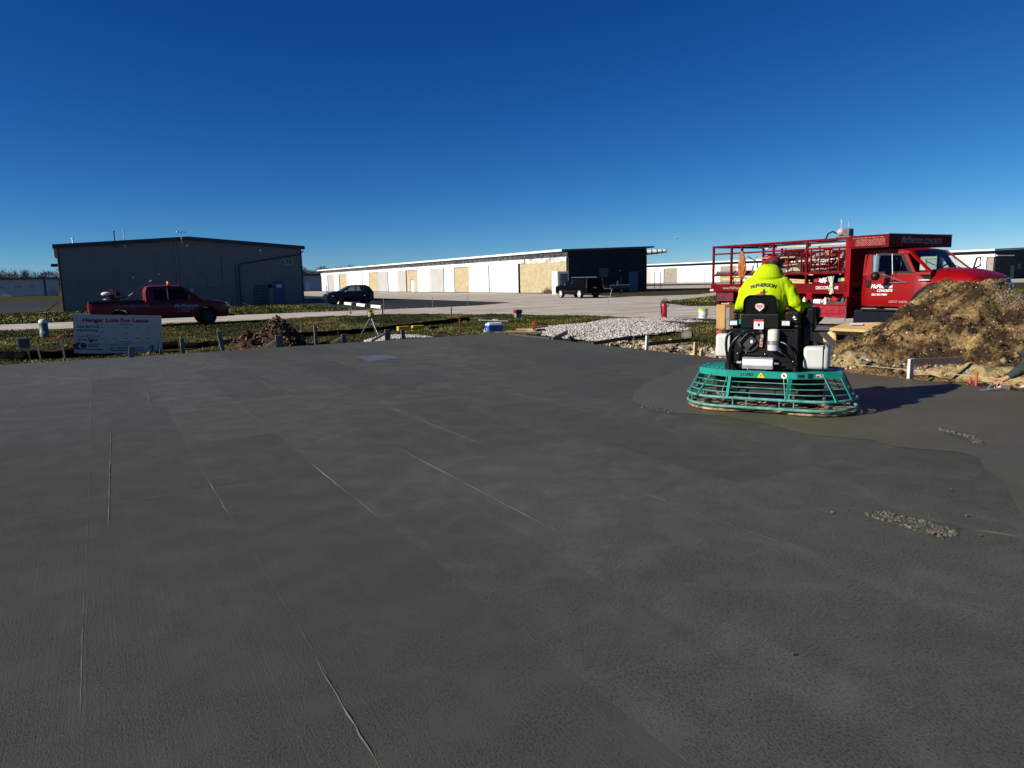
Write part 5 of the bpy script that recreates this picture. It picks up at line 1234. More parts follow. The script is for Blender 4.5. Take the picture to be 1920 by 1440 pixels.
cont = [('jug', (3.95, -.98, .79), 'white jug lying in the open cabinet above the red drawer', 'w'), ('spray_can', (4.12, -1.02, .79), 'white can in the left of the open cabinet', 'w'), ('paper_sack', (4.10, -.85, .86), 'crumpled brown paper sack in the open cabinet', 'b'), ('rag', (4.40, -.98, .88), 'red rag on the cabinet shelf', 'r'), ('yellow_bottle', (4.78, -1.0, .79), 'small yellow bottle at the right end of the open cabinet', 'y'), ('blue_tin', (4.62, -.95, .79), 'blue and grey tins in the open cabinet', 'u'), ('oil_bottle', (4.28, -.95, .79), 'dark bottle in the middle of the open cabinet', 'k'), ('solvent_tin', (3.42, -1.0, .79), 'white and red tin in the cabinet beside the driver elbow', 'w')]
cm_ = {'w': white_paint, 'b': M('kraft_paper', (.33, .17, .08), .9, var=.2), 'r': M('tool_red', (.38, .01, .02), .4), 'y': M('yellow_tool', (.62, .42, .03), .5), 'u': M('tin_blue', (.06, .10, .22), .4), 'k': plastic_black}
for n_, p, lab, c_ in cont:
    b = MB()
    if n_ in ('paper_sack', 'rag'): b.rock((p[0], p[1], p[2] + .05), (.13, .12, .10), seed=3)
    elif n_ == 'jug': b.cyl((p[0] - .16, p[1] - .08, p[2] + .07), (p[0] + .10, p[1] - .1, p[2] + .07), .07, n=14); b.cyl((p[0] + .10, p[1] - .1, p[2] + .07), (p[0] + .16, p[1] - .1, p[2] + .07), .03, n=10)
    else: b.cyl(p, (p[0], p[1], p[2] + .15), .05, n=12); b.cyl((p[0], p[1], p[2] + .15), (p[0], p[1], p[2] + .19), .022, n=10)
    load(b, n_, cm_[c_], lab, n_.replace('_', ' '), smooth=45)
b = MB(); b.bx(4.2, 4.82, -1.05, -.7, .79, .87); load(b, 'tool_tray', wood_dark, 'dark tray holding odds and ends inside the open cabinet', 'tray')
for k, (x, c_) in enumerate([(3.86, 'r'), (4.02, 'w'), (4.1, 'w'), (4.3, 'r'), (4.62, 'u'), (4.70, 'y')]):
    b = MB(); b.box((x, -1.08, 1.44), (.12, .10, .10), (0, .3 * (k % 3), .4 * k)); b.cyl((x, -1.08, 1.46), (x + .1, -1.1, 1.52), .02, n=8)
    load(b, 'hand_tool', cm_[c_], 'small coloured hand tool on the bed above the word DECORATIVE', 'hand tool', 'hand tools above the lettering', bevel=.01)
b = MB()
for k in range(9):
    a = random.uniform(-.10, .10); b.tube([(4.42 + a, -1.23, 1.56), (4.46 + a * .2, -1.25, 1.32), (4.45 + a * .8, -1.24, 1.05 + random.uniform(0, .12))], .011, 5)
b.tube([(4.40, -1.26, 1.30), (4.52, -1.26, 1.31), (4.46, -1.27, 1.27), (4.40, -1.26, 1.30)], .02, 6)
load(b, 'rope', M('mint_rope', (.30, .55, .38), .8, var=.3, vscale=30, col2=(.7, .7, .6)), 'pale green and white rope knotted over the truck bed side', 'rope', smooth=50)
for k in range(70):
    x = random.uniform(1.25, 4.7); y = random.uniform(-.9, .7); z = random.uniform(1.72, 2.15); w_ = random.uniform(.12, .45)
    b = MB()
    if k % 3 == 0: b.box((x, y, z), (w_, .3, random.uniform(.06, .3)), (random.uniform(-.4, .4), random.uniform(-.5, .5), random.uniform(-.6, .6)))
    elif k % 3 == 1: b.tube([(x, y, z), (x + random.uniform(-.5, .5), y + .2, z + random.uniform(-.3, .35))], random.uniform(.015, .04), 7)
    else: b.rock((x, y, z), (w_ * .7, .25, w_ * .5), seed=k)
    load(b, 'scrap', [JM[0], JM[2], JM[1], JM[2], JM[3], JM[0], JM[1], JM[0], JM[2], JM[3]][k % 10], 'dark piece of gear in the heap filling the middle of the truck rack', 'gear', 'gear heaped in the truck rack')
for k, (x, y, z, rx, ry, rz_) in enumerate(((1.95, .35, 1.98, .85, .6, .62), (2.9, .30, 1.92, .8, .65, .46), (3.9, .32, 1.94, .85, .65, .50), (4.5, .30, 1.9, .5, .6, .42))):
    b = MB(); b.rock((x, y, z), (rx, ry, rz_), seed=k + 3)
    load(b, 'tarpaulin', JM[0] if k % 2 else M('tarp_maroon', (.03, .004, .006), .8, var=.4, spec=.1), ['dark tarpaulin bundle on the rack shelf nearest the orange cord', 'dark tarpaulin bundle on the rack shelf right behind the driver', 'dark tarpaulin bundle behind the middle of the mesh panel', 'dark tarpaulin bundle at the front end of the mesh panel'][k], 'tarpaulin', subsurf=1, smooth=60)
b = MB(); b.bx(2.3, 4.78, 1.08, 1.10, 1.69, 2.30); load(b, 'windbreak_sheet', M('tarp_maroon', (.03, .004, .006), .8, var=.4, spec=.1), 'dark maroon sheet hung along the far side of the truck rack', 'sheet')  # added dark backing, keeps the bright background out of the rack
b = MB(); b.bx(1.3, 4.75, .15, 1.05, 1.37, 1.60); load(b, 'tool_chest', JM[0], 'long dark tool chest lying along the far side of the truck bed', 'chest', bevel=.02)
# small petrol pump on top of the rack
e = thing('petrol_pump', 'small engine pump with wire handle on top of the truck rack', 'pump', tl_(4.42, -.75, 2.585), TR_A)
b = MB(); b.box((.05, 0, .03), (.42, .28, .05)); b.box((.12, 0, .15), (.20, .22, .2)); b.build('engine', M('engine_grey', (.10, .09, .085), .5, var=.3, vscale=9), e, bevel=.03)
b = MB(); b.ball((-.08, 0, .17), (.12, .13, .11), 14, 8); b.build('fuel_tank', M('pale_pink', (.5, .36, .34), .5), e, smooth=60)
b = MB(); b.tube([(-.14, .05, .05), (-.14, .05, .52), (.1, .05, .52), (.1, .05, .3)], .011, 6); b.build('handle', alu, e, smooth=40)
b = MB(); b.tube([(-.1, -.05, .1), (-.3, -.08, .2), (-.42, -.1, .15), (-.5, -.1, .0)], .022, 8); b.build('hose', rubber, e, smooth=40)
# ================================================================== RIDE-ON TROWEL
teal = M('teal_paint', (0.008, 0.235, 0.180), 0.42, var=0.10, vscale=6, coat=0.08, spec=.35)
teal_worn = M('teal_tube', (0.03, 0.26, 0.205), 0.45, var=0.25, vscale=9, col2=(.15, .32, .28), spec=.35)
hose_black = M('hose_black', (0.005, 0.005, 0.0055), 0.32, var=0.1, spec=.4)
poly_white = M('poly_tank', (0.50, 0.51, 0.48), 0.5, var=0.05, vscale=3)
cream = M('cream_plastic', (0.62, 0.58, 0.47), 0.5, var=0.06)
blade_rust = M('muddy_steel', (0.22, 0.10, 0.035), 0.6, 0.3, var=0.5, vscale=12, col2=(.50, .36, .20))
seat_black = M('seat_vinyl', (0.0035, 0.0035, 0.004), 0.34, var=0.1, spec=.3)
red_sign = M('sign_red', (.45, .02, .03), .5, var=0)
yellow_sign = M('sign_yellow', (.75, .52, .01), .5, var=0)
MA = R(-28); MO = Vector((3.205, 8.76, 0.0)); MS = 0.965
mc = thing('ride_on_trowel', 'turquoise ride-on concrete trowel with black seat and white tanks on the wet slab', 'power trowel', tuple(MO), MA); mc.scale = (MS, MS, 1.0)
def mloc(x, y, z):
    c, s = math.cos(MA), math.sin(MA); return (MO.x + c * x - s * y, MO.y + s * x + c * y, z)
# outlines of ring and deck
def ring_pt(a, hx=1.03, hy=.53):
    # stadium
    st = hx - hy; c, s = math.cos(a), math.sin(a)
    best = None
    # ray / stadium intersection
    t = hy / max(abs(s), 1e-6); x = t * c
    if abs(x) <= st: return (x, math.copysign(hy, s))
    cx = math.copysign(st, c); B = -cx * c; Cc = cx * cx - hy * hy
    t = -B + math.sqrt(max(0, B * B - Cc)); return (t * c, t * s)
DECK = [(-.46, -.46), (.37, -.46), (.86, -.22), (.86, .26), (.45, .48), (-.45, .48), (-.85, .26), (-.85, -.22)]
def deck_pt(a):
    c, s = math.cos(a), math.sin(a)
    for i in range(8):
        (x0, y0), (x1, y1) = DECK[i], DECK[(i + 1) % 8]; dx, dy = x1 - x0, y1 - y0
        det = c * (-dy) + s * dx
        if abs(det) < 1e-9: continue
        t = (x0 * (-dy) + y0 * dx) / det; u = (c * y0 - s * x0) / det
        if t > 0 and -1e-6 <= u <= 1 + 1e-6: return (t * c, t * s)
    return (c, s)
NA = 96; ANG = [2 * math.pi * k / NA for k in range(NA)]
b = MB(); b.tube([(*ring_pt(a), .078) for a in ANG], .019, 8, closed=True); b.tube([(*ring_pt(a), .185) for a in ANG], .018, 8, closed=True)
for a in (R(200), R(236), R(250), R(290), R(304), R(340), R(20), R(56), R(90), R(124), R(160)):
    p = ring_pt(a); b.cyl((*p, .08), (*p, .185), .009, n=6)
b.build('guard_ring', teal_worn, mc, smooth=50)
b = MB()
def shell(a, t): # t 0 at the ring, 1 at the deck
    r_, d_ = ring_pt(a), deck_pt(a); return (r_[0] + (d_[0] - r_[0]) * t, r_[1] + (d_[1] - r_[1]) * t, .19 + (.44 - .19) * t)
for t in (.25, .5, .75): b.tube([shell(a, t) for a in ANG], .006, 6, closed=True)
for a in (R(296), R(300), R(60), R(120), R(226)): b.tube([shell(a, 0), shell(a, 1)], .005, 5)
b.build('guard_rod', teal_worn, mc, smooth=50)
def post(x0, y0, x1, y1, w=.052):
    b = MB(); b.beam((x0, y0, .44), (x1, y1, .18), w, .012, up=(x1, y1, 0)); return b.build('guard_post', teal, mc, bevel=.002)
for x in (-.41, .30): post(x, -.465, x - .02 * (1 if x < 0 else 1), -.535); post(x, .475, x, .535)
for sx in (-1, 1):
    for sy in (-1, 1): post(sx * .855, sy * .225, sx * .985, sy * .24); post(sx * .68, sy * .32, sx * .83, sy * .46, .04)
for sx in (-1, 1):
    b = MB(); b.prism([(sx * .858, -.22, .44), (sx * .858, .25, .44), (sx * .90, .20, .30), (sx * .90, -.19, .30)], (.006, 0, 0)); b.build('side_plate', teal, mc)
b = MB()
for k in range(8):
    (x0, y0), (x1, y1) = DECK[k], DECK[(k + 1) % 8]; nx_, ny_ = (y1 - y0), -(x1 - x0); l_ = math.hypot(nx_, ny_); nx_, ny_ = nx_ / l_ * .008, ny_ / l_ * .008
    b.prism([(x0, y0, .43), (x1, y1, .43), (x1 - nx_, y1 - ny_, .43), (x0 - nx_, y0 - ny_, .43)], (0, 0, .075))
    ix, iy = .93, .88
    b.prism([(x0 * .995, y0 * .995, .499), (x1 * .995, y1 * .995, .499), (x1 * ix, y1 * iy, .499), (x0 * ix, y0 * iy, .499)], (0, 0, .010))
b.build('deck_frame', teal, mc)
b = MB()
for sx in (-1, 1):
    x0, x1 = (-.80, -.42) if sx < 0 else (.42, .80)
    for k in range(15): yy = -.38 + k * .05; b.beam((x0, yy * (.62 if sx * 0 == 0 and abs(x0) > .7 and sx < 0 else 1), .497), (x1, yy * (.62 if sx > 0 else 1), .497), .012, .012)
    for k in range(7): xx = x0 + (x1 - x0) * k / 6; yl = .40 - .16 * (abs(xx) - .4) / .36; b.beam((xx, -yl, .500), (xx, yl, .500), .010, .010)
    b.bx(min(x0, x1) + .02, max(x0, x1) - .06, -.10, .12, .500, .506)
b.build('deck_grating', teal, mc)
b = MB(); b.bx(-.42, .43, -.43, .42, .44, .49); b.bx(-.55, .55, -.06, .06, .30, .44); b.bx(-.35, .35, -.30, .30, .26, .44)
for sx in (-1, 1): b.bx(sx * .5 - .14, sx * .5 + .14, -.14, .14, .20, .42); b.cyl((sx * .5, 0, .08), (sx * .5, 0, .22), .07)
b.build('chassis', black, mc, bevel=.01)
for sx in (-1, 1):
    b = MB()
    for k in range(5):
        a = 2 * math.pi * k / 5 + (.3 if sx > 0 else .9); c, s = math.cos(a), math.sin(a)
        b.beam((sx * .5, 0, .12), (sx * .5 + .46 * c, .46 * s, .10), .035, .035)
        b.cyl((sx * .5 + .3 * c, .3 * s, .1), (sx * .5 + .3 * c, .3 * s, .2), .02, n=8)
    sp = b.build('rotor_arm', M('rotor_grey', (.06, .055, .05), .6, .4, var=.5, vscale=14, col2=(.30, .26, .2)), mc, smooth=40)
    b = MB(); T = Matrix.Translation((sx * .5, 0, 0))
    for k in range(5):
        a = 2 * math.pi * k / 5 + (.3 if sx > 0 else .9)
        Tk = T @ Matrix.Rotation(a, 4, 'Z') @ Matrix.Translation((.33, 0, .045)) @ Matrix.Rotation(R(7), 4, 'X')
        b.add([tuple(Tk @ Vector(v)) for v in ((-.20, -.09, -.006), (.19, -.09, -.006), (.19, .09, -.006), (-.20, .09, -.006), (-.20, -.09, .006), (.19, -.09, .006), (.19, .09, .006), (-.20, .09, .006))], [(3, 2, 1, 0), (4, 5, 6, 7), (0, 1, 5, 4), (1, 2, 6, 5), (2, 3, 7, 6), (3, 0, 4, 7)])
    b.build('blade', blade_rust, sp)
    b = MB(); b.lathe([(.40, .012), (.515, .012), (.525, .022), (.525, .040), (.50, .046), (.42, .030)], 48, 0, T, True); b.build('float_pan', blade_rust, mc, smooth=40)
# markings on the rear band
e_ = MB(); e_.prism([(-.085, -.4625, .436), (.005, -.4625, .436), (-.04, -.4625, .500)], (0, -.002, 0)); tri_ = e_.build('warning_triangle', yellow_sign, mc)
b = MB(); b.prism([(-.053, -.4655, .455), (-.027, -.4655, .455), (-.033, -.4655, .468), (-.04, -.4655, .460), (-.047, -.4655, .468)], (0, -.001, 0)); b.build('pictogram', black_letter, tri_)
b = MB(); b.cyl((.23, -.461, .468), (.23, -.465, .468), .034, n=20); rs = b.build('round_sticker', white_letter, mc)
b = MB(); b.box((.225, -.4665, .474), (.022, .001, .022), (0, .6, 0)); b.box((.235, -.4665, .460), (.03, .001, .012)); b.build('pictogram', red_sign, rs)
text('215081', .052, black_letter, mc, (-.29, -.4625, .468), (R(90), 0, 0), 'stencil_number', bold=.001, sx=1.05)
d0 = Vector((.37, -.46, 0)); d1 = Vector((.86, -.22, 0)); dd = (d1 - d0).normalized(); dn = Vector((dd.y, -dd.x, 0)); ra = math.atan2(dd.y, dd.x)
for u, w_, h_, m_ in ((.055, .07, .030, black_letter), (.165, .055, .055, black_letter), (.275, .085, .034, white_letter)):
    p = d0 + dd * u + dn * .0025; b = MB(); b.box((p.x, p.y, .468), (w_, .002, h_), (0, 0, ra)); lb_ = b.build('label_plate', m_, mc)
    if m_ is white_letter: p = p + dn * .002; b = MB(); b.box((p.x - .02, p.y - .01, .463), (.035, .002, .016), (0, 0, ra)); b.box((p.x + .02, p.y + .012, .470), (.022, .002, .022), (0, 0, ra)); b.build('pictogram', red_sign, lb_)
_before = set(mc.children)
# ---- power pack
b = MB(); b.bx(-.39, .40, -.30, .20, .52, .60); b.bx(-.385, .395, -.285, .22, .60, 1.0); b.bx(-.40, .41, -.305, -.285, .985, 1.005); b.bx(-.40, -.375, -.31, .2, .52, 1.0); b.bx(.375, .41, -.31, .2, .52, 1.0); b.bx(-.30, .05, -.30, -.285, .68, .70)
pk = b.build('engine_cover', black, mc, bevel=.008)
b = MB()
for x, z in ((-.25, .96), (-.10, .96), (-.25, .76), (-.10, .76), (-.30, .70), (.03, .70), (-.36, .74), (.36, .62), (-.20, .72), (-.02, .66), (.33, .78)): b.ball((x, -.29, z), (.008, .006, .008), 8, 6)
b.build('bolt', alu, pk)
b = MB(); b.lathe([(.12, 0), (.135, .015), (.135, .03), (.10, .03), (.10, 0)], 28, 0, Matrix.Translation((-.17, -.285, .86)) @ Matrix.Rotation(R(90), 4, 'X'), True); b.build('fan_shroud', M('shroud_black', (.018, .018, .02), .5), mc, smooth=40)
b = MB(); b.box((-.17, -.335, .86), (.155, .03, .155), (0, R(45), 0)); dp = b.build('diamond_plate', M('plate_black', (.024, .026, .027), .55), mc, bevel=.006)
b = MB(); b.bx(-.138, -.112, -.353, -.349, .835, .872); b.build('label', white_letter, dp)
b = MB(); b.lathe([(.0001, 0), (.04, .0), (.067, .012), (.067, .225), (.06, .245), (.03, .252), (.0001, .254)], 24, 0, Matrix.Translation((.135, -.36, .755))); fl = b.build('oil_filter', cream, mc, smooth=40)
b = MB(); b.lathe([(.066, 0), (.0695, 0), (.0695, .05), (.066, .05)], 24, 0, Matrix.Translation((.135, -.36, .825)), True); b.box((.135, -.335, .85), (.05, .1, .04)); b.build('strap', galv, fl, smooth=40)
b = MB(); b.lathe([(.0671, 0), (.0671, .07), (.02, .0705)], 24, 0, Matrix.Translation((.135, -.36, .757))); b.build('filter_base', poly_white, fl, smooth=40)
b = MB(); b.tube([(.20, -.37, .79), (.225, -.39, .76), (.22, -.39, .73)], .010, 6); b.build('valve', chrome, fl)
b = MB(); b.box((-.015, -.31, .84), (.034, .02, .10), (0, .04, 0)); tg = b.build('tag', M('tag_pink', (.50, .20, .16), .6, var=.3, vscale=30), mc)
b = MB(); b.box((-.015, -.322, .815), (.026, .002, .010), (0, .6, 0)); b.box((-.01, -.322, .86), (.016, .002, .012)); b.build('print', black_letter, tg)
b = MB(); b.cyl((-.02, -.295, .925), (-.02, -.33, .925), .018, n=12); b.build('gauge', chrome, mc, smooth=40)
# hoses
def hose(pts, r, name='hydraulic_hose', m=hose_black):
    # smooth through the points
    P_ = [Vector(p) for p in pts]; out = []
    for i in range(len(P_) - 1):
        p0 = P_[max(i - 1, 0)]; p1 = P_[i]; p2 = P_[i + 1]; p3 = P_[min(i + 2, len(P_) - 1)]
        for k in range(8):
            t = k / 8; out.append(.5 * ((2 * p1) + (p2 - p0) * t + (2 * p0 - 5 * p1 + 4 * p2 - p3) * t * t + (3 * p1 - p0 - 3 * p2 + p3) * t ** 3))
    out.append(P_[-1]); b = MB(); b.tube(out, r, 10, m=0); return b.build(name, m, mc, smooth=50)
hose([(-.20, -.33, .985), (-.30, -.36, .985), (-.41, -.37, .93), (-.43, -.36, .78), (-.40, -.34, .60), (-.39, -.33, .50)], .017)
hose([(-.01, -.33, .985), (-.14, -.38, .985), (-.26, -.42, .93), (-.35, -.43, .82), (-.38, -.41, .68), (-.385, -.38, .50)], .018)
hose([(.10, -.34, .76), (.22, -.38, .74), (.32, -.39, .67), (.38, -.38, .58), (.39, -.36, .50)], .012)
hose([(.20, -.34, .86), (.30, -.38, .82), (.38, -.39, .70), (.405, -.37, .52)], .018)
hose([(-.12, -.31, .93), (-.2, -.335, .935), (-.27, -.33, .92)], .008)
b = MB()
for x in (-.20, -.01): b.cyl((x, -.31, .93), (x, -.33, .985), .016, n=8); b.cyl((x, -.33, .985), (x - .06, -.345, .987), .021, n=10); b.cyl((x, -.315, .90), (x, -.32, .94), .022, n=6)
b.build('hose_fitting', chrome, mc, smooth=40)
b = MB(); b.cyl((-.395, -.34, .50), (-.39, -.34, .60), .05, n=14); b.cyl((-.35, -.36, .50), (-.35, -.36, .57), .03, n=12); b.cyl((.40, -.36, .49), (.40, -.36, .56), .035, n=12); b.build('pump', black, mc, smooth=40)
b = MB(); b.prism([(-.22, -.40, .545), (-.22, -.345, .545), (-.22, -.33, .60), (-.22, -.345, .66), (-.22, -.39, .655), (-.22, -.41, .62), (-.22, -.41, .575)], (.36, 0, 0)); mf = b.build('battery_tray', M('bare_alu', (.70, .70, .71), .45, .3, var=.06), mc, bevel=.004)
b = MB(); b.bx(-.222, .142, -.412, -.40, .532, .572); b.bx(-.222, .142, -.405, -.335, .655, .668); b.build('tray_flange', galv, mf)
b = MB(); b.cyl((-.235, -.38, .60), (-.29, -.38, .60), .020, n=12); b.cyl((.155, -.38, .60), (.21, -.38, .60), .018, .010, n=12); b.build('pipe_stub', alu, mf, smooth=40)
b = MB(); b.tube([(-.15, -.41, .535), (-.15, -.43, .515), (.07, -.43, .515), (.07, -.41, .535)], .006, 6); b.build('handle', chrome, mf, smooth=40)
def tank(name, x0, x1, y0, y1, z0, z1, cap, m=poly_white):
    b = MB(); b.bx(x0, x1, y0, y1, z0, z1); o = b.build(name, m, mc, bevel=min(x1 - x0, z1 - z0) * .16, segs=4, smooth=50)
    return o
t1 = tank('water_tank', -.60, -.36, -.20, .22, .64, .93, None)
b = MB(); b.cyl((-.50, -.05, .93), (-.50, -.05, .97), .05, n=16); b.build('cap', M('cap_black', (.012, .012, .013), .5), t1, smooth=40)
b = MB(); b.ball((-.585, .02, .935), (.06, .07, .03), 12, 6); b.build('red_plug', M('plug_red', (.42, .06, .03), .5), t1, smooth=50)
t2 = tank('fuel_tank', .47, .76, -.26, .10, .53, .80, None)
b = MB(); b.bx(.690, .700, -.268, .11, .525, .805); b.build('strap', black, t2)
b = MB(); b.cyl((.58, -.06, .80), (.58, -.06, .85), .05, n=16); b.box((.66, .02, .815), (.12, .05, .03)); b.build('cap', M('cap_black', (.012, .012, .013), .5), t2, smooth=40)
b = MB(); b.cyl((.72, -.15, .80), (.72, -.15, .83), .018, n=10); b.build('valve', chrome, t2, smooth=40)
b = MB(); b.lathe([(.0001, 0), (.06, 0), (.065, .02), (.065, .24), (.07, .245), (.07, .30), (.05, .33), (.0001, .335)], 20, 0, Matrix.Translation((.47, -.05, .72))); b.bx(.40, .43, -.2, .1, .6, 1.05); b.bx(.44, .50, -.1, .0, .5, .72); b.build('air_cleaner', hose_black, mc, smooth=40)
# seat, arms, consoles, lamps
def rrect(hw, hh, r, n=6):
    pts = []
    for cx, cz, a0 in ((hw - r, hh - r, 0), (-hw + r, hh - r, 90), (-hw + r, -hh + r, 180), (hw - r, -hh + r, 270)):
        for k in range(n + 1): a = R(a0 + 90 * k / n); pts.append((cx + r * math.cos(a), cz + r * math.sin(a)))
    return pts
b = MB(); rings = []
for y, s in ((-.300, .86), (-.325, .96), (-.30, 1.0), (-.24, 1.0), (-.20, .93)):
    rings.append([(-.04 + x * s * (1 - .10 * max(0, z / .17)), y + .05 * (z / .17) * -.4, 1.235 + z * (.5 + .5 * s)) for x, z in rrect(.215, .175, .085)])
b.loft(rings); st_ = b.build('seat_back', seat_black, mc, smooth=45)
b = MB(); b.bx(-.27, .20, -.30, .24, 1.0, 1.09); b.build('seat_base', seat_black, mc, bevel=.035, segs=3)
b = MB(); b.bx(-.265, .195, -.325, -.28, 1.005, 1.19); b.build('seat_skirt', M('skirt_black', (.003, .003, .0035), .5, spec=.2), mc, bevel=.02)
b = MB(); b.prism([(-.095, -.345, 1.29), (-.078, -.345, 1.305), (-.04, -.345, 1.312), (-.002, -.345, 1.305), (.015, -.345, 1.29), (.008, -.345, 1.255), (-.04, -.345, 1.215), (-.088, -.345, 1.255)], (0, -.002, 0)); cr = b.build('crest', M('crest_white', (.62, .55, .56), .5, var=0), st_)
b = MB(); b.bx(-.098, .018, -.3495, -.3475, 1.285, 1.293); b.bx(-.075, -.005, -.3495, -.3475, 1.262, 1.276); b.bx(-.055, -.025, -.3495, -.3475, 1.242, 1.25); b.build('crest_stripe', red_sign, cr)
b = MB(); b.bx(-.105, .010, -.334, -.330, 1.005, 1.115); sk = b.build('warning_sticker', white_letter, mc)
b = MB(); b.bx(-.104, .009, -.3355, -.3345, 1.093, 1.114); b.lathe([(.034, 0), (.038, 0), (.038, .001), (.034, .001)], 24, 0, Matrix.Translation((-.047, -.3345, 1.052)) @ Matrix.Rotation(R(90), 4, 'X'), True); b.build('sticker_band', red_sign, sk)
b = MB(); b.box((-.047, -.3355, 1.050), (.026, .001, .026)); 
for k in range(4): b.box((-.057 + .007 * k, -.3355, 1.067), (.004, .001, .014))
b.build('pictogram', black_letter, sk)
for s, x0 in ((-1, -.35), (1, .27)):
    b = MB(); b.box((x0, .02, 1.205), (.085, .40, .05)); b.box((x0, -.12, 1.10), (.06, .10, .18)); b.box((x0 - s * .0, .1, 1.05), (.10, .30, .10)); b.build('armrest', seat_black, mc, bevel=.02)
    b = MB(); b.box((x0 + s * .0, -.32, 1.075), (.115, .05, .08)); lp = b.build('work_lamp', plastic_black, mc, bevel=.012)
    b = MB(); b.box((x0 + s * .0, -.3465, 1.076), (.088, .006, .052)); b.build('lens', lamp_clear if s < 0 else M('lamp_lens_pale', (.62, .63, .60), .2, var=.2, vscale=20), lp, bevel=.004)
    b = MB(); b.beam((x0, -.30, 1.04), (x0 - s * .02, -.25, .99), .05, .02); b.build('lamp_bracket', black, mc)
b = MB(); b.box((-.27, -.335, 1.09), (.026, .01, .06)); b.build('strap_end', teal, mc, bevel=.004)
b = MB(); b.box((.46, .22, 1.10), (.20, .30, .28)); b.box((.50, .30, 1.17), (.20, .16, .14)); b.bx(.38, .52, .05, .3, .5, .98); b.build('control_console', black, mc, bevel=.03)
b = MB(); b.box((.335, -.225, 1.13), (.17, .12, .16)); b.build('side_console', black, mc, bevel=.025)
b = MB(); b.prism([(.335, -.288, 1.135), (.375, -.288, 1.135), (.355, -.288, 1.165)], (0, -.002, 0)); b.bx(.352, .384, -.2895, -.288, 1.117, 1.125); b.build('console_mark', white_letter, mc)
for x, y in ((.46, .30), (-.36, .32)):
    b = MB(); b.cyl((x, y, 1.20), (x, y + .01, 1.30), .012, n=8); b.ball((x, y + .01, 1.30), (.022, .022, .035), 10, 8); b.build('joystick', plastic_black, mc, smooth=50)
b = MB(); b.bx(-.42, .42, .25, .48, .50, .52); b.bx(-.40, .40, .46, .48, .50, .95); b.build('foot_rest', black, mc)

for _o in mc.children:
    if _o not in _before: _o.location.x -= .055

# ================================================================== PEOPLE
from mathutils.bvhtree import BVHTree
from mathutils import noise as mnoise
def limb(mb, pts, rad, n=14):
    mb.tube(pts, rad, n)
    for p, r in zip(pts, rad): mb.ball(p, r, n, 8)
def organic(name, mb, mat, parent, voxel=.012, iters=6, disp=None, fac=.5):
    me = bpy.data.meshes.new('tmp'); me.from_pydata(mb.v, [], mb.f)
    bm = bmesh.new(); bm.from_mesh(me); bmesh.ops.recalc_face_normals(bm, faces=bm.faces); bm.to_mesh(me); bm.free()
    o = bpy.data.objects.new('tmp', me); COL.objects.link(o)
    r = o.modifiers.new('r', 'REMESH'); r.mode = 'VOXEL'; r.voxel_size = voxel; r.use_smooth_shade = True
    if iters: s = o.modifiers.new('s', 'SMOOTH'); s.iterations = iters; s.factor = fac
    dg = bpy.context.evaluated_depsgraph_get(); dg.update()
    m2 = bpy.data.meshes.new_from_object(o.evaluated_get(dg)); bpy.data.objects.remove(o); bpy.data.meshes.remove(me)
    if disp:
        nn = [v.normal.copy() for v in m2.vertices]
        for v, q in zip(m2.vertices, nn): v.co += q * disp(v.co)
    m2.name = name; m2.materials.clear(); m2.materials.append(mat); m2.shade_smooth()
    o = bpy.data.objects.new(name, m2); COL.objects.link(o); o.parent = parent
    return o
skin = M('skin', (0.42, 0.20, 0.13), 0.55, var=0.12, vscale=18)
hivis = M('hi_vis_fleece', (0.40, 0.56, 0.002), 0.85, var=0.07, vscale=7, bump=.002, bscale=220, spec=.2)
denim = M('work_trousers', (0.035, 0.04, 0.05), 0.9, var=0.25, vscale=6, bump=.002, bscale=150)
boot = M('boot_leather', (0.06, 0.04, 0.025), 0.7, var=0.3)
cap_red = M('cap_red', (0.12, 0.003, 0.006), 0.8, var=0.15, vscale=12)
hair_m = M('dark_hair', (0.008, 0.005, 0.004), 0.7, var=0.4, vscale=60)
dark_sleeve = M('dark_green_fleece', (0.022, 0.030, 0.030), 0.9, var=0.25, vscale=8, bump=.002, bscale=180)

def hand(mb, wrist, fwd, palm_n, side, curl=1.0, s=1.0):
    """palm with four bent fingers of unequal length and a thumb leaving the side of the palm"""
    f = Vector(fwd).normalized(); n = Vector(palm_n); n = (n - f * n.dot(f)).normalized(); t = f.cross(n) * side   # t points to the thumb side
    w = Vector(wrist)
    mb.loft([[tuple(w + f * a * s + t * (c * wd) * s + n * (d * th) * s) for c, d in ((-1, -.6), (0, -1), (1, -.6), (1, .6), (0, 1), (-1, .6))] for a, wd, th in ((-.015, .026, .02), (.02, .034, .016), (.06, .042, .015), (.095, .040, .012))])
    for k, (off, L_) in enumerate(((.031, .070), (.011, .078), (-.010, .073), (-.030, .058))):
        p = w + f * .088 * s + t * off * s; pts = [p]; ang = 0.15 * curl
        for q in (.45, .32, .23):
            ang += .55 * curl; d = f * math.cos(ang) + n * math.sin(ang); p = p + d * L_ * q * s * 1.25; pts.append(p)
        limb(mb, [tuple(q) for q in pts], [.0092 * s, .0088 * s, .008 * s, .007 * s], 8)
    p = w + f * .025 * s + t * .03 * s
    d1 = (f * .6 + t * .75 + n * .25).normalized(); d2 = (f * .9 + t * .25 + n * .5).normalized()
    limb(mb, [tuple(p), tuple(p + d1 * .035 * s), tuple(p + d1 * .035 * s + d2 * .03 * s), tuple(p + d1 * .035 * s + d2 * .055 * s)], [.013 * s, .011 * s, .0095 * s, .008 * s], 8)

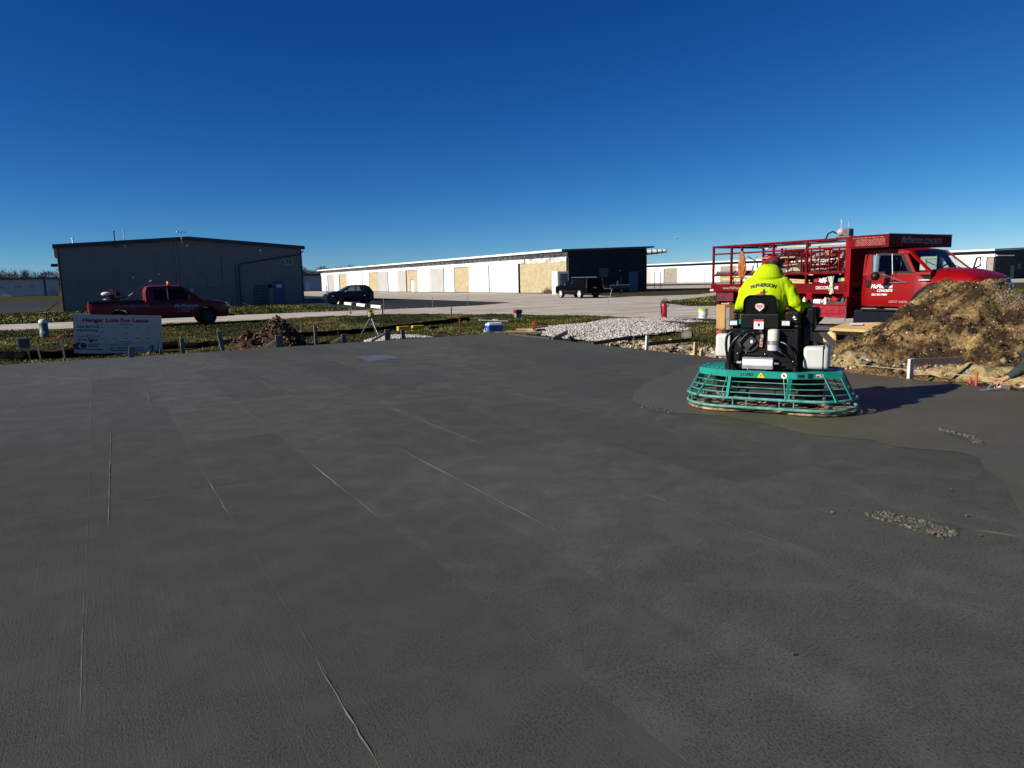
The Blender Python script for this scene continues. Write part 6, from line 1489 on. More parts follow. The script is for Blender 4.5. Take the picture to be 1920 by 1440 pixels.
def head(mb, c, fwd, s=1.0):
    """skull, jaw, nose, brow, lips and ears around centre c, face towards fwd"""
    f = Vector(fwd).normalized(); up0 = Vector((0, 0, 1)); r_ = f.cross(up0).normalized(); u = r_.cross(f)
    def P(a, b_, d): return tuple(Vector(c) + (r_ * a + f * b_ + u * d) * s)
    rot = Matrix((r_, f, u)).transposed().to_euler()
    mb.ball(P(0, -.012, .02), (.077 * s, .098 * s, .098 * s), 16, 12, rot=tuple(rot))
    mb.ball(P(0, .03, -.055), (.058 * s, .062 * s, .062 * s), 14, 10, rot=tuple(rot))
    limb(mb, [P(0, .088, .015), P(0, .112, -.018)], [.009 * s, .015 * s], 8)
    limb(mb, [P(-.04, .078, .028), P(.04, .078, .028)], [.012 * s, .012 * s], 8)
    limb(mb, [P(-.02, .084, -.052), P(.02, .084, -.052)], [.009 * s, .009 * s], 8)
    for q in (-1, 1): mb.ball(P(q * .08, -.01, -.005), (.012 * s, .02 * s, .032 * s), 8, 6, rot=tuple(rot))
    return P

# ---- operator
op_label = 'person in hi-vis yellow hoodie and red cap driving the ride-on trowel, seen from behind'
b = MB()
hc = Vector((.03, .215, 1.705)); hf = Vector((.10, .80, -.42))
Ph = head(b, hc, hf, 1.08)
limb(b, [(.03, .17, 1.66), (-.0, .12, 1.58)], [.062, .075])
TORSO = [(1.04, -.03, .03, .18, .13), (1.12, -.03, .02, .19, .14), (1.25, -.03, .0, .195, .14), (1.38, -.03, .01, .21, .14), (1.48, -.03, .04, .21, .13), (1.55, -.02, .08, .18, .11), (1.60, -.01, .11, .11, .09)]
b.loft([[(cx + rx * math.cos(a), cy + ry * math.sin(a), z) for a in np.linspace(0, 2 * math.pi, 20, endpoint=False)] for z, cx, cy, rx, ry in TORSO])
AR = [(.185, .07, 1.525), (.30, .04, 1.30), (.445, .22, 1.245)]; ALh = [(-.215, .07, 1.50), (-.305, .05, 1.29), (-.36, .28, 1.24)]
limb(b, AR, [.065, .05, .032]); limb(b, ALh, [.065, .05, .032])
hand(b, (.452, .25, 1.262), (.05, .9, .35), (0, .3, -.9), -1, 1.5); hand(b, (-.36, .30, 1.262), (0, .9, .35), (0, .3, -.9), 1, 1.5)
LEG = {1: [(.08, .05, 1.10), (.16, .46, 1.12), (.17, .42, .62)], -1: [(-.14, .05, 1.10), (-.21, .46, 1.12), (-.22, .42, .62)]}
for s in (1, -1): limb(b, LEG[s], [.095, .065, .045]); limb(b, [(LEG[s][2][0], .40, .57), (LEG[s][2][0], .56, .55)], [.04, .035])
pm = organic('person', b, skin, None, .006, 3); pm.location = mloc(-.055, 0, 0); pm.rotation_euler = (0, 0, MA); pm.scale = (MS, MS, 1.0)
tag(pm, op_label, 'person')
# hoodie
b = MB()
HT = [(1.02, -.03, .02, .225, .175), (1.08, -.03, .015, .245, .19), (1.18, -.03, -.0, .25, .19), (1.30, -.03, -.01, .262, .19), (1.40, -.03, .0, .275, .19), (1.48, -.03, .025, .272, .18), (1.55, -.025, .05, .262, .165), (1.60, -.018, .075, .238, .15), (1.635, -.012, .095, .195, .135), (1.66, -.01, .11, .15, .12)]
b.loft([[(cx + rx * math.cos(a), cy + ry * math.sin(a), z) for a in np.linspace(0, 2 * math.pi, 28, endpoint=False)] for z, cx, cy, rx, ry in HT])
limb(b, [(.165, .06, 1.525), (.245, .04, 1.43), (.315, .03, 1.30), (.345, .06, 1.245), (.40, .15, 1.245), (.45, .23, 1.25)], [.105, .10, .092, .088, .074, .05])
limb(b, [(-.205, .06, 1.525), (-.272, .05, 1.42), (-.305, .05, 1.30), (-.325, .09, 1.245), (-.345, .18, 1.24), (-.36, .28, 1.245)], [.105, .10, .09, .084, .07, .05])
# hood lying up against the back of the head
b.loft([[(cx + rx * math.cos(a), cy + ry * math.sin(a), z) for a in np.linspace(0, 2 * math.pi, 24, endpoint=False)] for z, cx, cy, rx, ry in ((1.56, -.02, .03, .20, .12), (1.62, -.018, .045, .186, .14), (1.665, -.016, .065, .168, .148), (1.71, -.016, .085, .146, .138), (1.75, -.012, .105, .112, .112), (1.775, -.01, .12, .068, .065))])
def folds(p):
    arm = max(0, abs(p.x + .03) - .22) / .1; arm = min(1, arm)
    q = Vector((p.x * 9 + p.z * 5, p.y * 5, p.z * 8 - p.x * 4)); f1 = mnoise.noise(q)
    s_ = Vector((p.x * 22, p.y * 14, p.z * 5)); f2 = mnoise.noise(s_)
    low = max(0, 1.32 - p.z) / .3
    d_ = .006 * f1 + arm * .019 * f2 + .016 * low * mnoise.noise(Vector((p.x * 6, p.y * 6, p.z * 22 + p.x * 14)))
    # crease where the hood meets the shoulders and down the middle of the hood
    zc = 1.600 + .22 * (p.x + .01) ** 2 * 4
    if p.y < .12: d_ -= .012 * math.exp(-((p.z - zc + .018) / .012) ** 2)
    if p.z > 1.63 and p.y < .1: d_ -= .006 * math.exp(-((p.x + .01) / .006) ** 2) * math.exp(-((p.z - 1.70) / .02) ** 2)
    # armhole seams
    sx = abs(p.x + .03) - (.215 - .35 * max(0, p.z - 1.45)); d_ -= .004 * math.exp(-(sx / .008) ** 2) * (1 if p.y < .05 and 1.3 < p.z < 1.58 else 0)
    return d_
hd = organic('hoodie', b, hivis, pm, .010, 4, folds)
b = MB()
for s in (1, -1): limb(b, [(LEG[s][0][0], .02, 1.10)] + [tuple(q) for q in LEG[s][1:]] + [(LEG[s][2][0], .41, .585)], [.125, .09, .075, .075])
b.ball((-.03, .02, 1.10), (.21, .17, .12))
organic('trousers', b, denim, pm, .014, 4, lambda p: .006 * mnoise.noise(p * 14))
for s in (1, -1):
    b = MB(); x = LEG[s][2][0]; b.loft([[(x + rx * math.cos(a), cy + ry * math.sin(a), z) for a in np.linspace(0, 2 * math.pi, 16, endpoint=False)] for z, cy, rx, ry in ((.522, .48, .05, .135), (.55, .48, .054, .138), (.58, .46, .052, .115), (.62, .42, .05, .062), (.70, .42, .055, .06))]); b.build('boot', boot, pm, smooth=50)
# cap and hair
f = hf.normalized(); r_ = f.cross(Vector((0, 0, 1))).normalized(); u = r_.cross(f); rot = Matrix((r_, f, u)).transposed()
T = Matrix.Translation(hc) @ rot.to_4x4() @ Matrix.Scale(1.10, 4)
b = MB(); b.loft([[tuple(T @ Vector((rx * math.cos(a), -.010 + ry * math.sin(a), z))) for a in np.linspace(0, 2 * math.pi, 24, endpoint=False)] for rx, ry, z in ((.089, .110, .045), (.088, .109, .07), (.080, .099, .105), (.058, .072, .132), (.025, .03, .143))])
b.loft([[tuple(T @ Vector((x, y, z - .10 * x * x * 9))) for x in np.linspace(-.075, .075, 9)] for y, z in ((.085, .050), (.13, .046), (.175, .032), (.175, .026), (.13, .040), (.085, .044))], closed=False, caps=False)
cp = b.build('cap', cap_red, pm, smooth=50)
b = MB(); b.loft([[tuple(T @ Vector((rx * math.cos(a), -.016 + ry * math.sin(a), z))) for a in np.linspace(R(165), R(375), 18)] for rx, ry, z in ((.086, .106, .055), (.087, .106, .02), (.080, .098, -.03), (.066, .082, -.07))], closed=False, caps=False)
b.build('hair', hair_m, pm, smooth=60)
# eyes
b = MB()
for q in (-.032, .032): b.ball(tuple(T @ Vector((q, .078, .012))), .012, 10, 8)
b.build('eyes', M('eye_white', (.5, .48, .45), .3, var=0), pm, smooth=60)
# print on the back, laid on the cloth
def lay(mb_or_obj, name, mat, tree, parent, off=.0025):
    me = mb_or_obj.data if hasattr(mb_or_obj, 'data') else None
    if me is None:
        me = bpy.data.meshes.new(name); me.from_pydata(mb_or_obj.v, [], mb_or_obj.f)
    bm = bmesh.new(); bm.from_mesh(me); bmesh.ops.triangulate(bm, faces=bm.faces)
    for _ in range(2):
        ed = [e for e in bm.edges if e.calc_length() > .012]
        if ed: bmesh.ops.subdivide_edges(bm, edges=ed, cuts=1, use_grid_fill=False)
        bmesh.ops.triangulate(bm, faces=bm.faces)
    for v in bm.verts:
        h_ = tree.ray_cast(Vector((v.co.x, -1.5, v.co.z)), Vector((0, 1, 0)))
        if h_[0] is not None: v.co.y = h_[0].y - off
    bm.to_mesh(me); bm.free()
    if hasattr(mb_or_obj, 'data'): return mb_or_obj
    me.materials.append(mat); o = bpy.data.objects.new(name, me); COL.objects.link(o); o.parent = parent; return o
tree = BVHTree.FromPolygons([v.co.copy() for v in hd.data.vertices], [tuple(p.vertices) for p in hd.data.polygons])
def back_text(s, size, cx, cz, arc, sx=1.0):
    o = text(s, size, black_letter, hd, (0, 0, 0), (0, 0, 0), 'back_print', 'CENTER', bold=.009, sx=sx, ext=0, arc=arc)
    for v in o.data.vertices: v.co = Vector((cx + v.co.x, 0, cz + v.co.y))
    return lay(o, 'back_print', black_letter, tree, hd)
back_text('McPHERSON', .058, -.035, 1.522, .50, .98)
def shape(pts, name, mat):
    b = MB(); b.add([(x, 0, z) for x, z in pts], [tuple(range(len(pts)))]); return lay(b, name, mat, tree, hd, .003)
shape([(-.135, 1.385), (-.13, 1.405), (-.105, 1.418), (-.075, 1.418), (-.06, 1.448), (-.040, 1.452), (-.035, 1.42), (.01, 1.402), (.015, 1.385)], 'print_red', M('print_red', (.40, .02, .015), .7, var=0))
shape([(-.035, 1.44), (-.032, 1.468), (-.018, 1.478), (-.004, 1.466), (-.012, 1.452), (.028, 1.444), (.028, 1.436), (-.006, 1.432), (.0, 1.418), (.03, 1.395), (.02, 1.385), (-.01, 1.405), (-.03, 1.408)], 'print_black', black_letter)

# ---- worker kneeling beyond the right edge, reaching in with a hand trowel
KW = Vector((8.0, 9.92, 0)); ka = R(185)     # local +x points back towards the trowel hand after the turn
kp_label = 'person in dark sleeves kneeling at the right edge, hand on a steel trowel'
def kl(x, y, z): return (x, y, z)
b = MB()
# local frame: x towards the slab (the reach), y left, z up; ground -0.25
SH = (.76, .10, .50); EL = (.96, .14, .30); WR = (1.23, .10, .135)
head_c = Vector((.40, -.30, .66)); P2 = head(b, head_c, (.8, 0, -.5))
limb(b, [(.40, -.16, .52), (.40, -.27, .60)], [.065, .06])
limb(b, [(-.05, -.02, .30), (.25, -.06, .44), (.58, -.06, .50)], [.15, .155, .14])
limb(b, [SH, EL, WR], [.062, .05, .030])
limb(b, [(.56, -.26, .47), (.42, -.38, .22), (.24, -.24, .0)], [.062, .05, .030])
hand(b, (1.245, .10, .125), (.95, -.05, -.30), (.15, 0, -1), 1, 1.4)
hand(b, (.23, -.22, -.01), (-.3, .5, -.2), (0, 0, -1), -1, 1.0)
for s in (-.12, .10): limb(b, [(-.05, s, .25), (.20, s * 1.3, -.14), (-.24, s * 1.2, -.18)], [.10, .07, .05]); limb(b, [(-.30, s * 1.2, -.16), (-.42, s * 1.2, -.19)], [.045, .04])
pw = organic('person', b, skin, None, .006, 3); pw.location = tuple(KW); pw.rotation_euler = (0, 0, ka)
tag(pw, kp_label, 'person')
b = MB(); limb(b, [(-.05, -.02, .28), (.25, -.06, .44), (.60, -.06, .49)], [.175, .185, .165]); limb(b, [SH, EL, (1.06, .125, .245), (1.13, .115, .20)], [.105, .085, .07, .058]); limb(b, [(.56, -.26, .47), (.42, -.38, .22), (.28, -.27, .04)], [.10, .08, .055])
organic('jacket', b, dark_sleeve, pw, .011, 3, lambda p: .010 * mnoise.noise(Vector((p.x * 22, p.y * 12, p.z * 12))))
b = MB()
for s in (-.12, .10): limb(b, [(-.05, s, .25), (.20, s * 1.3, -.12), (-.24, s * 1.2, -.16)], [.125, .09, .07])
organic('trousers', b, denim, pw, .014, 3, lambda p: .006 * mnoise.noise(p * 14))
for s in (-.12, .10):
    b = MB(); b.box((-.37, s * 1.2, -.17), (.28, .10, .11)); b.build('boot', boot, pw, bevel=.035, segs=3)
T = Matrix.Translation(head_c) @ Matrix((Vector((0, -1, 0)), Vector((.848, 0, -.53)), Vector((.53, 0, .848)))).transposed().to_4x4()
b = MB(); b.loft([[tuple(T @ Vector((rx * math.cos(a), -.010 + ry * math.sin(a), z))) for a in np.linspace(0, 2 * math.pi, 20, endpoint=False)] for rx, ry, z in ((.088, .108, .02), (.089, .110, .06), (.080, .099, .105), (.058, .072, .135), (.02, .02, .148))]); b.build('cap', dark_sleeve, pw, smooth=50)
# the steel hand trowel under his hand
tx = KW + Vector((math.cos(ka) * 1.36 - math.sin(ka) * .11, math.sin(ka) * 1.36 + math.cos(ka) * .11, 0))
e = thing('hand_trowel', 'steel finishing trowel pressed on the wet slab under the kneeling worker hand', 'hand trowel', (tx.x, tx.y, .012), ka + R(8))
b = MB(); b.prism([(x, y, 0) for x, y in ((-.17, -.05), (.19, -.05), (.215, -.03), (.215, .03), (.19, .05), (-.17, .05))], (0, 0, .006)); b.build('blade', M('trowel_steel', (.55, .56, .58), .3, .8, var=.15), e)
b = MB(); b.prism([(-.06, -.012, .006), (.10, -.012, .006), (.12, -.012, .025), (.085, -.012, .05), (.06, -.012, .022), (-.06, -.012, .016)], (0, .024, 0)); b.build('shank', alu, e, bevel=.004)
b = MB(); b.tube([(-.085, 0, .055), (-.02, 0, .058), (.05, 0, .055), (.085, 0, .05)], [.015, .018, .017, .014], 12); b.build('handle', wood_old, e, smooth=50)
# ================================================================== DIRT, STONES, SITE CLUTTER
pile_m = M('loose_dirt', (0.070, 0.043, 0.024), 0.95, 0, 0.45, 1.9, 0.10, 16, col2=(0.34, 0.225, 0.10), spec=.1, detail=10)
def tune_pile():
    nt = pile_m.node_tree; b = nt.nodes['Principled BSDF']; rp = [n for n in nt.nodes if n.type == 'VALTORGB'][0]; tc = [n for n in nt.nodes if n.type == 'TEX_COORD'][0]
    rp.color_ramp.elements[0].position = .46; rp.color_ramp.elements[1].position = .66
    n = nt.nodes.new('ShaderNodeTexNoise'); n.inputs['Scale'].default_value = 17; n.inputs['Detail'].default_value = 6
    r = nt.nodes.new('ShaderNodeValToRGB'); r.color_ramp.elements[0].position = .36; r.color_ramp.elements[0].color = (.62, .60, .58, 1); r.color_ramp.elements[1].position = .62; r.color_ramp.elements[1].color = (1.2, 1.18, 1.15, 1)
    mu = nt.nodes.new('ShaderNodeMixRGB'); mu.blend_type = 'MULTIPLY'; mu.inputs['Fac'].default_value = 1
    nt.links.new(tc.outputs['Object'], n.inputs['Vector']); nt.links.new(n.outputs[0], r.inputs[0]); nt.links.new(rp.outputs[0], mu.inputs['Color1']); nt.links.new(r.outputs[0], mu.inputs['Color2']); nt.links.new(mu.outputs[0], b.inputs['Base Color'])
tune_pile()
RIDGE = [(8.2, -.2), (8.74, -.14), (9.15, .21), (9.54, .41), (10.03, .74), (10.38, 1.04), (10.66, 1.34), (10.99, 1.5), (11.27, 1.42), (11.8, 1.49), (12.1, 1.48), (12.3, 1.28), (12.8, 1.05), (13.6, .9), (15, .75), (16.5, .4), (17.9, -.2)]
def pile_h(s, o):
    hr = np.interp(s, [p[0] for p in RIDGE], [p[1] for p in RIDGE]) - GZ
    orr = 5.0 + .25 * (vnoise(s, s * 0, .8, 4) - .5)
    near = np.clip(1 - (orr - o) / (2.5 + .5 * (vnoise(s, s * 0 + 3, .6, 6) - .5)), 0, 1); far = np.clip(1 - (o - orr) / 1.5, 0, 1)
    prof = np.where(o < orr, near, far); prof = np.where(prof > .92, .92 + (prof - .92) * .5, prof) / .96
    n = (fbm(s, o, 1.3, 3, 31) - .5) * .50 + (.5 - np.abs(fbm(s, o, 3.2, 3, 41) - .5) * 4) * .17 + (fbm(s, o, 6.0, 3, 45) - .5) * .38 + (fbm(s, o, 17, 2, 51) - .5) * .07
    # tilted slump steps
    st = np.abs(((s * .8 + o * 1.4 + 1.2 * fbm(s, o, 1.1, 2, 61)) * 1.3) % 1 - .5)
    n = n + (st - .25) * .12
    k = np.clip(prof * 3, 0, 1) * np.clip(1.25 - prof, .25, 1)
    return GZ - .05 + hr * prof + n * k
sv = np.arange(8.0, 18.2, .042); ov = np.arange(1.9, 6.75, .042)
SS, OO = np.meshgrid(sv, ov); HH = pile_h(SS, OO); HH += np.where((SS > 17.9) | (SS < 8.1), -.3, 0)
px_ = CORNER.x - BX.x * SS + AX.x * OO; py_ = CORNER.y - BX.y * SS + AX.y * OO
def at_pile(s, o): return site(s, o, float(pile_h(np.array([s]), np.array([o]))[0]))
pile = thing('dirt_pile', 'tall pile of excavated brown dirt and sand between the slab and the red rack truck', 'dirt pile', tuple(site(12, 4.4, GZ)))
n1, n0 = SS.shape; ii = (np.arange(n1 - 1)[:, None] * n0 + np.arange(n0 - 1)[None, :]).ravel()
po = raw_mesh('soil', np.stack([px_.ravel() - pile.location.x, py_.ravel() - pile.location.y, HH.ravel() - pile.location.z], 1), np.stack([ii, ii + 1, ii + n0 + 1, ii + n0], 1), pile_m, smooth=True)
po.parent = pile
def scatter_on(name, mats, probs, count, smin, smax, srange, orange, zf, parent, label=None):
    s = rng.uniform(*srange, count); o = rng.uniform(*orange, count); x = CORNER.x - BX.x * s + AX.x * o; y = CORNER.y - BX.y * s + AX.y * o
    z = zf(s, o); keep = z > GZ - .02
    s, o, x, y, z = s[keep], o[keep], x[keep], y[keep], z[keep]; count = len(x)
    base = np.array([(1, 0, 0), (-1, 0, 0), (0, 1, 0), (0, -1, 0), (0, 0, 1), (0, 0, -1)], float); tri = np.array([(0, 2, 4), (2, 1, 4), (1, 3, 4), (3, 0, 4), (2, 0, 5), (1, 2, 5), (3, 1, 5), (0, 3, 5)])
    sc = (smin + (smax - smin) * rng.random((count, 1, 1)) ** 3) * rng.uniform(.6, 1.3, (count, 6, 3)); v = base[None] * sc; th = rng.uniform(0, 6.28, count)
    X = v[..., 0] * np.cos(th)[:, None] - v[..., 1] * np.sin(th)[:, None] + x[:, None]; Y = v[..., 0] * np.sin(th)[:, None] + v[..., 1] * np.cos(th)[:, None] + y[:, None]; Z = v[..., 2] * .8 + z[:, None]
    V = np.stack([X, Y, Z], -1)
    if parent: V = V - np.array(parent.location)
    ob = raw_mesh(name, V.reshape(-1, 3), (tri[None] + (np.arange(count) * 6)[:, None, None]).reshape(-1, 3), mats, np.repeat(rng.choice(len(mats), count, p=probs), 8))
    if parent: ob.parent = parent
    ob['kind'] = 'stuff'
    return ob
stone_m = [M('stone_pale', (.50, .42, .30), .9, var=.2), M('stone_tan', (.22, .145, .075), .9, var=.25), M('stone_grey', (.22, .20, .18), .9, var=.25), M('clod_dark', (.045, .027, .016), .95, var=.3)]
scatter_on('stones', stone_m, [.09, .40, .0, .51], 6500, .006, .036, (8.3, 17.9), (2.0, 6.3), lambda s, o: pile_h(s, o) + .004, pile)
scatter_on('clods', stone_m, [.0, .30, .0, .70], 1500, .015, .085, (8.4, 17.5), (2.2, 6.0), lambda s, o: pile_h(s, o) - .01, pile)
scatter_on('grey_gravel', [M('gravel_grey', (.10, .093, .085), .9, var=.25), chip[2], M('gravel_mid', (.16, .15, .14), .9, var=.25)], [.6, .25, .15], 1300, .012, .040, (12.0, 14.5), (4.5, 5.4), lambda s, o: pile_h(s, o) + .01, pile)
def turf(name, centres, parent, count, hgt=(.05, .16)):
    V = []; F = []; mi = []
    for k in range(count):
        s0, o0, rad = centres[k % len(centres)]; a = rng.uniform(0, 6.28); q = rad * math.sqrt(rng.random()); s_, o_ = s0 + q * math.cos(a), o0 + q * math.sin(a) * .7
        p = at_pile(s_, o_) - parent.location; d = Vector((rng.normal(), rng.normal(), 0)).normalized() * rng.uniform(.004, .012); t = Vector((rng.normal() * .09, rng.normal() * .09 - .03, rng.uniform(*hgt) - .06 * rng.random()))
        i = len(V); V += [tuple(p - d), tuple(p + d), tuple(p + t)]; F.append((i, i + 1, i + 2)); mi.append(rng.choice(4, p=[.12, .13, .45, .30]))
    ob = raw_mesh(name, np.array(V), np.array(F), gm, mi); ob.parent = parent; ob['kind'] = 'stuff'; return ob
turf('sods', [(11.2, 4.9, .45), (11.9, 5.0, .5), (12.6, 4.9, .35), (11.3, 3.5, .35), (12.9, 3.3, .5), (13.4, 2.7, .5), (10.0, 3.9, .3), (12.2, 4.3, .3), (9.6, 4.3, .25)], pile, 1800, (.03, .11))

# low sandy berms and rubble between slab edge and pile
sand_m = M('yellow_sand', (0.20, 0.14, 0.06), 0.95, 0, .3, 7, .04, 22, col2=(.40, .30, .15), spec=.1)
def berm(label, s0, s1, o0, wd_, hh, mat, seed, name='sand_heap'):
    n = int((s1 - s0) / .06); m = int(2 * wd_ / .06); b = MB()
    for i in range(n + 1):
        for j in range(m + 1):
            s = s0 + (s1 - s0) * i / n; o = o0 - wd_ + 2 * wd_ * j / m
            e = max(0, 1 - ((o - o0) / wd_) ** 2) * max(0, math.sin(math.pi * i / n)) ** .45
            z = GZ - .08 + e * hh * (1 + 1.0 * (float(fbm(s, o, 2.2, 3, seed)) - .5)) + (float(fbm(s, o, 9, 3, seed + 3)) - .5) * .10 * min(1, e * 3)
            b.v.append(tuple(site(s, o, z)))
    for i in range(n):
        for j in range(m): k = i * (m + 1) + j; b.f.append([k, k + 1, k + m + 2, k + m + 1]); b.m.append(0)
    return tag(b.build(name, mat, smooth=70), label, 'sand heap')
berm('long low ridge of yellow sand behind the white stake at the slab edge', 11.9, 15.6, 1.75, .55, .36, sand_m, 71)
berm('small heap of yellow sand at the foot of the dirt pile', 9.4, 11.6, 2.15, .5, .30, sand_m, 77)
berm('thin strip of sandy rubble beside the rebar stakes', 4.2, 8.8, 1.7, .55, .22, M('sandy_rubble', (.20, .15, .09), .95, var=.4, vscale=6, col2=(.36, .28, .17), bump=.05, bscale=18), 83)
berm('low bank of brown soil along the slab edge under the sand ridge', 9.0, 16.0, .70, .62, .24, pile_m, 88, 'soil_bank')
scatter_on('rubble', stone_m, [.30, .36, .20, .14], 2200, .012, .085, (3.9, 9.4), (.35, 2.7), lambda s, o: np.asarray([GZ + .02] * len(s)) + .10 * np.exp(-((o - 1.7) / .5) ** 2), None)
bpy.data.objects['rubble']['label'] = 'broken stone rubble strewn beside the slab'; bpy.data.objects['rubble']['category'] = 'rubble'
o_ = scatter_on('pebbles', stone_m, [.35, .40, .15, .10], 1500, .010, .06, (9.2, 17.0), (.12, 2.6), lambda s, o: np.asarray([GZ + .0] * len(s)) + .22 * np.exp(-((o - 1.75) / .5) ** 2), None)
o_['label'] = 'loose pebbles at the foot of the dirt pile'; o_['category'] = 'pebbles'
for (x, y, r, lab, mt) in ((5.0, 20.1, (.27, .2, .2), 'rounded grey field boulder beside the rubble strip', M('boulder', (.12, .115, .085), .85, var=.3, vscale=5, bump=.02, bscale=14)), (8.05, 17.9, (.24, .19, .26), 'pale yellow limestone block between the trowel machine and the dirt pile', M('limestone_yellow', (.55, .44, .20), .9, var=.15, vscale=6, bump=.02, bscale=14)), (4.55, 20.3, (.10, .08, .08), 'small white stone next to the grey boulder', stone_m[0]), (6.55, 13.6, (.16, .12, .09), 'flat tan stone below the dirt pile', sand_m)):
    b = MB(); b.rock((0, 0, 0), r, seed=5)
    tag(b.build('rock', mt, None, (x, y, GZ + r[2] * .35 + (.12 if r[0] > .18 else .0)), smooth=55, subsurf=2), lab, 'rock')

# small dirt heap on the left
dm = M('dark_clod_dirt', (.035, .021, .014), .95, 0, .5, 6, .08, 20, col2=(.12, .072, .042), spec=.1, detail=8)
dh = thing('dirt_pile', 'small heap of dark brown dirt in the grass behind the slab edge', 'dirt pile', (-7.35, 21.7, GZ))
b = MB(); nn_ = 46
for i in range(nn_ + 1):
    for j in range(nn_ + 1):
        u, v = -1.5 + 3.0 * i / nn_, -1.0 + 2.0 * j / nn_
        e = max(0, 1 - math.hypot((u - .25) / 1.0, v / .95)); e2 = max(0, 1 - math.hypot((u + .65) / .75, v / .7))
        z = max(e * .95, e2 * .55); z = z * (1 + .9 * (float(fbm(u, v, 2.4, 3, 90)) - .5)) + (float(fbm(u, v, 8, 3, 93)) - .5) * .22 * min(1, z * 5) - .06
        p = AX * u + BX * v; b.v.append((p.x, p.y, z))
for i in range(nn_):
    for j in range(nn_): k = i * (nn_ + 1) + j; b.f.append([k, k + 1, k + nn_ + 2, k + nn_ + 1]); b.m.append(0)
b.build('soil', dm, dh, smooth=50)
V = []
b = MB()
for k in range(420):
    u, v = random.gauss(0, .55), random.gauss(0, .42); e = max(0, 1 - math.hypot((u - .25) / 1.0, v / .95)); e2 = max(0, 1 - math.hypot((u + .65) / .75, v / .7)); z = max(e * .95, e2 * .55)
    if z < .05: continue
    p = AX * u + BX * v; b.rock((p.x, p.y, z), random.uniform(.012, .055), m=random.choice([0, 0, 0, 0, 0, 1, 2]))
cl = b.build('clods', [dm, stone_m[1], M('clay_red', (.13, .065, .04), .95, var=.3)], dh); cl['kind'] = 'stuff'

# ---- concrete crumbs left on the fresh slab
crumb = M('wet_crumb', (.050, .047, .032), .6, var=.35, vscale=40, col2=(.13, .12, .085))
def crumbs(label, poly, count, size, seed):
    rr = random.Random(seed); b = MB(); P = np.array(poly); lo, hi = P.min(0), P.max(0); n = 0
    while n < count:
        x, y = rr.uniform(lo[0], hi[0]), rr.uniform(lo[1], hi[1])
        if not inside(poly, np.array([x]), np.array([y]))[0]: continue
        r = size[0] + (size[1] - size[0]) * rr.random() ** 4; b.rock((x, y, r * .15 + .001), (r * rr.uniform(.7, 1.6), r, r * .7), seed=rr.random()); n += 1
    return tag(b.build('concrete_crumbs', crumb), label, 'concrete crumbs', kind='stuff')
def smear(label, cx, cy, rx, ry, rot, seed):
    b = MB(); n = 40; ring = []; rr = random.Random(seed)
    for k in range(n):
        a = 2 * math.pi * k / n; q = .62 + .75 * float(vnoise(math.cos(a) * 2.2 + seed, math.sin(a) * 2.2, 1.3, seed)); x, y = rx * q * math.cos(a), ry * q * math.sin(a)
        ring.append((cx + x * math.cos(rot) - y * math.sin(rot), cy + x * math.sin(rot) + y * math.cos(rot)))
    b.loft([[(cx + (x - cx) * t, cy + (y - cy) * t, .0015 + z) for x, y in ring] for t, z in ((1, 0), (.9, .0025), (.6, .005), (.2, .004))], caps=False); b.f.append([3 * n + k for k in range(n)]); b.m.append(0)
    return tag(b.build('mortar_smear', M('smear_wet', (.058, .056, .038), .55, var=.3, vscale=30, bump=.012, bscale=60), smooth=60), label, 'mortar smear')
smear('flat ragged smear of paste under the crumb scatter in the right foreground', 2.63, 4.50, .25, .10, R(-28), 3)
smear('ragged smear of paste under the thin crumb trail', 4.50, 6.95, .12, .34, R(-8), 5)
smear('low lip of paste at the left edge of the trowel machine ring', 1.82, 8.78, .12, .26, R(18), 8)
crumbs('scatter of wet concrete crumbs on the slab in the right foreground', [(2.40, 4.72), (2.52, 4.78), (2.68, 4.62), (2.83, 4.40), (2.78, 4.27), (2.66, 4.25), (2.55, 4.42)], 900, (.0018, .019), 1)
crumbs('thin trail of wet crumbs near the smooth trowelled area', [(4.42, 7.28), (4.50, 7.34), (4.62, 6.98), (4.55, 6.72), (4.46, 6.62), (4.42, 6.70), (4.52, 6.95)], 350, (.002, .022), 2)
crumbs('few stray crumbs at the left edge of the trowel machine ring', [(1.60, 8.95), (1.75, 9.05), (2.0, 8.62), (1.9, 8.5)], 110, (.002, .018), 3)
for k, (x, y) in enumerate(((2.33, 4.80), (2.45, 4.55), (3.05, 4.62), (2.90, 4.25), (3.3, 5.2), (2.2, 4.75), (1.2, 2.9), (3.9, 7.6), (5.0, 7.5))):
    b = MB(); b.rock((0, 0, .006), .007 + .002 * (k % 3), seed=k); tag(b.build('concrete_crumb', crumb, None, (x, y, 0.004)), 'single stray concrete crumb lying on the open slab', 'concrete crumb', 'stray crumbs on the slab')
b = MB(); b.loft([[(2.92 + .22 * t, 4.36 - .14 * t + .03 * math.sin(math.pi * t) + w * (1 - abs(2 * t - 1) ** 3), .002 + h * (1 - abs(2 * t - 1) ** 2)) for w, h in ((-.016, 0), (0, .004), (.016, 0))] for t in np.linspace(0, 1, 12)], closed=False, caps=False)
tag(b.build('mortar_smear', M('smear', (.10, .088, .06), .7, var=.2)), 'curved pale mortar smear right of the crumb scatter', 'mortar smear')

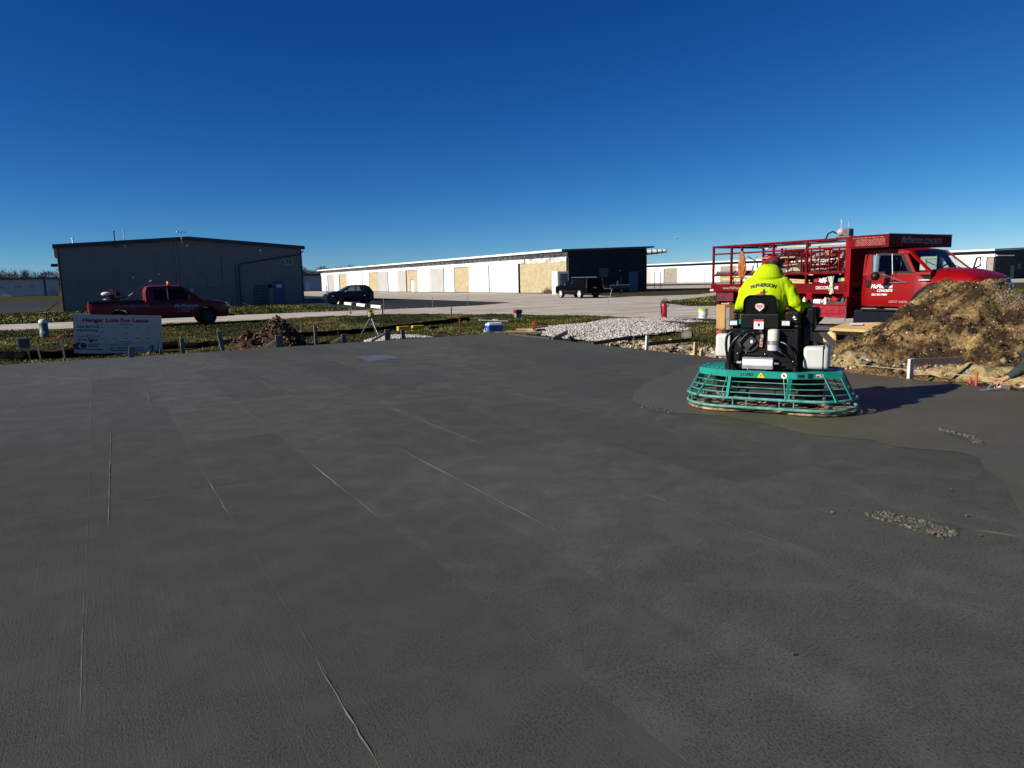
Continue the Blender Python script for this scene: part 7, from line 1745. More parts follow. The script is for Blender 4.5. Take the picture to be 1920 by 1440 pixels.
# ---- stakes, boards, rebar
stake_pale = M('stake_pale', (.50, .40, .25), .8, var=.15, vscale=3, stretch=(6, 6, 1))
stake_grey = M('stake_grey', (.14, .13, .115), .85, var=.25, vscale=3, stretch=(6, 6, 1))
stake_white = M('stake_white', (.58, .56, .50), .7, var=.08)
def stake(label, x, y, hgt, w=.09, d=.045, mat=None, tilt=(0, 0), rz=R(30), brace=None, pointed=False, name='form_stake', group=None, z0=-.25):
    b = MB(); b.bx(-w / 2, w / 2, -d / 2, d / 2, 0, hgt - z0)
    if pointed: b.prism([(-w / 2, -d / 2, hgt - z0), (w / 2, -d / 2, hgt - z0), (0, -d / 2, hgt - z0 + w * .8)], (0, d, 0))
    o = b.build(name, mat or stake_grey, None, (x, y, z0), (tilt[0], tilt[1], rz), bevel=.004)
    tag(o, label, 'stake', group)
    if brace:
        b = MB(); b.beam((-w / 2 - .01, .03, .02 - 0), (-w / 2 - brace, .05, -.22 - z0 * 0 + .0), .04, .05) if False else b.beam((-w / 2 - .005, 0, (hgt - z0) * .75), (-w / 2 - brace, .05, .20), .035, .07)
        b.build('brace', stake_pale, o)
    return o
def lath(label, x, y, hgt, mat=None, w=.045, tilt=(0, 0), name='lath', group=None, z0=-.3):
    b = MB(); b.bx(-w / 2, w / 2, -.008, .008, 0, hgt - z0)
    return tag(b.build(name, mat or stake_pale, None, (x, y, z0), (tilt[0], tilt[1], R(20))), label, 'stake', group)
def rebar(label, x, y, hgt, tilt=(0, 0), r=.010, mat=None, name='rebar_pin', group='steel pins along the slab edge', z0=-.3):
    b = MB(); b.cyl((0, 0, 0), (0, 0, hgt - z0), r, n=6)
    return tag(b.build(name, mat or M('rusty_bar', (.05, .035, .028), .85, var=.3), None, (x, y, z0), (tilt[0], tilt[1], 0)), label, 'steel pin', group)
def out(x, y, d=.06): q = Vector((x, y, 0)) + BX * d; return q.x, q.y
stake('upright grey form stake at the slab edge right of the lease sign', *out(-8.37, 18.13), .36, .10)
rebar('thin dark pin next to the grey form stake right of the lease sign', *out(-8.54, 18.3), .36)
stake('tall grey stake leaning left at the slab edge, beside the small dirt heap', *out(-7.50, 18.62), .50, .10, tilt=(0, R(-9)))
lath('thin pale lath standing behind the leaning grey stake', -7.75, 18.95, .56, tilt=(0, R(-3)))
stake('short dark form stake with a pale brace in front of the small dirt heap', *out(-6.30, 19.35), .30, .17, brace=.28)
stake('tall grey form stake right of the small dirt heap', *out(-5.52, 20.2), .50, .09)
stake('short grey form stake with a pale brace left of the laser tripod', *out(-4.82, 20.6), .20, .13, brace=.30)
rebar('thin dark pin between two form stakes left of the laser tripod', *out(-4.95, 20.5), .46)
stake('dark form stake with a long pale brace in the white gravel heap', *out(-3.66, 21.25), .27, .17, brace=.40)
stake('dark leaning form stake in front of the yellow blocks', *out(-3.2, 21.5), .24, .12, tilt=(0, R(-6)))
stake('pale stake leaning in front of the lease sign', *out(-9.18, 17.08), .27, .14, mat=stake_grey, tilt=(0, R(8)))
stake('stub of a form stake at the lower right corner of the lease sign', *out(-8.80, 17.85), .12, .07)
stake('stub of a form stake half hidden under the lease sign', *out(-9.0, 17.7), .10, .05)
rebar('short rusty pin in the grass between the leaning stake and the dirt heap', *out(-5.8, 20.29), .16)
rebar('short rusty pin in the grass beside the leaning stake', *out(-8.0, 18.5), .10)
rebar('dark pin below the left corner of the lease sign', -11.2, 16.5, .02)
lath('thin grey lath behind the dirt heap, left one of a pair', -7.97, 26.01, .36, stake_grey)
lath('thin pale lath behind the dirt heap, right one of a pair', -7.77, 26.46, .35)
lath('tall brown post standing right behind the laser tripod', -4.97, 27.84, .78, M('brown_lath', (.16, .10, .05), .85, var=.2), .05)
lath('pale survey lath standing at the near edge of the road', -2.73, 33.12, .46, M('brown_lath', (.16, .10, .05), .85), .05)
lath('tall orange painted stake in the grass behind the slab', -1.83, 26.03, .42, M('stake_orange', (.60, .09, .03), .7, var=.15), .05, tilt=(0, R(-3)))
lath('pale lath in the grass left of the lease sign, nearer the small framed plate', -13.25, 19.98, .20, tilt=(0, R(-7)))
lath('pale lath in the grass immediately left of the lease sign', -12.47, 19.82, .27, tilt=(0, R(-4)))
stake('white form stake standing in the rubble at the slab edge', 3.12, 16.43, .31, .07, mat=stake_white, tilt=(0, R(4)))
stake('tall new yellow stake left of the trowel machine', 3.87, 14.96, .27, .09, mat=wood_new, tilt=(0, R(3)))
stake('short pointed new yellow stake beside the taller one', 4.0, 14.9, .09, .08, mat=wood_new, pointed=True)
stake('grey weathered stake nearest the left side of the trowel machine', 4.2, 14.55, .15, .09, mat=M('stake_mid', (.30, .26, .22), .85, var=.2), tilt=(0, R(5)))
stake('small pale wood block under the form board at the slab edge', 2.47, 17.49, .06, .11, mat=wood_new)
stake('white painted form stake in front of the big dirt pile', 6.32, 11.18, .28, .11, mat=stake_white, rz=R(30))
for k, (x, y, h_, t_) in enumerate(((1.81, 23.25, .16, 0), (2.24, 21.86, .14, 4), (3.37, 21.17, -.05, 0), (3.62, 21.29, .12, -8), (4.83, 20.79, .38, -3), (2.05, 21.2, -.06, 0), (2.4, 20.6, -.04, 0))):
    rebar('dark steel pin standing in the white gravel by the slab edge', x, y, h_, (0, R(t_)), group='steel pins in the white gravel')
rebar('thin steel pin on the left slope of the big dirt pile', 7.40, 15.3, .30, (0, R(-4)), group=None)
rebar('tall thin pin in front of the big dirt pile above the form board', 8.75, 13.7, .40, group=None)
def board(label, p0, p1, w, h_, mat, name='form_board'):
    b = MB(); b.beam((0, 0, 0), tuple(Vector(p1) - Vector(p0)), w, h_); return tag(b.build(name, mat, None, p0, bevel=.003), label, 'board')
board('grey form board fixed level behind the white painted stake', (6.37, 11.32, .21), (7.42, 11.62, .19), .045, .10, wood_old)
board('dark brace board from the white stub stake to the rebar pin', (3.15, 16.55, .10), (4.70, 18.6, .0), .04, .09, wood_dark)
board('dark form board lying on edge in the gravel beside the slab', (2.10, 18.35, -.02), (3.35, 19.6, .02), .05, .09, wood_dark)
board('dark board along the gravel corner, left of the steel pins', (1.15, 19.9, -.03), (1.75, 22.2, .0), .05, .12, wood_old)
board('dark edge board at the near corner of the white gravel', (-.05, 22.0, -.03), (1.1, 20.0, -.03), .04, .10, wood_dark)
board('new timber lying flat in the grass behind the orange marker', (.2, 25.9, -.13), (1.9, 25.6, -.11), .16, .04, wood_new, 'plank')
board('second new timber lying on the gravel behind the orange marker', (-.2, 24.9, -.13), (1.75, 24.7, -.11), .14, .04, wood_new, 'plank')
board('long dark board lying in the grass from the cooler to the gravel', (-.55, 24.7, -.13), (1.0, 23.5, -.10), .08, .06, wood_dark, 'plank')
board('black plank leaning from the dirt to the slab right of the trowel machine', (7.28, 15.6, -.10), (7.55, 17.2, .22), .16, .045, wood_dark, 'plank')
b = MB(); b.box((0, 0, .04), (.36, .14, .07), (0, 0, .5)); b.beam((-.25, .1, .1), (.3, .16, .16), .05, .05); tag(b.build('offcut', wood_dark, None, (1.0, 24.6, -.12)), 'dark offcut lying beside the orange marker', 'offcut')
for k, (x, y, h_) in enumerate(((6.72, 10.32, .09), (6.93, 10.5, .12))):
    b = MB(); b.cyl((0, 0, 0), (0, 0, .3 + h_), .017, n=10); b.cyl((0, 0, .3 + h_), (0, 0, .312 + h_), .02, n=10)
    tag(b.build('form_pin', M('pin_orange', (.50, .07, .03), .6, var=.2), None, (x, y, -.3), smooth=40), ['left orange capped form pin at the slab edge by the worker', 'right orange capped form pin at the slab edge by the worker'][k], 'form pin')
b = MB(); b.prism([(-.12, 0, 0), (.10, 0, 0), (.08, 0, .14), (-.06, 0, .15)], (0, .10, 0)); o = tag(b.build('wood_block', stake_pale, None, (7.0, 9.98, -.12), (0, 0, R(10)), bevel=.005), 'pale wedge block in the trench beside the kneeling worker', 'block')
b = MB(); b.tube([(0, 0, 0), (1.6, -2.7, .0), (4.6, -7.8, .0)], .006, 5); tag(b.build('string_line', M('string', (.4, .33, .2), .8), None, (6.3, 12.9, -.02)), 'pale string line stretched along the slab edge below the dirt pile', 'string')

# silt barrier: black fabric sock lying in the grass
def ribbon(label, pts, w0, name='silt_sock'):
    P_ = []; n = 10
    for i in range(len(pts) - 1):
        for k in range(n):
            t = k / n; x = pts[i][0] * (1 - t) + pts[i + 1][0] * t; y = pts[i][1] * (1 - t) + pts[i + 1][1] * t
            P_.append((x + .12 * (float(vnoise(x, y, .9, 3)) - .5), y + .12 * (float(vnoise(x, y, 1.1, 6)) - .5), float(zg(np.array([x]), np.array([y]))[0]) + w0 * .6))
    b = MB(); b.tube(P_, [w0 * (1 + .5 * (float(vnoise(i * .3, 0, 1, 2)) - .5)) for i in range(len(P_))], 8); return tag(b.build(name, M('silt_black', (.003, .003, .003), .95, var=.3, spec=.05), smooth=50), label, 'silt barrier')
ribbon('black silt sock lying in the grass from the far left to the lease sign', [(-16.5, 19.4), (-14.6, 20.6), (-13.6, 21.9), (-12.4, 23.0), (-10.9, 23.7)], .16)
ribbon('black silt sock running through the grass behind the form stakes', [(-10.9, 23.6), (-9.3, 23.6), (-7.35, 24.7), (-6.1, 26.4), (-5.2, 27.4), (-3.9, 29.7), (-2.4, 32.5), (-1.9, 33.0)], .115)
lb_ = MB(); lb_.loft([[(-1.0 + .1 * i + .05 * math.sin(i * 2.1), -.3, .0), (-1.0 + .1 * i, 0, .16 + .04 * math.sin(i * 1.7)), (-1.0 + .1 * i, .3, 0)] for i in range(21)], closed=False, caps=False)
tag(lb_.build('fabric_heap', M('silt_black', (.003, .003, .003), .95, spec=.05), None, (-14.5, 19.5, GZ), (0, 0, R(25)), smooth=50), 'slack heap of black silt fabric below the lath stakes at left', 'fabric')

# ---- lease sign
sg = thing('lease_sign', 'white hangar lots lease board on short posts, tilted in front of the red pickup', 'sign', (-12.38, 22.45, -.37), R(30))
tiltm = R(3.4)
b = MB(); b.bx(-1.22, 1.22, -.012, .012, 0, 1.20); bd_ = b.build('board', M('sign_white', (.62, .53, .43), .55, var=.04, vscale=2), sg, (0, 0, 0), (0, tiltm, 0))
b = MB(); b.bx(-1.22, -.75, -.02, .012, 1.20, 1.235); b.build('top_rail', white_paint, bd_)
navy = M('navy_print', (.020, .028, .085), .6, var=0); maroon = M('maroon_print', (.16, .008, .018), .6, var=0); grey_p = M('grey_print', (.07, .085, .13), .6, var=0); pale_p = M('pale_print', (.44, .48, .53), .6, var=0)
def sx(px): return (px - 945) / 815 * 1.22       # reading positions across the board
def st(body, size, x, z, mat, **k): return text(body, size, mat, bd_, (x, -.0135, z), (R(90), 0, 0), **k)
st('Hangar Lots For Lease', .165, -.98, 1.03, M('heading_red', (.34, .008, .02), .6, var=0), bold=.020, sx=1.20, ext=.001)
st('Lots 824 A-E', .105, -1.10, .83, navy, bold=.010, ext=.001); st('North Facing', .10, -1.10, .72, navy, bold=.008, ext=.001)
st('Lots 823 A-E', .105, -1.10, .53, grey_p, bold=.003, ext=.001); st('South Facing', .10, -1.10, .43, navy, bold=.008, ext=.001)
st('262-521-5250', .095, -.26, .26, grey_p, bold=.002, ext=.001); st('airport@waukeshacounty.com', .085, -.26, .175, navy, bold=.003, ext=.001, sx=.88); st('WaukeshaCountyAirport.com', .085, -.26, .095, navy, bold=.003, ext=.001, sx=.9)
b = MB()
for r0, r1 in ((.60, .90), (.34, .56)):
    pass
for i in range(5):
    for z in (.80, .47):
        b.bx(-.49 + i * .315, -.40 + i * .315 + .02, -.0145, -.0135, z - .008, z + .012)
for x0, x1, z in ((.06, .40, .90), (.10, .27, .63), (.02, .36, .36), (-.50, -.37, .67)): b.bx(x0, x1, -.0145, -.0135, z - .010, z + .010)
b.build('lot_captions', grey_p, bd_)
b = MB()
for i in range(6): b.bx(-.62 + i * .315, -.614 + i * .315, -.0142, -.0135, .38, .60); b.bx(-.62 + i * .315, -.614 + i * .315, -.0142, -.0135, .70, .93)
for z in (.38, .60, .70, .93): b.bx(-.62, .96, -.0142, -.0135, z, z + .005)
b.build('lot_grid', pale_p, bd_)
b = MB()
b.prism([(-1.12 + .17 * math.cos(a) * 1.0 + .05, -.0135, .235 + .115 * math.sin(a)) for a in np.linspace(R(70), R(290), 18)] + [(-1.06 + .10 * math.cos(a) + .05, -.0135, .235 + .085 * math.sin(a)) for a in np.linspace(R(290), R(70), 18)], (0, -.001, 0))
b.lathe([(.0001, 0), (.085, 0), (.085, .001), (.0001, .001)], 20, 0, Matrix.Translation((-.97, -.0145, .25)) @ Matrix.Rotation(R(90), 4, 'X'))
b.bx(-.88, -.52, -.0145, -.0135, .285, .305); b.bx(-.84, -.56, -.0145, -.0135, .25, .268); b.bx(-.84, -.58, -.0145, -.0135, .205, .232)
b.prism([(-1.12, -.0135, .14), (-.48, -.0135, .10), (-.42, -.0135, .125), (-.52, -.0135, .13), (-.58, -.0135, .165), (-.61, -.0135, .165), (-.58, -.0135, .128), (-1.0, -.0135, .155)], (0, -.001, 0))
b.prism([(-.86, -.0135, .415), (-.76, -.0135, .40), (-.70, -.0135, .42), (-.69, -.0135, .40), (-.74, -.0135, .34), (-.80, -.0135, .345), (-.80, -.0135, .375)], (0, -.001, 0))
b.build('emblem', navy, bd_)
b = MB()
b.tube([(-.5, -.014, .27), (.3, -.014, .31), (.62, -.014, .33), (.72, -.014, .33), (.88, -.014, .33), (.88, -.014, .25)], .004, 4); b.tube([(.72, -.014, .36), (.62, -.014, .44)], .004, 4); b.tube([(1.10, -.014, .40), (1.10, -.014, .12), (1.02, -.014, .04)], .006, 4)
for k in range(14): b.box((.90 + random.uniform(-.06, .08), -.014, .10 + .011 * k), (random.uniform(.03, .07), .001, .022), (0, random.uniform(-.6, .6), 0))
b.build('site_map', navy, bd_)
b = MB(); b.bx(-1.14, -1.06, .012, .06, -.4, 1.1); b.bx(1.06, 1.14, .012, .06, -.4, 1.1); b.bx(-.5, -.46, .012, .05, -.15, .3); b.bx(-.1, -.06, .012, .05, -.15, .3); b.bx(.3, .34, .012, .05, -.15, .3); b.build('post', stake_grey, sg)

# ---- other small things
gp_m = M('pedestal_green', (.035, .085, .055), .5, var=.1)
e = thing('utility_pedestal', 'squat green utility pedestal with pale dome cap in the grass by the road', 'pedestal', (-18.62, 28.48, GZ), R(20))
b = MB(); b.lathe([(.17, 0), (.17, .22), (.155, .24), (.155, .60), (.0001, .60)], 20); b.build('post', gp_m, e, smooth=40)
b = MB(); b.lathe([(.165, .56), (.165, .64), (.12, .70), (.0001, .73)], 20); b.build('cap', M('pedestal_pale', (.42, .50, .46), .5), e, smooth=40)
b = MB(); b.box((.02, -.165, .2), (.1, .02, .1)); b.build('lock_plate', galv, e)
e = thing('marker_plate', 'small black plate in a pale frame on a thin stick at the far left', 'marker', (-13.67, 20.07, GZ - .1), R(20))
b = MB(); b.bx(-.02, .02, -.01, .01, 0, .42); b.build('stick', stake_pale, e, (.05, 0, 0), (0, R(-6), 0))
b = MB(); b.bx(-.21, .11, -.03, -.012, .34, .64); pl_ = b.build('frame', M('frame_grey', (.35, .34, .32), .7), e)
b = MB(); b.bx(-.17, .09, -.036, -.030, .36, .62); b.build('plate', M('plate_black2', (.012, .012, .012), .6, var=.2), pl_)
for x, y, h_, lab in ((-15.5, 24.4, .28, 'small orange marker flag above the framed plate'), (-9.42, 42.2, .14, 'tiny orange flag at the road edge left of the laser tripod')):
    e = thing('marker_flag', lab, 'flag', (x, y, GZ)); b = MB(); b.cyl((0, 0, 0), (0, 0, h_ + .1), .006, n=5); b.build('wire', dark_metal, e)
    b = MB(); b.prism([(-.07, 0, h_ - .06), (.07, .02, h_ - .05), (.05, .03, h_ + .06), (.0, .01, h_ + .12), (-.05, 0, h_ + .02)], (0, .006, 0)); b.build('flag', M('flag_orange', (.72, .09, .02), .7, var=.1), e)
# rotary laser on a tripod
e = thing('laser_level', 'yellow rotary laser level on an aluminium tripod in the grass', 'laser level', (-4.96, 25.4, GZ), 0)
b = MB(); b.cyl((0, 0, .56), (0, 0, .66), .06, n=12); b.bx(-.08, .08, -.08, .08, .64, .665); b.build('tripod_head', dark_metal, e, smooth=40)
for a in (200, 315, 80):
    c, s = math.cos(R(a)), math.sin(R(a)); b = MB(); b.beam((.05 * c, .05 * s, .60), (.26 * c, .26 * s, .26), .05, .025); b.beam((.22 * c, .22 * s, .32), (.42 * c, .42 * s, 0), .03, .02); lg = b.build('leg', alu, e, bevel=.003)
    b = MB(); b.cyl((.40 * c, .40 * s, .05), (.43 * c, .43 * s, -.02), .022, .006, n=8); b.build('foot', dark_metal, lg)
b = MB(); b.lathe([(.085, .67), (.10, .70), (.10, .80), (.075, .82), (.0001, .82)], 16); b.build('housing', M('laser_yellow', (.42, .30, .07), .5, var=.2, vscale=20), e, smooth=40)
b = MB(); b.lathe([(.055, .82), (.06, .86), (.05, .90), (.0001, .905)], 16); b.build('rotor_cap', dark_metal, e, smooth=40)
b = MB(); b.tube([(-.10, 0, .76), (-.13, 0, .80), (-.12, 0, .87), (.12, 0, .87), (.13, 0, .80), (.10, 0, .76)], .012, 6); b.build('carry_handle', plastic_black, e, smooth=40)
for k in range(2):
    b = MB(); b.bx(-.21, .21, -.09, .09, 0, .15)
    for q in range(6): b.bx(-.18 + q * .07, -.15 + q * .07, -.096, -.09, .02, .13)
    x, y = (-3.77, 25.0) if k == 0 else (-3.30, 25.27)
    tag(b.build('yellow_block', M('block_yellow', (.70, .40, .01), .5, var=.08), None, (x, y, -.02), (0, 0, R(30)), bevel=.012), ['yellow ribbed plastic block on the gravel heap, the one beside the dark stake', 'yellow ribbed plastic block on the gravel heap, the one away from the stake'][k], 'plastic block')
b = MB(); b.lathe([(.0001, 0), (.09, 0), (.10, .05), (.09, .10), (.0001, .11)], 14); b.box((.18, .05, .05), (.2, .08, .08)); tag(b.build('dark_canister', black, None, (-2.85, 25.5, -.02), smooth=40), 'black canister lying right of the yellow blocks', 'canister')
# cooler with a float blade across it
e = thing('cooler', 'blue cooler with white lid standing at the slab corner', 'cooler', (-.60, 25.2, GZ - .02), R(24))
b = MB(); b.box((0, 0, .15), (.52, .34, .30), taper=1.05); b.build('body', M('cooler_blue', (.015, .11, .40), .45, var=.06), e, bevel=.02)
b = MB(); b.box((0, 0, .355), (.55, .37, .10), taper=.86); b.build('lid', white_paint, e, bevel=.02)
b = MB(); b.tube([(-.30, -.1, .2), (-.34, -.1, .1), (-.34, .1, .1), (-.30, .1, .2)], .012, 6); b.build('handle', white_paint, e, smooth=40)
b = MB(); b.box((0, 0, 0), (1.05, .14, .03), (0, R(4), 0)); b.box((.06, 0, .03), (.16, .10, .05)); tag(b.build('bull_float', stake_white, None, (-.60, 25.2, .245), (0, 0, R(12)), bevel=.006), 'white float blade laid across the top of the blue cooler', 'float')
e = thing('marker_post', 'stubby grey marker post with a dark red cap at the road edge', 'marker post', (.36, 35.12, GZ), R(25))
b = MB(); b.bx(-.15, .15, -.12, .12, 0, .24); b.build('post', M('post_grey', (.22, .21, .19), .8, var=.15), e, bevel=.01)
b = MB(); b.prism([(-.18, -.14, .24), (.18, -.14, .24), (.18, -.14, .36), (.14, -.14, .40), (-.14, -.14, .40), (-.18, -.14, .36)], (0, .28, 0)); b.build('cap', M('cap_maroon', (.22, .012, .025), .6), e, bevel=.01)
e = thing('grade_marker', 'orange grade marker with a cross bar in the gravel corner', 'marker', (.8, 25.0, GZ), R(10))
b = MB(); b.bx(-.04, .04, -.015, .015, 0, .40); b.build('post', M('stake_orange', (.60, .09, .03), .7), e); b = MB(); b.bx(-.12, .12, -.02, -.014, .27, .31); b.build('cross_bar', M('stake_orange', (.60, .09, .03), .7), e)
# extinguisher and bucket on the drive
e = thing('fire_extinguisher', 'large red fire extinguisher with black hose standing on the drive', 'extinguisher', (6.86, 31.9, GZ), R(10))
b = MB(); b.lathe([(.13, 0), (.135, .02), (.135, .58), (.11, .66), (.05, .70), (.0001, .70)], 20); b.build('cylinder', M('extinguisher_red', (.36, .006, .02), .3, var=.05, coat=.5), e, smooth=40)
b = MB(); b.cyl((0, 0, .69), (0, 0, .76), .04, n=12); b.beam((-.05, 0, .78), (.14, 0, .84), .03, .025); b.beam((-.05, 0, .75), (.14, 0, .76), .03, .025); b.build('valve', dark_metal, e, smooth=40)
b = MB(); b.tube([(-.02, 0, .74), (-.14, -.02, .80), (-.18, -.04, .65), (-.16, -.05, .40), (-.15, -.05, .2)], .018, 8); b.tube([(.05, .05, .74), (.22, .08, .74), (.26, .08, .62), (.2, .1, .52)], .018, 8); b.tube([(-.12, 0, .70), (0, 0, .90), (.16, 0, .82)], .014, 6); b.build('hose', rubber, e, smooth=50)
e = thing('bucket', 'white plastic bucket with a lime green lid on the drive', 'bucket', (8.09, 30.0, GZ), 0)
b = MB(); b.lathe([(.165, 0), (.175, .02), (.195, .42), (.0001, .42)], 24); bk = b.build('pail', white_paint, e, smooth=40)
b = MB(); b.lathe([(.168 * 1.0, .0), (.182, 0), (.1905, .17), (.176, .17)], 24, 0, Matrix.Translation((0, 0, .14)), True); b.build('label', M('label_grey', (.55, .57, .58), .6, var=.3, vscale=14), bk, smooth=40)
b = MB(); b.lathe([(.205, .40), (.21, .42), (.21, .48), (.195, .49), (.0001, .485)], 24); b.build('lid', M('lid_lime', (.42, .55, .03), .5), e, smooth=40)
b = MB(); b.tube([(-.2, 0, .36), (-.17, -.12, .22), (0, -.2, .18), (.17, -.12, .22), (.2, 0, .36)], .006, 5); b.build('handle', galv, e, smooth=40)
# cardboard carton, flattened carton, black tote
card = M('cardboard', (.40, .23, .085), .85, var=.10, vscale=3)
e = thing('carton', 'tall brown cardboard carton standing behind the trowel machine', 'carton', (6.90, 22.4, -.18), R(8))
b = MB(); b.bx(-.33, .42, -.30, .30, 0, .92); b.build('box', card, e, bevel=.006)
b = MB(); b.bx(-.28, -.17, -.304, -.30, .50, .84); b.bx(-.26, -.16, -.304, -.30, .14, .48); b.build('label', white_letter, e)
b = MB(); b.bx(-.055, -.045, -.303, -.30, 0, .92); b.build('strap', M('strap_green', (.35, .42, .18), .6), e)
b = MB(); b.box((-.05, -.05, .945), (.34, .4, .04), (0, .06, .2)); b.build('top_flap', card, e)
b = MB(); b.box((-.12, -.2, .975), (.14, .10, .015), (0, 0, .2)); b.build('shipping_label', white_letter, e)
e = thing('flat_carton', 'flattened tan cardboard carton with a white label beside the rack truck', 'carton', (8.72, 17.75, .17), R(-38))
b = MB(); b.prism([(-.62, -.42, .05), (.55, -.42, .02), (.75, .1, .10), (.35, .45, .16), (-.45, .42, .13)], (0, 0, .07)); b.build('box', M('cardboard_pale', (.52, .36, .16), .85, var=.08, vscale=3), e, bevel=.006)
b = MB(); b.box((-.12, .12, .197), (.30, .20, .006), (R(5), 0, .15)); b.build('label', white_letter, e)
b = MB(); b.bx(.0, .5, -.2, .3, -.22, .02); b.build('carton_below', card, e)
e = thing('tote_lid', 'dark grey plastic sheet on a low stack beside the red drawers', 'plastic sheet', (7.95, 18.7, .14), R(-35))
b = MB(); b.box((0, 0, .10), (1.0, .75, .09)); b.build('sheet', M('tote_grey', (.040, .044, .050), .5, var=.1), e, bevel=.01)
b = MB(); b.box((-.30, .12, .1465), (.16, .36, .003)); b.build('label', white_letter, e)
b = MB(); b.bx(-.4, .4, -.3, .3, -.25, .055); b.build('crate', black, e)
# wheel stops
for k in range(5):
    b = MB(); p = Vector((-9.9, 53.0, 0)).lerp(Vector((-18.3, 72.0, 0)), k / 4)
    b.prism([(-1.5, -.10, 0), (-1.5, .10, 0), (-1.5, .08, .22), (-1.5, -.08, .22)], (3.0, 0, 0))
    tag(b.build('wheel_stop', white_paint, None, (p.x, p.y, GZ + .01), (0, 0, R(114)), bevel=.02), ['white wheel stop nearest the road at the end of the lot', 'second white wheel stop from the road', 'middle white wheel stop of the five along the lot', 'fourth white wheel stop from the road, nearest but one to the hatchback', 'farthest white wheel stop, directly in front of the dark hatchback'][k], 'wheel stop')
for k in range(4):  # black edging pieces added for the dark asphalt gaps between stops
    p = Vector((-9.9, 53.0, 0)).lerp(Vector((-18.3, 72.0, 0)), (k + .5) / 4)
    b = MB(); b.prism([(-1.0, -.09, 0), (-1.0, .09, 0), (-1.0, .07, .20), (-1.0, -.07, .20)], (2.0, 0, 0))
    tag(b.build('wheel_stop', black, None, (p.x, p.y, GZ + .01), (0, 0, R(114)), bevel=.02), ['black wheel stop between the first two white ones from the road', 'black wheel stop between the second and third white ones', 'black wheel stop between the third and fourth white ones', 'black wheel stop next to the farthest white one'][k], 'wheel stop')
# thin posts around the airfield
def post_(label, x, y, hgt, r, mat, name='marker_pole', tilt=(0, 0)):
    b = MB(); b.cyl((0, 0, 0), (0, 0, hgt), r, n=8); b.cyl((0, 0, hgt), (0, 0, hgt + r * 1.4), r * 1.5, n=8); return tag(b.build(name, mat, None, (x, y, GZ - .02), (tilt[0], tilt[1], 0), smooth=40), label, 'pole')
post_('thin orange and white marker rod leaning beside the drive', 4.75, 36.2, 1.35, .014, M('rod_orange', (.42, .10, .06), .6, var=.3, vscale=2, col2=(.5, .45, .4)), tilt=(0, R(17)))
post_('left of two tall thin poles beyond the end of the white hangar row', 23.1, 114.7, 2.5, .06, dark_metal)
post_('right of two tall thin poles beyond the end of the white hangar row', 23.9, 114.0, 2.4, .06, dark_metal)
post_('thin dark pole behind the hatchback at the far end of the lot', -29.8, 117.0, 1.5, .06, dark_metal)
post_('short black pole beside the farthest white wheel stop', -14.9, 58.2, .55, .035, black)
post_('faint thin lath pole at the near edge of the parking lot, left one', -5.48, 50.6, .75, .02, wood_old)
post_('faint thin lath pole at the near edge of the parking lot, right one', -3.2, 54.2, .75, .02, wood_old)
post_('faint thin pole rising behind the laser tripod', -8.2, 46.5, .8, .018, wood_old)
# white cabinet by the hangar corner
e = thing('white_cabinet', 'tall white vending cabinet with louvred side at the corner of the hangar row', 'cabinet', (5.75, 83.2, GZ), R(28))
b = MB(); b.bx(-.55, .95, -.45, .75, .08, 2.72); b.build('case', white_paint, e, bevel=.03)
b = MB(); b.bx(-.585, -.552, -.40, .70, .12, 2.66); d = b.build('door', M('door_bright', (.76, .76, .75), .4, var=.03), e, bevel=.01)
b = MB(); b.bx(-.60, -.586, .35, .42, 1.1, 1.5); b.build('handle', plastic_black, d)
for z in (2.2, 1.65, 1.25): 
    b = MB(); b.bx(-.59, -.586, -.2, .25, z, z + .10); b.build('sticker', M('faded_print', (.25, .25, .28), .6, var=.4, vscale=9), d)
b = MB(); b.bx(-.30, .86, -.47, -.451, 1.0, 2.45); pnl = b.build('side_panel', M('panel_slate', (.10, .10, .14), .5, var=.1), e)
b = MB()
for k in range(6): b.bx(-.38, .0, -.50, -.47, 1.05 + k * .27, 1.09 + k * .27)
b.build('louvre', white_paint, pnl)
# dry weeds against the tan wall
V = []; F = []; 
for k in range(420):
    t = rng.normal(0, .9); p = Vector((7.0, 89.4, GZ)) + BX * (3.4 + t) - AX * (.35 + .3 * rng.random()); hgt = rng.uniform(.25, 1.15) * math.exp(-(t / 1.3) ** 2); d = Vector((rng.normal(), rng.normal(), 0)).normalized() * .02; q = Vector((rng.normal() * .2, rng.normal() * .2, hgt)); i = len(V); V += [tuple(p - d), tuple(p + d), tuple(p + q)]; F.append((i, i + 1, i + 2))
o = raw_mesh('dry_weeds', np.array(V), np.array(F), [M('weed_brown', (.13, .09, .06), .9, var=.3), gm[2]], rng.integers(0, 2, len(F))); tag(o, 'dry brown weeds growing against the tan block wall', 'weeds', kind='stuff')
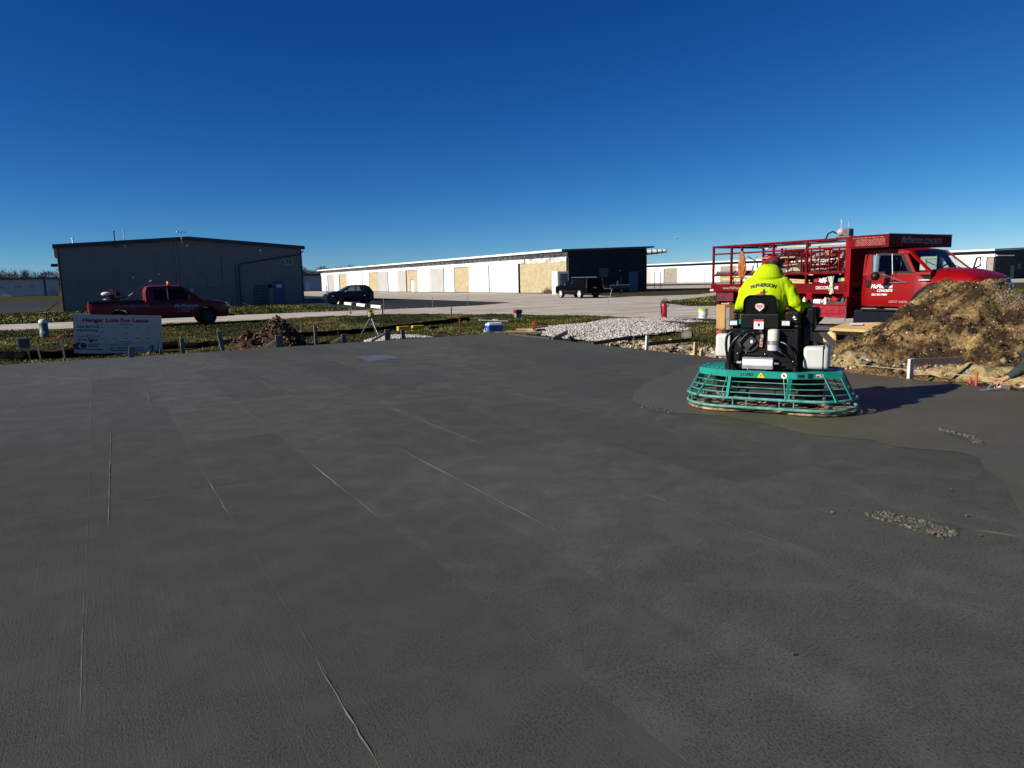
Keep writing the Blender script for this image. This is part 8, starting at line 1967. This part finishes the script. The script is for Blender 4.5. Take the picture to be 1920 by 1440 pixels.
# windsock beyond the hangar end
e = thing('windsock', 'white windsock with dark rings streaming beyond the dark end wall', 'windsock', (19.0, 101.5, GZ), 0)
b = MB(); b.cyl((0, 0, 0), (0, 0, 5.55), .07, .05, n=10); b.cyl((0, 0, 5.5), (.25, 0, 5.52), .03, n=8); b.build('pole', galv, e, smooth=40)
b = MB(); b.loft([[(x, r * math.cos(a), z + r * math.sin(a)) for a in np.linspace(0, 2 * math.pi, 16, endpoint=False)] for x, r, z in ((.2, .36, 5.25), (.9, .34, 5.3), (1.6, .32, 5.33), (2.3, .28, 5.37), (3.0, .24, 5.40))]); sk_ = b.build('sock', white_paint, e, smooth=40)
b = MB()
for x, r, z in ((.2, .375, 5.25), (.95, .355, 5.3), (1.7, .33, 5.34), (2.4, .29, 5.375), (3.0, .255, 5.40)): b.lathe([(r, -.05), (r + .012, -.05), (r + .012, .05), (r, .05)], 16, 0, Matrix.Translation((x, 0, z)) @ Matrix.Rotation(R(90), 4, 'Y'), True)
b.build('ring', black, sk_)
# light aircraft on approach
e = thing('light_aircraft', 'tiny white light aircraft flying low in the sky above the hangars', 'aircraft', (278.0, 1200.0, 64.5), R(200))
b = MB(); b.loft([[(x, r * math.cos(a), z + r * 1.15 * math.sin(a)) for a in np.linspace(0, 2 * math.pi, 14, endpoint=False)] for x, r, z in ((-4.0, .12, .25), (-2.0, .35, .12), (0, .62, 0), (1.6, .60, 0), (2.6, .45, -.05), (3.2, .2, -.08))]); b.build('fuselage', white_paint, e, smooth=50)
b = MB(); b.prism([(.9, -5.5, .7), (-.5, -5.3, .7), (-.6, 0, .7), (-.5, 5.3, .7), (.9, 5.5, .7), (1.1, 0, .7)], (0, 0, .14)); b.build('wing', white_paint, e, bevel=.04)
b = MB(); b.prism([(-3.2, -1.7, .3), (-4.1, -1.6, .3), (-4.1, 1.6, .3), (-3.2, 1.7, .3)], (0, 0, .07)); b.prism([(-3.0, -.04, .3), (-4.2, -.04, .3), (-4.5, -.04, 1.7), (-4.0, -.04, 1.7)], (0, .08, 0)); b.build('tail', white_paint, e)
b = MB(); b.loft([[(x, r * math.cos(a), .55 + .3 * math.sin(a)) for a in np.linspace(0, math.pi, 9)] for x, r in ((-.2, .4), (.8, .55), (1.5, .45))], closed=False, caps=False); b.build('canopy', window_glass, e, smooth=50)
b = MB(); b.cyl((3.2, 0, -.08), (3.35, 0, -.08), .08, n=8); b.box((3.32, 0, -.08), (.04, .12, 1.8)); b.build('propeller', plastic_black, e)
b = MB()
for y, x in ((-.9, .4), (.9, .4), (0, 2.3)): b.cyl((x, y * .5, -.4), (x, y, -1.1), .04, n=6); b.cyl((x, y - .07, -1.15), (x, y + .07, -1.15), .2, n=12)
b.build('landing_gear', dark_metal, e, smooth=40)
